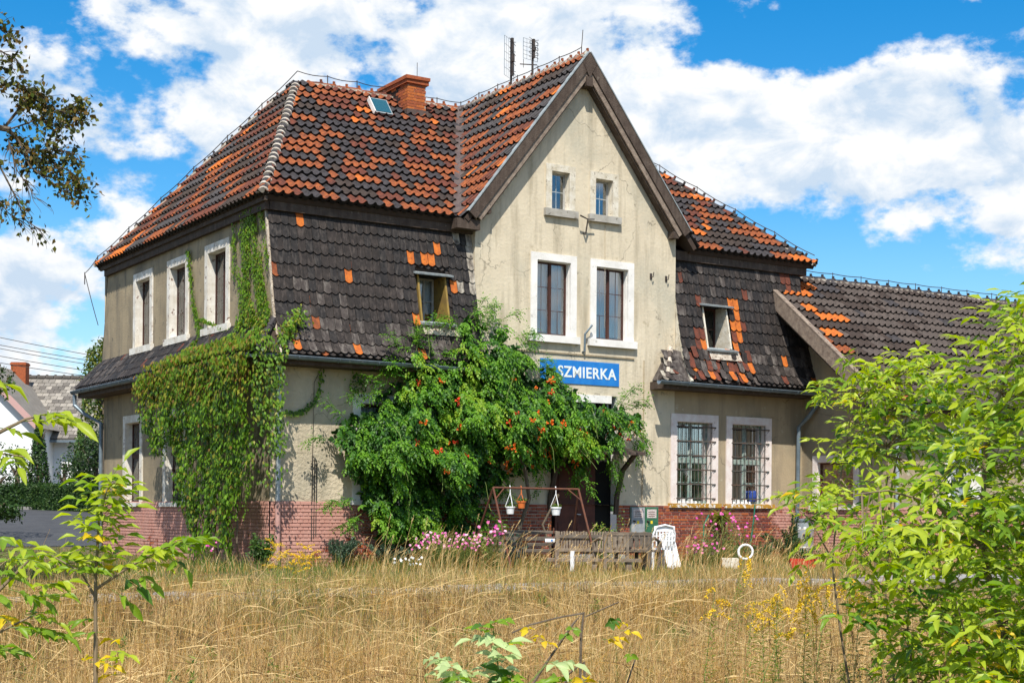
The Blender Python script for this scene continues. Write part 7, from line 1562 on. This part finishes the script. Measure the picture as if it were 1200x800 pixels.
q = MB(); cc = hw(rx(3), 2.6, 7.6); q.obox(Matrix.Translation(cc) @ Matrix.Rotation(RZV, 4, 'Z'), (-.42, -.3, -.3), (.35, .3, 1.15)); q.obox(Matrix.Translation(cc) @ Matrix.Rotation(RZV, 4, 'Z'), (-.46, -.34, 1.0), (.39, .34, 1.1)); q.build('chimney', chim_ms[1], HB)
q = MB(); q.beam(hw(x0, -.6, ev_z - .42), hw(x1, -.6, ev_z - .42), .12, .12); q.build('gutter', zinc, HB)
for px, z0_, dd_ in ((-18, 3.6, -3.02), (-2, 3.6, -3.02), (130, 2.2, -.02), (170, 2.2, -.02)):
    q = MB(); o = hw(rx(px), dd_, z0_); q.obox(Matrix.Translation(o) @ Matrix.Rotation(RZV, 4, 'Z'), (-.45, -.03, 0), (.45, .05, 1.2)); w_ = q.build('window', white_trim, HB); q = MB(); q.obox(Matrix.Translation(o) @ Matrix.Rotation(RZV, 4, 'Z'), (-.38, -.04, .07), (.38, -.031, 1.13)); q.build('pane', lead, w_)

HG = [leafm('hedge_green', (0.045, 0.10, 0.022), None, .2), leafm('hedge_dark', (0.022, 0.06, 0.014), None, .15), leafm('hedge_light', (0.075, 0.14, 0.03), None, .25)]
def surf_leaves(fn, n, leaf, mats, name, parent, wratio=.55):
    L_ = Leaves()
    for i in range(n): p, nrm_ = fn(); L_.add(p + rv() * leaf * .5, rv() + Vector(nrm_) * .4, Vector(nrm_) + rv() * .6, leaf * random.uniform(.7, 1.3), leaf * wratio, random.randrange(len(mats)))
    return L_.build(name, mats, parent)
random.seed(71); h0, h1 = at(-60, 599, 62), at(230, 599, 60); E_ = empty('hedge', (h0.x, h0.y, 1.1), 'clipped dark green hedge across the far side of the road', 'hedge'); ud = Vector((h1.x - h0.x, h1.y - h0.y, 0)); Lh = ud.length; ud.normalize(); vd = Vector((-ud.y, ud.x, 0))
if vd.dot(c_fwd) < 0: vd = -vd
q = MB(); q.add([h0 + vd * .12 + Vector((0, 0, -.2)), h1 + vd * .12 + Vector((0, 0, -.2)), h1 + vd * 1 + Vector((0, 0, -.2)), h0 + vd * 1 + Vector((0, 0, -.2))] + [v_ + Vector((0, 0, 1.06)) for v_ in (h0 + vd * .12, h1 + vd * .12, h1 + vd * 1, h0 + vd * 1)], [(4, 5, 6, 7), (0, 1, 5, 4), (1, 2, 6, 5), (2, 3, 7, 6), (3, 0, 4, 7)]); q.build('branches', HG[1], E_)
def hf():
    t = random.random() * Lh
    if random.random() < .72: return h0 + ud * t + Vector((0, 0, random.uniform(-.15, 1.12))) + vd * (.03 + .06 * noise.noise(Vector((t, 0, 0)))), -vd
    return h0 + ud * t + vd * random.random() + Vector((0, 0, 1.10 + .04 * noise.noise(Vector((t * 2, 0, 0))))), (0, 0, 1)
surf_leaves(hf, 14000, .09, HG, 'foliage', E_)
def blob_tree(name, c, hgt, rad, label, mats, n, leaf, trunk=.15, conical=False, cat='tree', group=None, base=.0, seed=0):
    random.seed(seed); c = Vector(c); E_ = empty(name, c, label, cat, group); q = MB(); q.tube([c - Vector((0, 0, .2)), c + Vector((0, 0, hgt * .5)), c + Vector((0, 0, hgt * .85))], [trunk, trunk * .7, trunk * .2], 7)
    for k in range(6): a = k * 1.05; q.tube([c + Vector((0, 0, hgt * (.3 + .07 * k))), c + Vector((math.cos(a) * rad * .6, math.sin(a) * rad * .6, hgt * (.5 + .07 * k)))], [trunk * .4, trunk * .1], 5)
    q.build('trunk', bark, E_); L_ = Leaves(); cen = [(Vector((random.gauss(0, .5), random.gauss(0, .5), random.uniform(-.8, .9))), random.uniform(.25, .5)) for k in range(16)]
    for i in range(n):
        if conical:
            t = random.random() ** 1.2; r_ = rad * (1 - t) ** .75 * (1 + .16 * noise.noise(Vector((t * 9, i % 6, seed)))) * random.uniform(.8, 1.04); a = random.uniform(0, 6.283); p = c + Vector((math.cos(a) * r_, math.sin(a) * r_, base + t * (hgt - base))); nrm_ = Vector((math.cos(a), math.sin(a), .4))
        else:
            cc_, cr_ = random.choice(cen); d = rv().normalized(); l_ = cc_ + d * cr_ * random.uniform(.75, 1.05); p = c + Vector((l_.x * rad, l_.y * rad, base + (hgt - base) * (.5 + .42 * l_.z))); nrm_ = d
        L_.add(p, rv() + Vector((0, 0, -.3)), nrm_ + rv() * .5, leaf * random.uniform(.7, 1.3), leaf * .6, random.randrange(len(mats)))
    L_.build('crown', mats, E_); return E_
CY = [leafm('cypress_dark', (0.025, 0.065, 0.018), None, .1), leafm('cypress_green', (0.05, 0.11, 0.022), None, .15)]; CY2 = [leafm('cypress_lit', (0.10, 0.17, 0.02), None, .2), CY[1]]
def gpt(px, Dm, z): p = at(px, 599, Dm); p.z = z; return p
blob_tree('cypress_tree', gpt(45, 66, 1.1), 4.1, .62, 'dark conical cypress against the white wall, left of the two', CY, 4200, .12, conical=True, seed=1)
blob_tree('cypress_tree', gpt(94, 67, 1.1), 3.9, .6, 'sunlit conical cypress partly behind the round shrub', CY2, 3200, .12, conical=True, seed=2)
blob_tree('round_shrub', gpt(112, 64.5, 1.1), 3.7, 1.0, 'round dark shrub beside the drainpipe behind the hedge', [HG[0], HG[1], leafm('shrub_grey', (0.09, 0.12, 0.07), None, .2)], 4200, .13, seed=3, cat='shrub')
blob_tree('round_shrub', gpt(75, 65, 1.1), 2.4, .55, 'thin dark shrub low between the two cypresses', [HG[0], HG[1]], 500, .13, seed=5, cat='shrub'); blob_tree('round_shrub', gpt(20, 65, 1.1), 3.0, .7, 'thin bare looking shrub left of the dark cypress', [HG[0], HG[2]], 700, .12, seed=6, cat='shrub')
blob_tree('broadleaf_tree', gpt(-110, 45, .7), 5.6, 3.0, 'shade tree beyond the left edge over the road', [leafm('lime_dark', (0.06, 0.11, 0.02), None, .25), leafm('lime_brownish', (0.14, 0.13, 0.03), None, .25), HG[1]], 9000, .15, .22, seed=7, base=1.6)
blob_tree('dark_shrub', gpt(-8, 40, .6), 1.7, .8, 'dark shrub at the left edge beside the road', [HG[0], HG[1]], 1800, .11, seed=8, cat='shrub')
blob_tree('broadleaf_tree', gpt(122, 58, 1.1), 7.6, 1.0, 'tree top peeping from behind the rear corner of the house', [HG[2], leafm('lime_yellow', (0.20, 0.22, 0.03), None, .3)], 2200, .16, seed=9, base=3)
random.seed(81)
# far wood along the horizon
fw_ = Leaves()
for i in range(5200):
    a = random.uniform(0, 6.283); rr_ = random.uniform(170, 230); hh = 9 + 4 * noise.noise(Vector((math.cos(a) * 9, math.sin(a) * 9, 2))); p = Vector((CAMP[0] + math.cos(a) * rr_, CAMP[1] + math.sin(a) * rr_, random.uniform(0, hh))); fw_.add(p, rv() + Vector((0, 0, -.5)), rv(), random.uniform(3, 6), random.uniform(3, 5), random.randrange(2))
o = fw_.build('distant_wood', [HG[0], HG[1]], None); tag(o, 'far dark wood along the horizon beyond the fields', 'wood')
# overhead wires on a pole out of frame to the left
PW = empty('power_line', gpt(-260, 60, 1.0), 'overhead power line with five wires behind the house', 'power line'); q = MB(); pb = gpt(-260, 60, 1.0); q.tube([pb, pb + Vector((0, 0, 9.5))], [.16, .11], 8); q.build('pole', wood_grey, PW)
for (ya, yb) in ((384, 412), (393, 418), (397, 423), (406, 430), (414, 436)):
    P0, P1 = at(-260, ya - (yb - ya) * 1.8, 60), at(330, yb + (yb - ya) * 1.4, 60); pts = [P0.lerp(P1, t / 12) - Vector((0, 0, .35 * math.sin(math.pi * t / 12))) for t in range(13)]; q = MB(); q.tube(pts, .013, 4); q.build('wire', iron, PW)
q = MB(); P0, P1 = at(-260, 448, 60), at(200, 452, 60); q.tube([pb + Vector((0, 0, 8.5)), pb + Vector((0, 0, 8.55))], .2, 6); q.build('crossarm', wood_grey, PW)
pb2 = gpt(330, 60, 1.0); q = MB(); q.tube([pb2, pb2 + Vector((0, 0, 7.3))], [.16, .11], 8); q.build('pole', wood_grey, PW)

# ------------------------------------------------------------------ big tree whose branches hang in at the upper left
random.seed(91); DT = 20; tb = grd(-330, DT); MTr = empty('old_maple', tb, 'old tree at the left whose drooping twigs hang into the sky', 'tree')
lm = [leafm('maple_olive', (0.14, 0.15, 0.025), None, .3), leafm('maple_dark', (0.045, 0.055, 0.015), None, .2), leafm('maple_brown', (0.20, 0.13, 0.03), None, .25), leafm('maple_green', (0.09, 0.13, 0.02), None, .3)]
q = MB(); q.tube([tb - Vector((0, 0, .3)), tb + Vector((0, 0, 3)), tb + Vector((.3, 0, 6.5)), tb + Vector((.5, .3, 10))], [.42, .34, .24, .08], 10)
q.tube([tb + Vector((0, 0, 4)), at(-200, 250, DT), at(-90, 175, DT), at(-10, 148, DT), at(12, 152, DT)], [.16, .12, .08, .045, .04], 7); q.tube([tb + Vector((0, 0, 6)), at(-180, 60, DT), at(-40, 40, DT), at(0, 48, DT)], [.14, .09, .05, .02], 6); q.build('trunk', bark, MTr)
L_ = Leaves(); tw = MB()
def branch(pts, r0, r1, ntw, dens, droop=.3, ml=None):
    P = [at(px, py, DT + dd) for px, py, dd in pts]; tw.tube(P, [r0 + (r1 - r0) * i / (len(P) - 1) for i in range(len(P))], 5, cap=False)
    for k in range(ntw):
        t = random.random() * (len(P) - 1.001); i = int(t); o = P[i].lerp(P[i + 1], t - i); d = (P[i + 1] - P[i]).normalized() + rv() * .5; p = o; pp = [p]
        for s in range(6): d = (d + rv() * .14 + Vector((0, 0, -droop * .25))).normalized(); p = p + d * random.uniform(.03, .07); pp.append(p)
        tw.tube(pp, [.007, .006, .005, .004, .003, .003, .002], 3, cap=False)
        for s in range(int(dens)):
            b = pp[random.randrange(2, 7)] + rv() * .05; L_.add(b, rv() * .6 + Vector((0, 0, -.8)), rv(), random.uniform(.055, .095), random.uniform(.045, .075), random.choices([0, 1, 2, 3], [4, 3, 2.4, .8])[0])
branch([(5, 150, 0), (35, 112, 0), (60, 128, 0), (76, 132, 0), (84, 126, 0)], .022, .005, 46, 9)
branch([(-20, 110, 0), (10, 98, 0), (30, 105, 0), (55, 118, 0)], .02, .005, 26, 9)
branch([(8, 150, 0), (22, 165, .1), (40, 185, .1), (60, 190, .1), (80, 200, 0), (92, 222, 0)], .028, .004, 44, 8); branch([(40, 178, 0), (60, 175, 0), (84, 178, 0)], .014, .004, 22, 8)
branch([(20, 160, 0), (35, 195, 0), (60, 215, 0), (88, 218, 0)], .016, .003, 24, 7); branch([(10, 152, 0), (45, 140, 0), (85, 150, 0)], .012, .003, 20, 6)
branch([(-30, 180, 0), (0, 195, 0), (18, 230, 0), (30, 258, 0), (48, 270, 0)], .02, .003, 30, 2.2, .6); branch([(-30, 200, 0), (-5, 230, 0), (10, 250, 0), (30, 262, 0)], .015, .003, 24, 2.5, .6); branch([(10, 165, 0), (20, 200, 0), (45, 235, 0)], .012, .003, 26, 1.5, .8)
branch([(-30, 30, 0), (-8, 28, 0), (6, 38, 0)], .02, .005, 12, 8); branch([(-30, 10, 0), (-5, 8, 0)], .01, .004, 5, 6); branch([(-20, 55, 0), (2, 60, 0), (8, 65, 0)], .012, .004, 10, 8)
tw.build('twigs', bark, MTr, kind='stuff'); L_.build('foliage', lm, MTr)
L_ = Leaves(); cen = [tb + Vector((random.gauss(0, 1.8), random.gauss(0, 1.8), random.uniform(5.5, 11))) for k in range(26)] + [at(random.uniform(-170, -50), 300, DT + random.uniform(-2.5, 2.5)) + Vector((0, 0, random.uniform(1.2, 5))) for k in range(18)]
for i in range(15000):
    c = random.choice(cen); d = rv().normalized() * random.uniform(.5, 1.1); pt = c + d
    rr_ = (pt - Vector(CAMP)).dot(c_right) / max(1, (pt - Vector(CAMP)).dot(c_fwd))
    if rr_ > -.36: continue
    L_.add(pt, rv() + Vector((0, 0, -.5)), rv(), .12, .09, random.randrange(4))
L_.build('crown', lm, MTr)
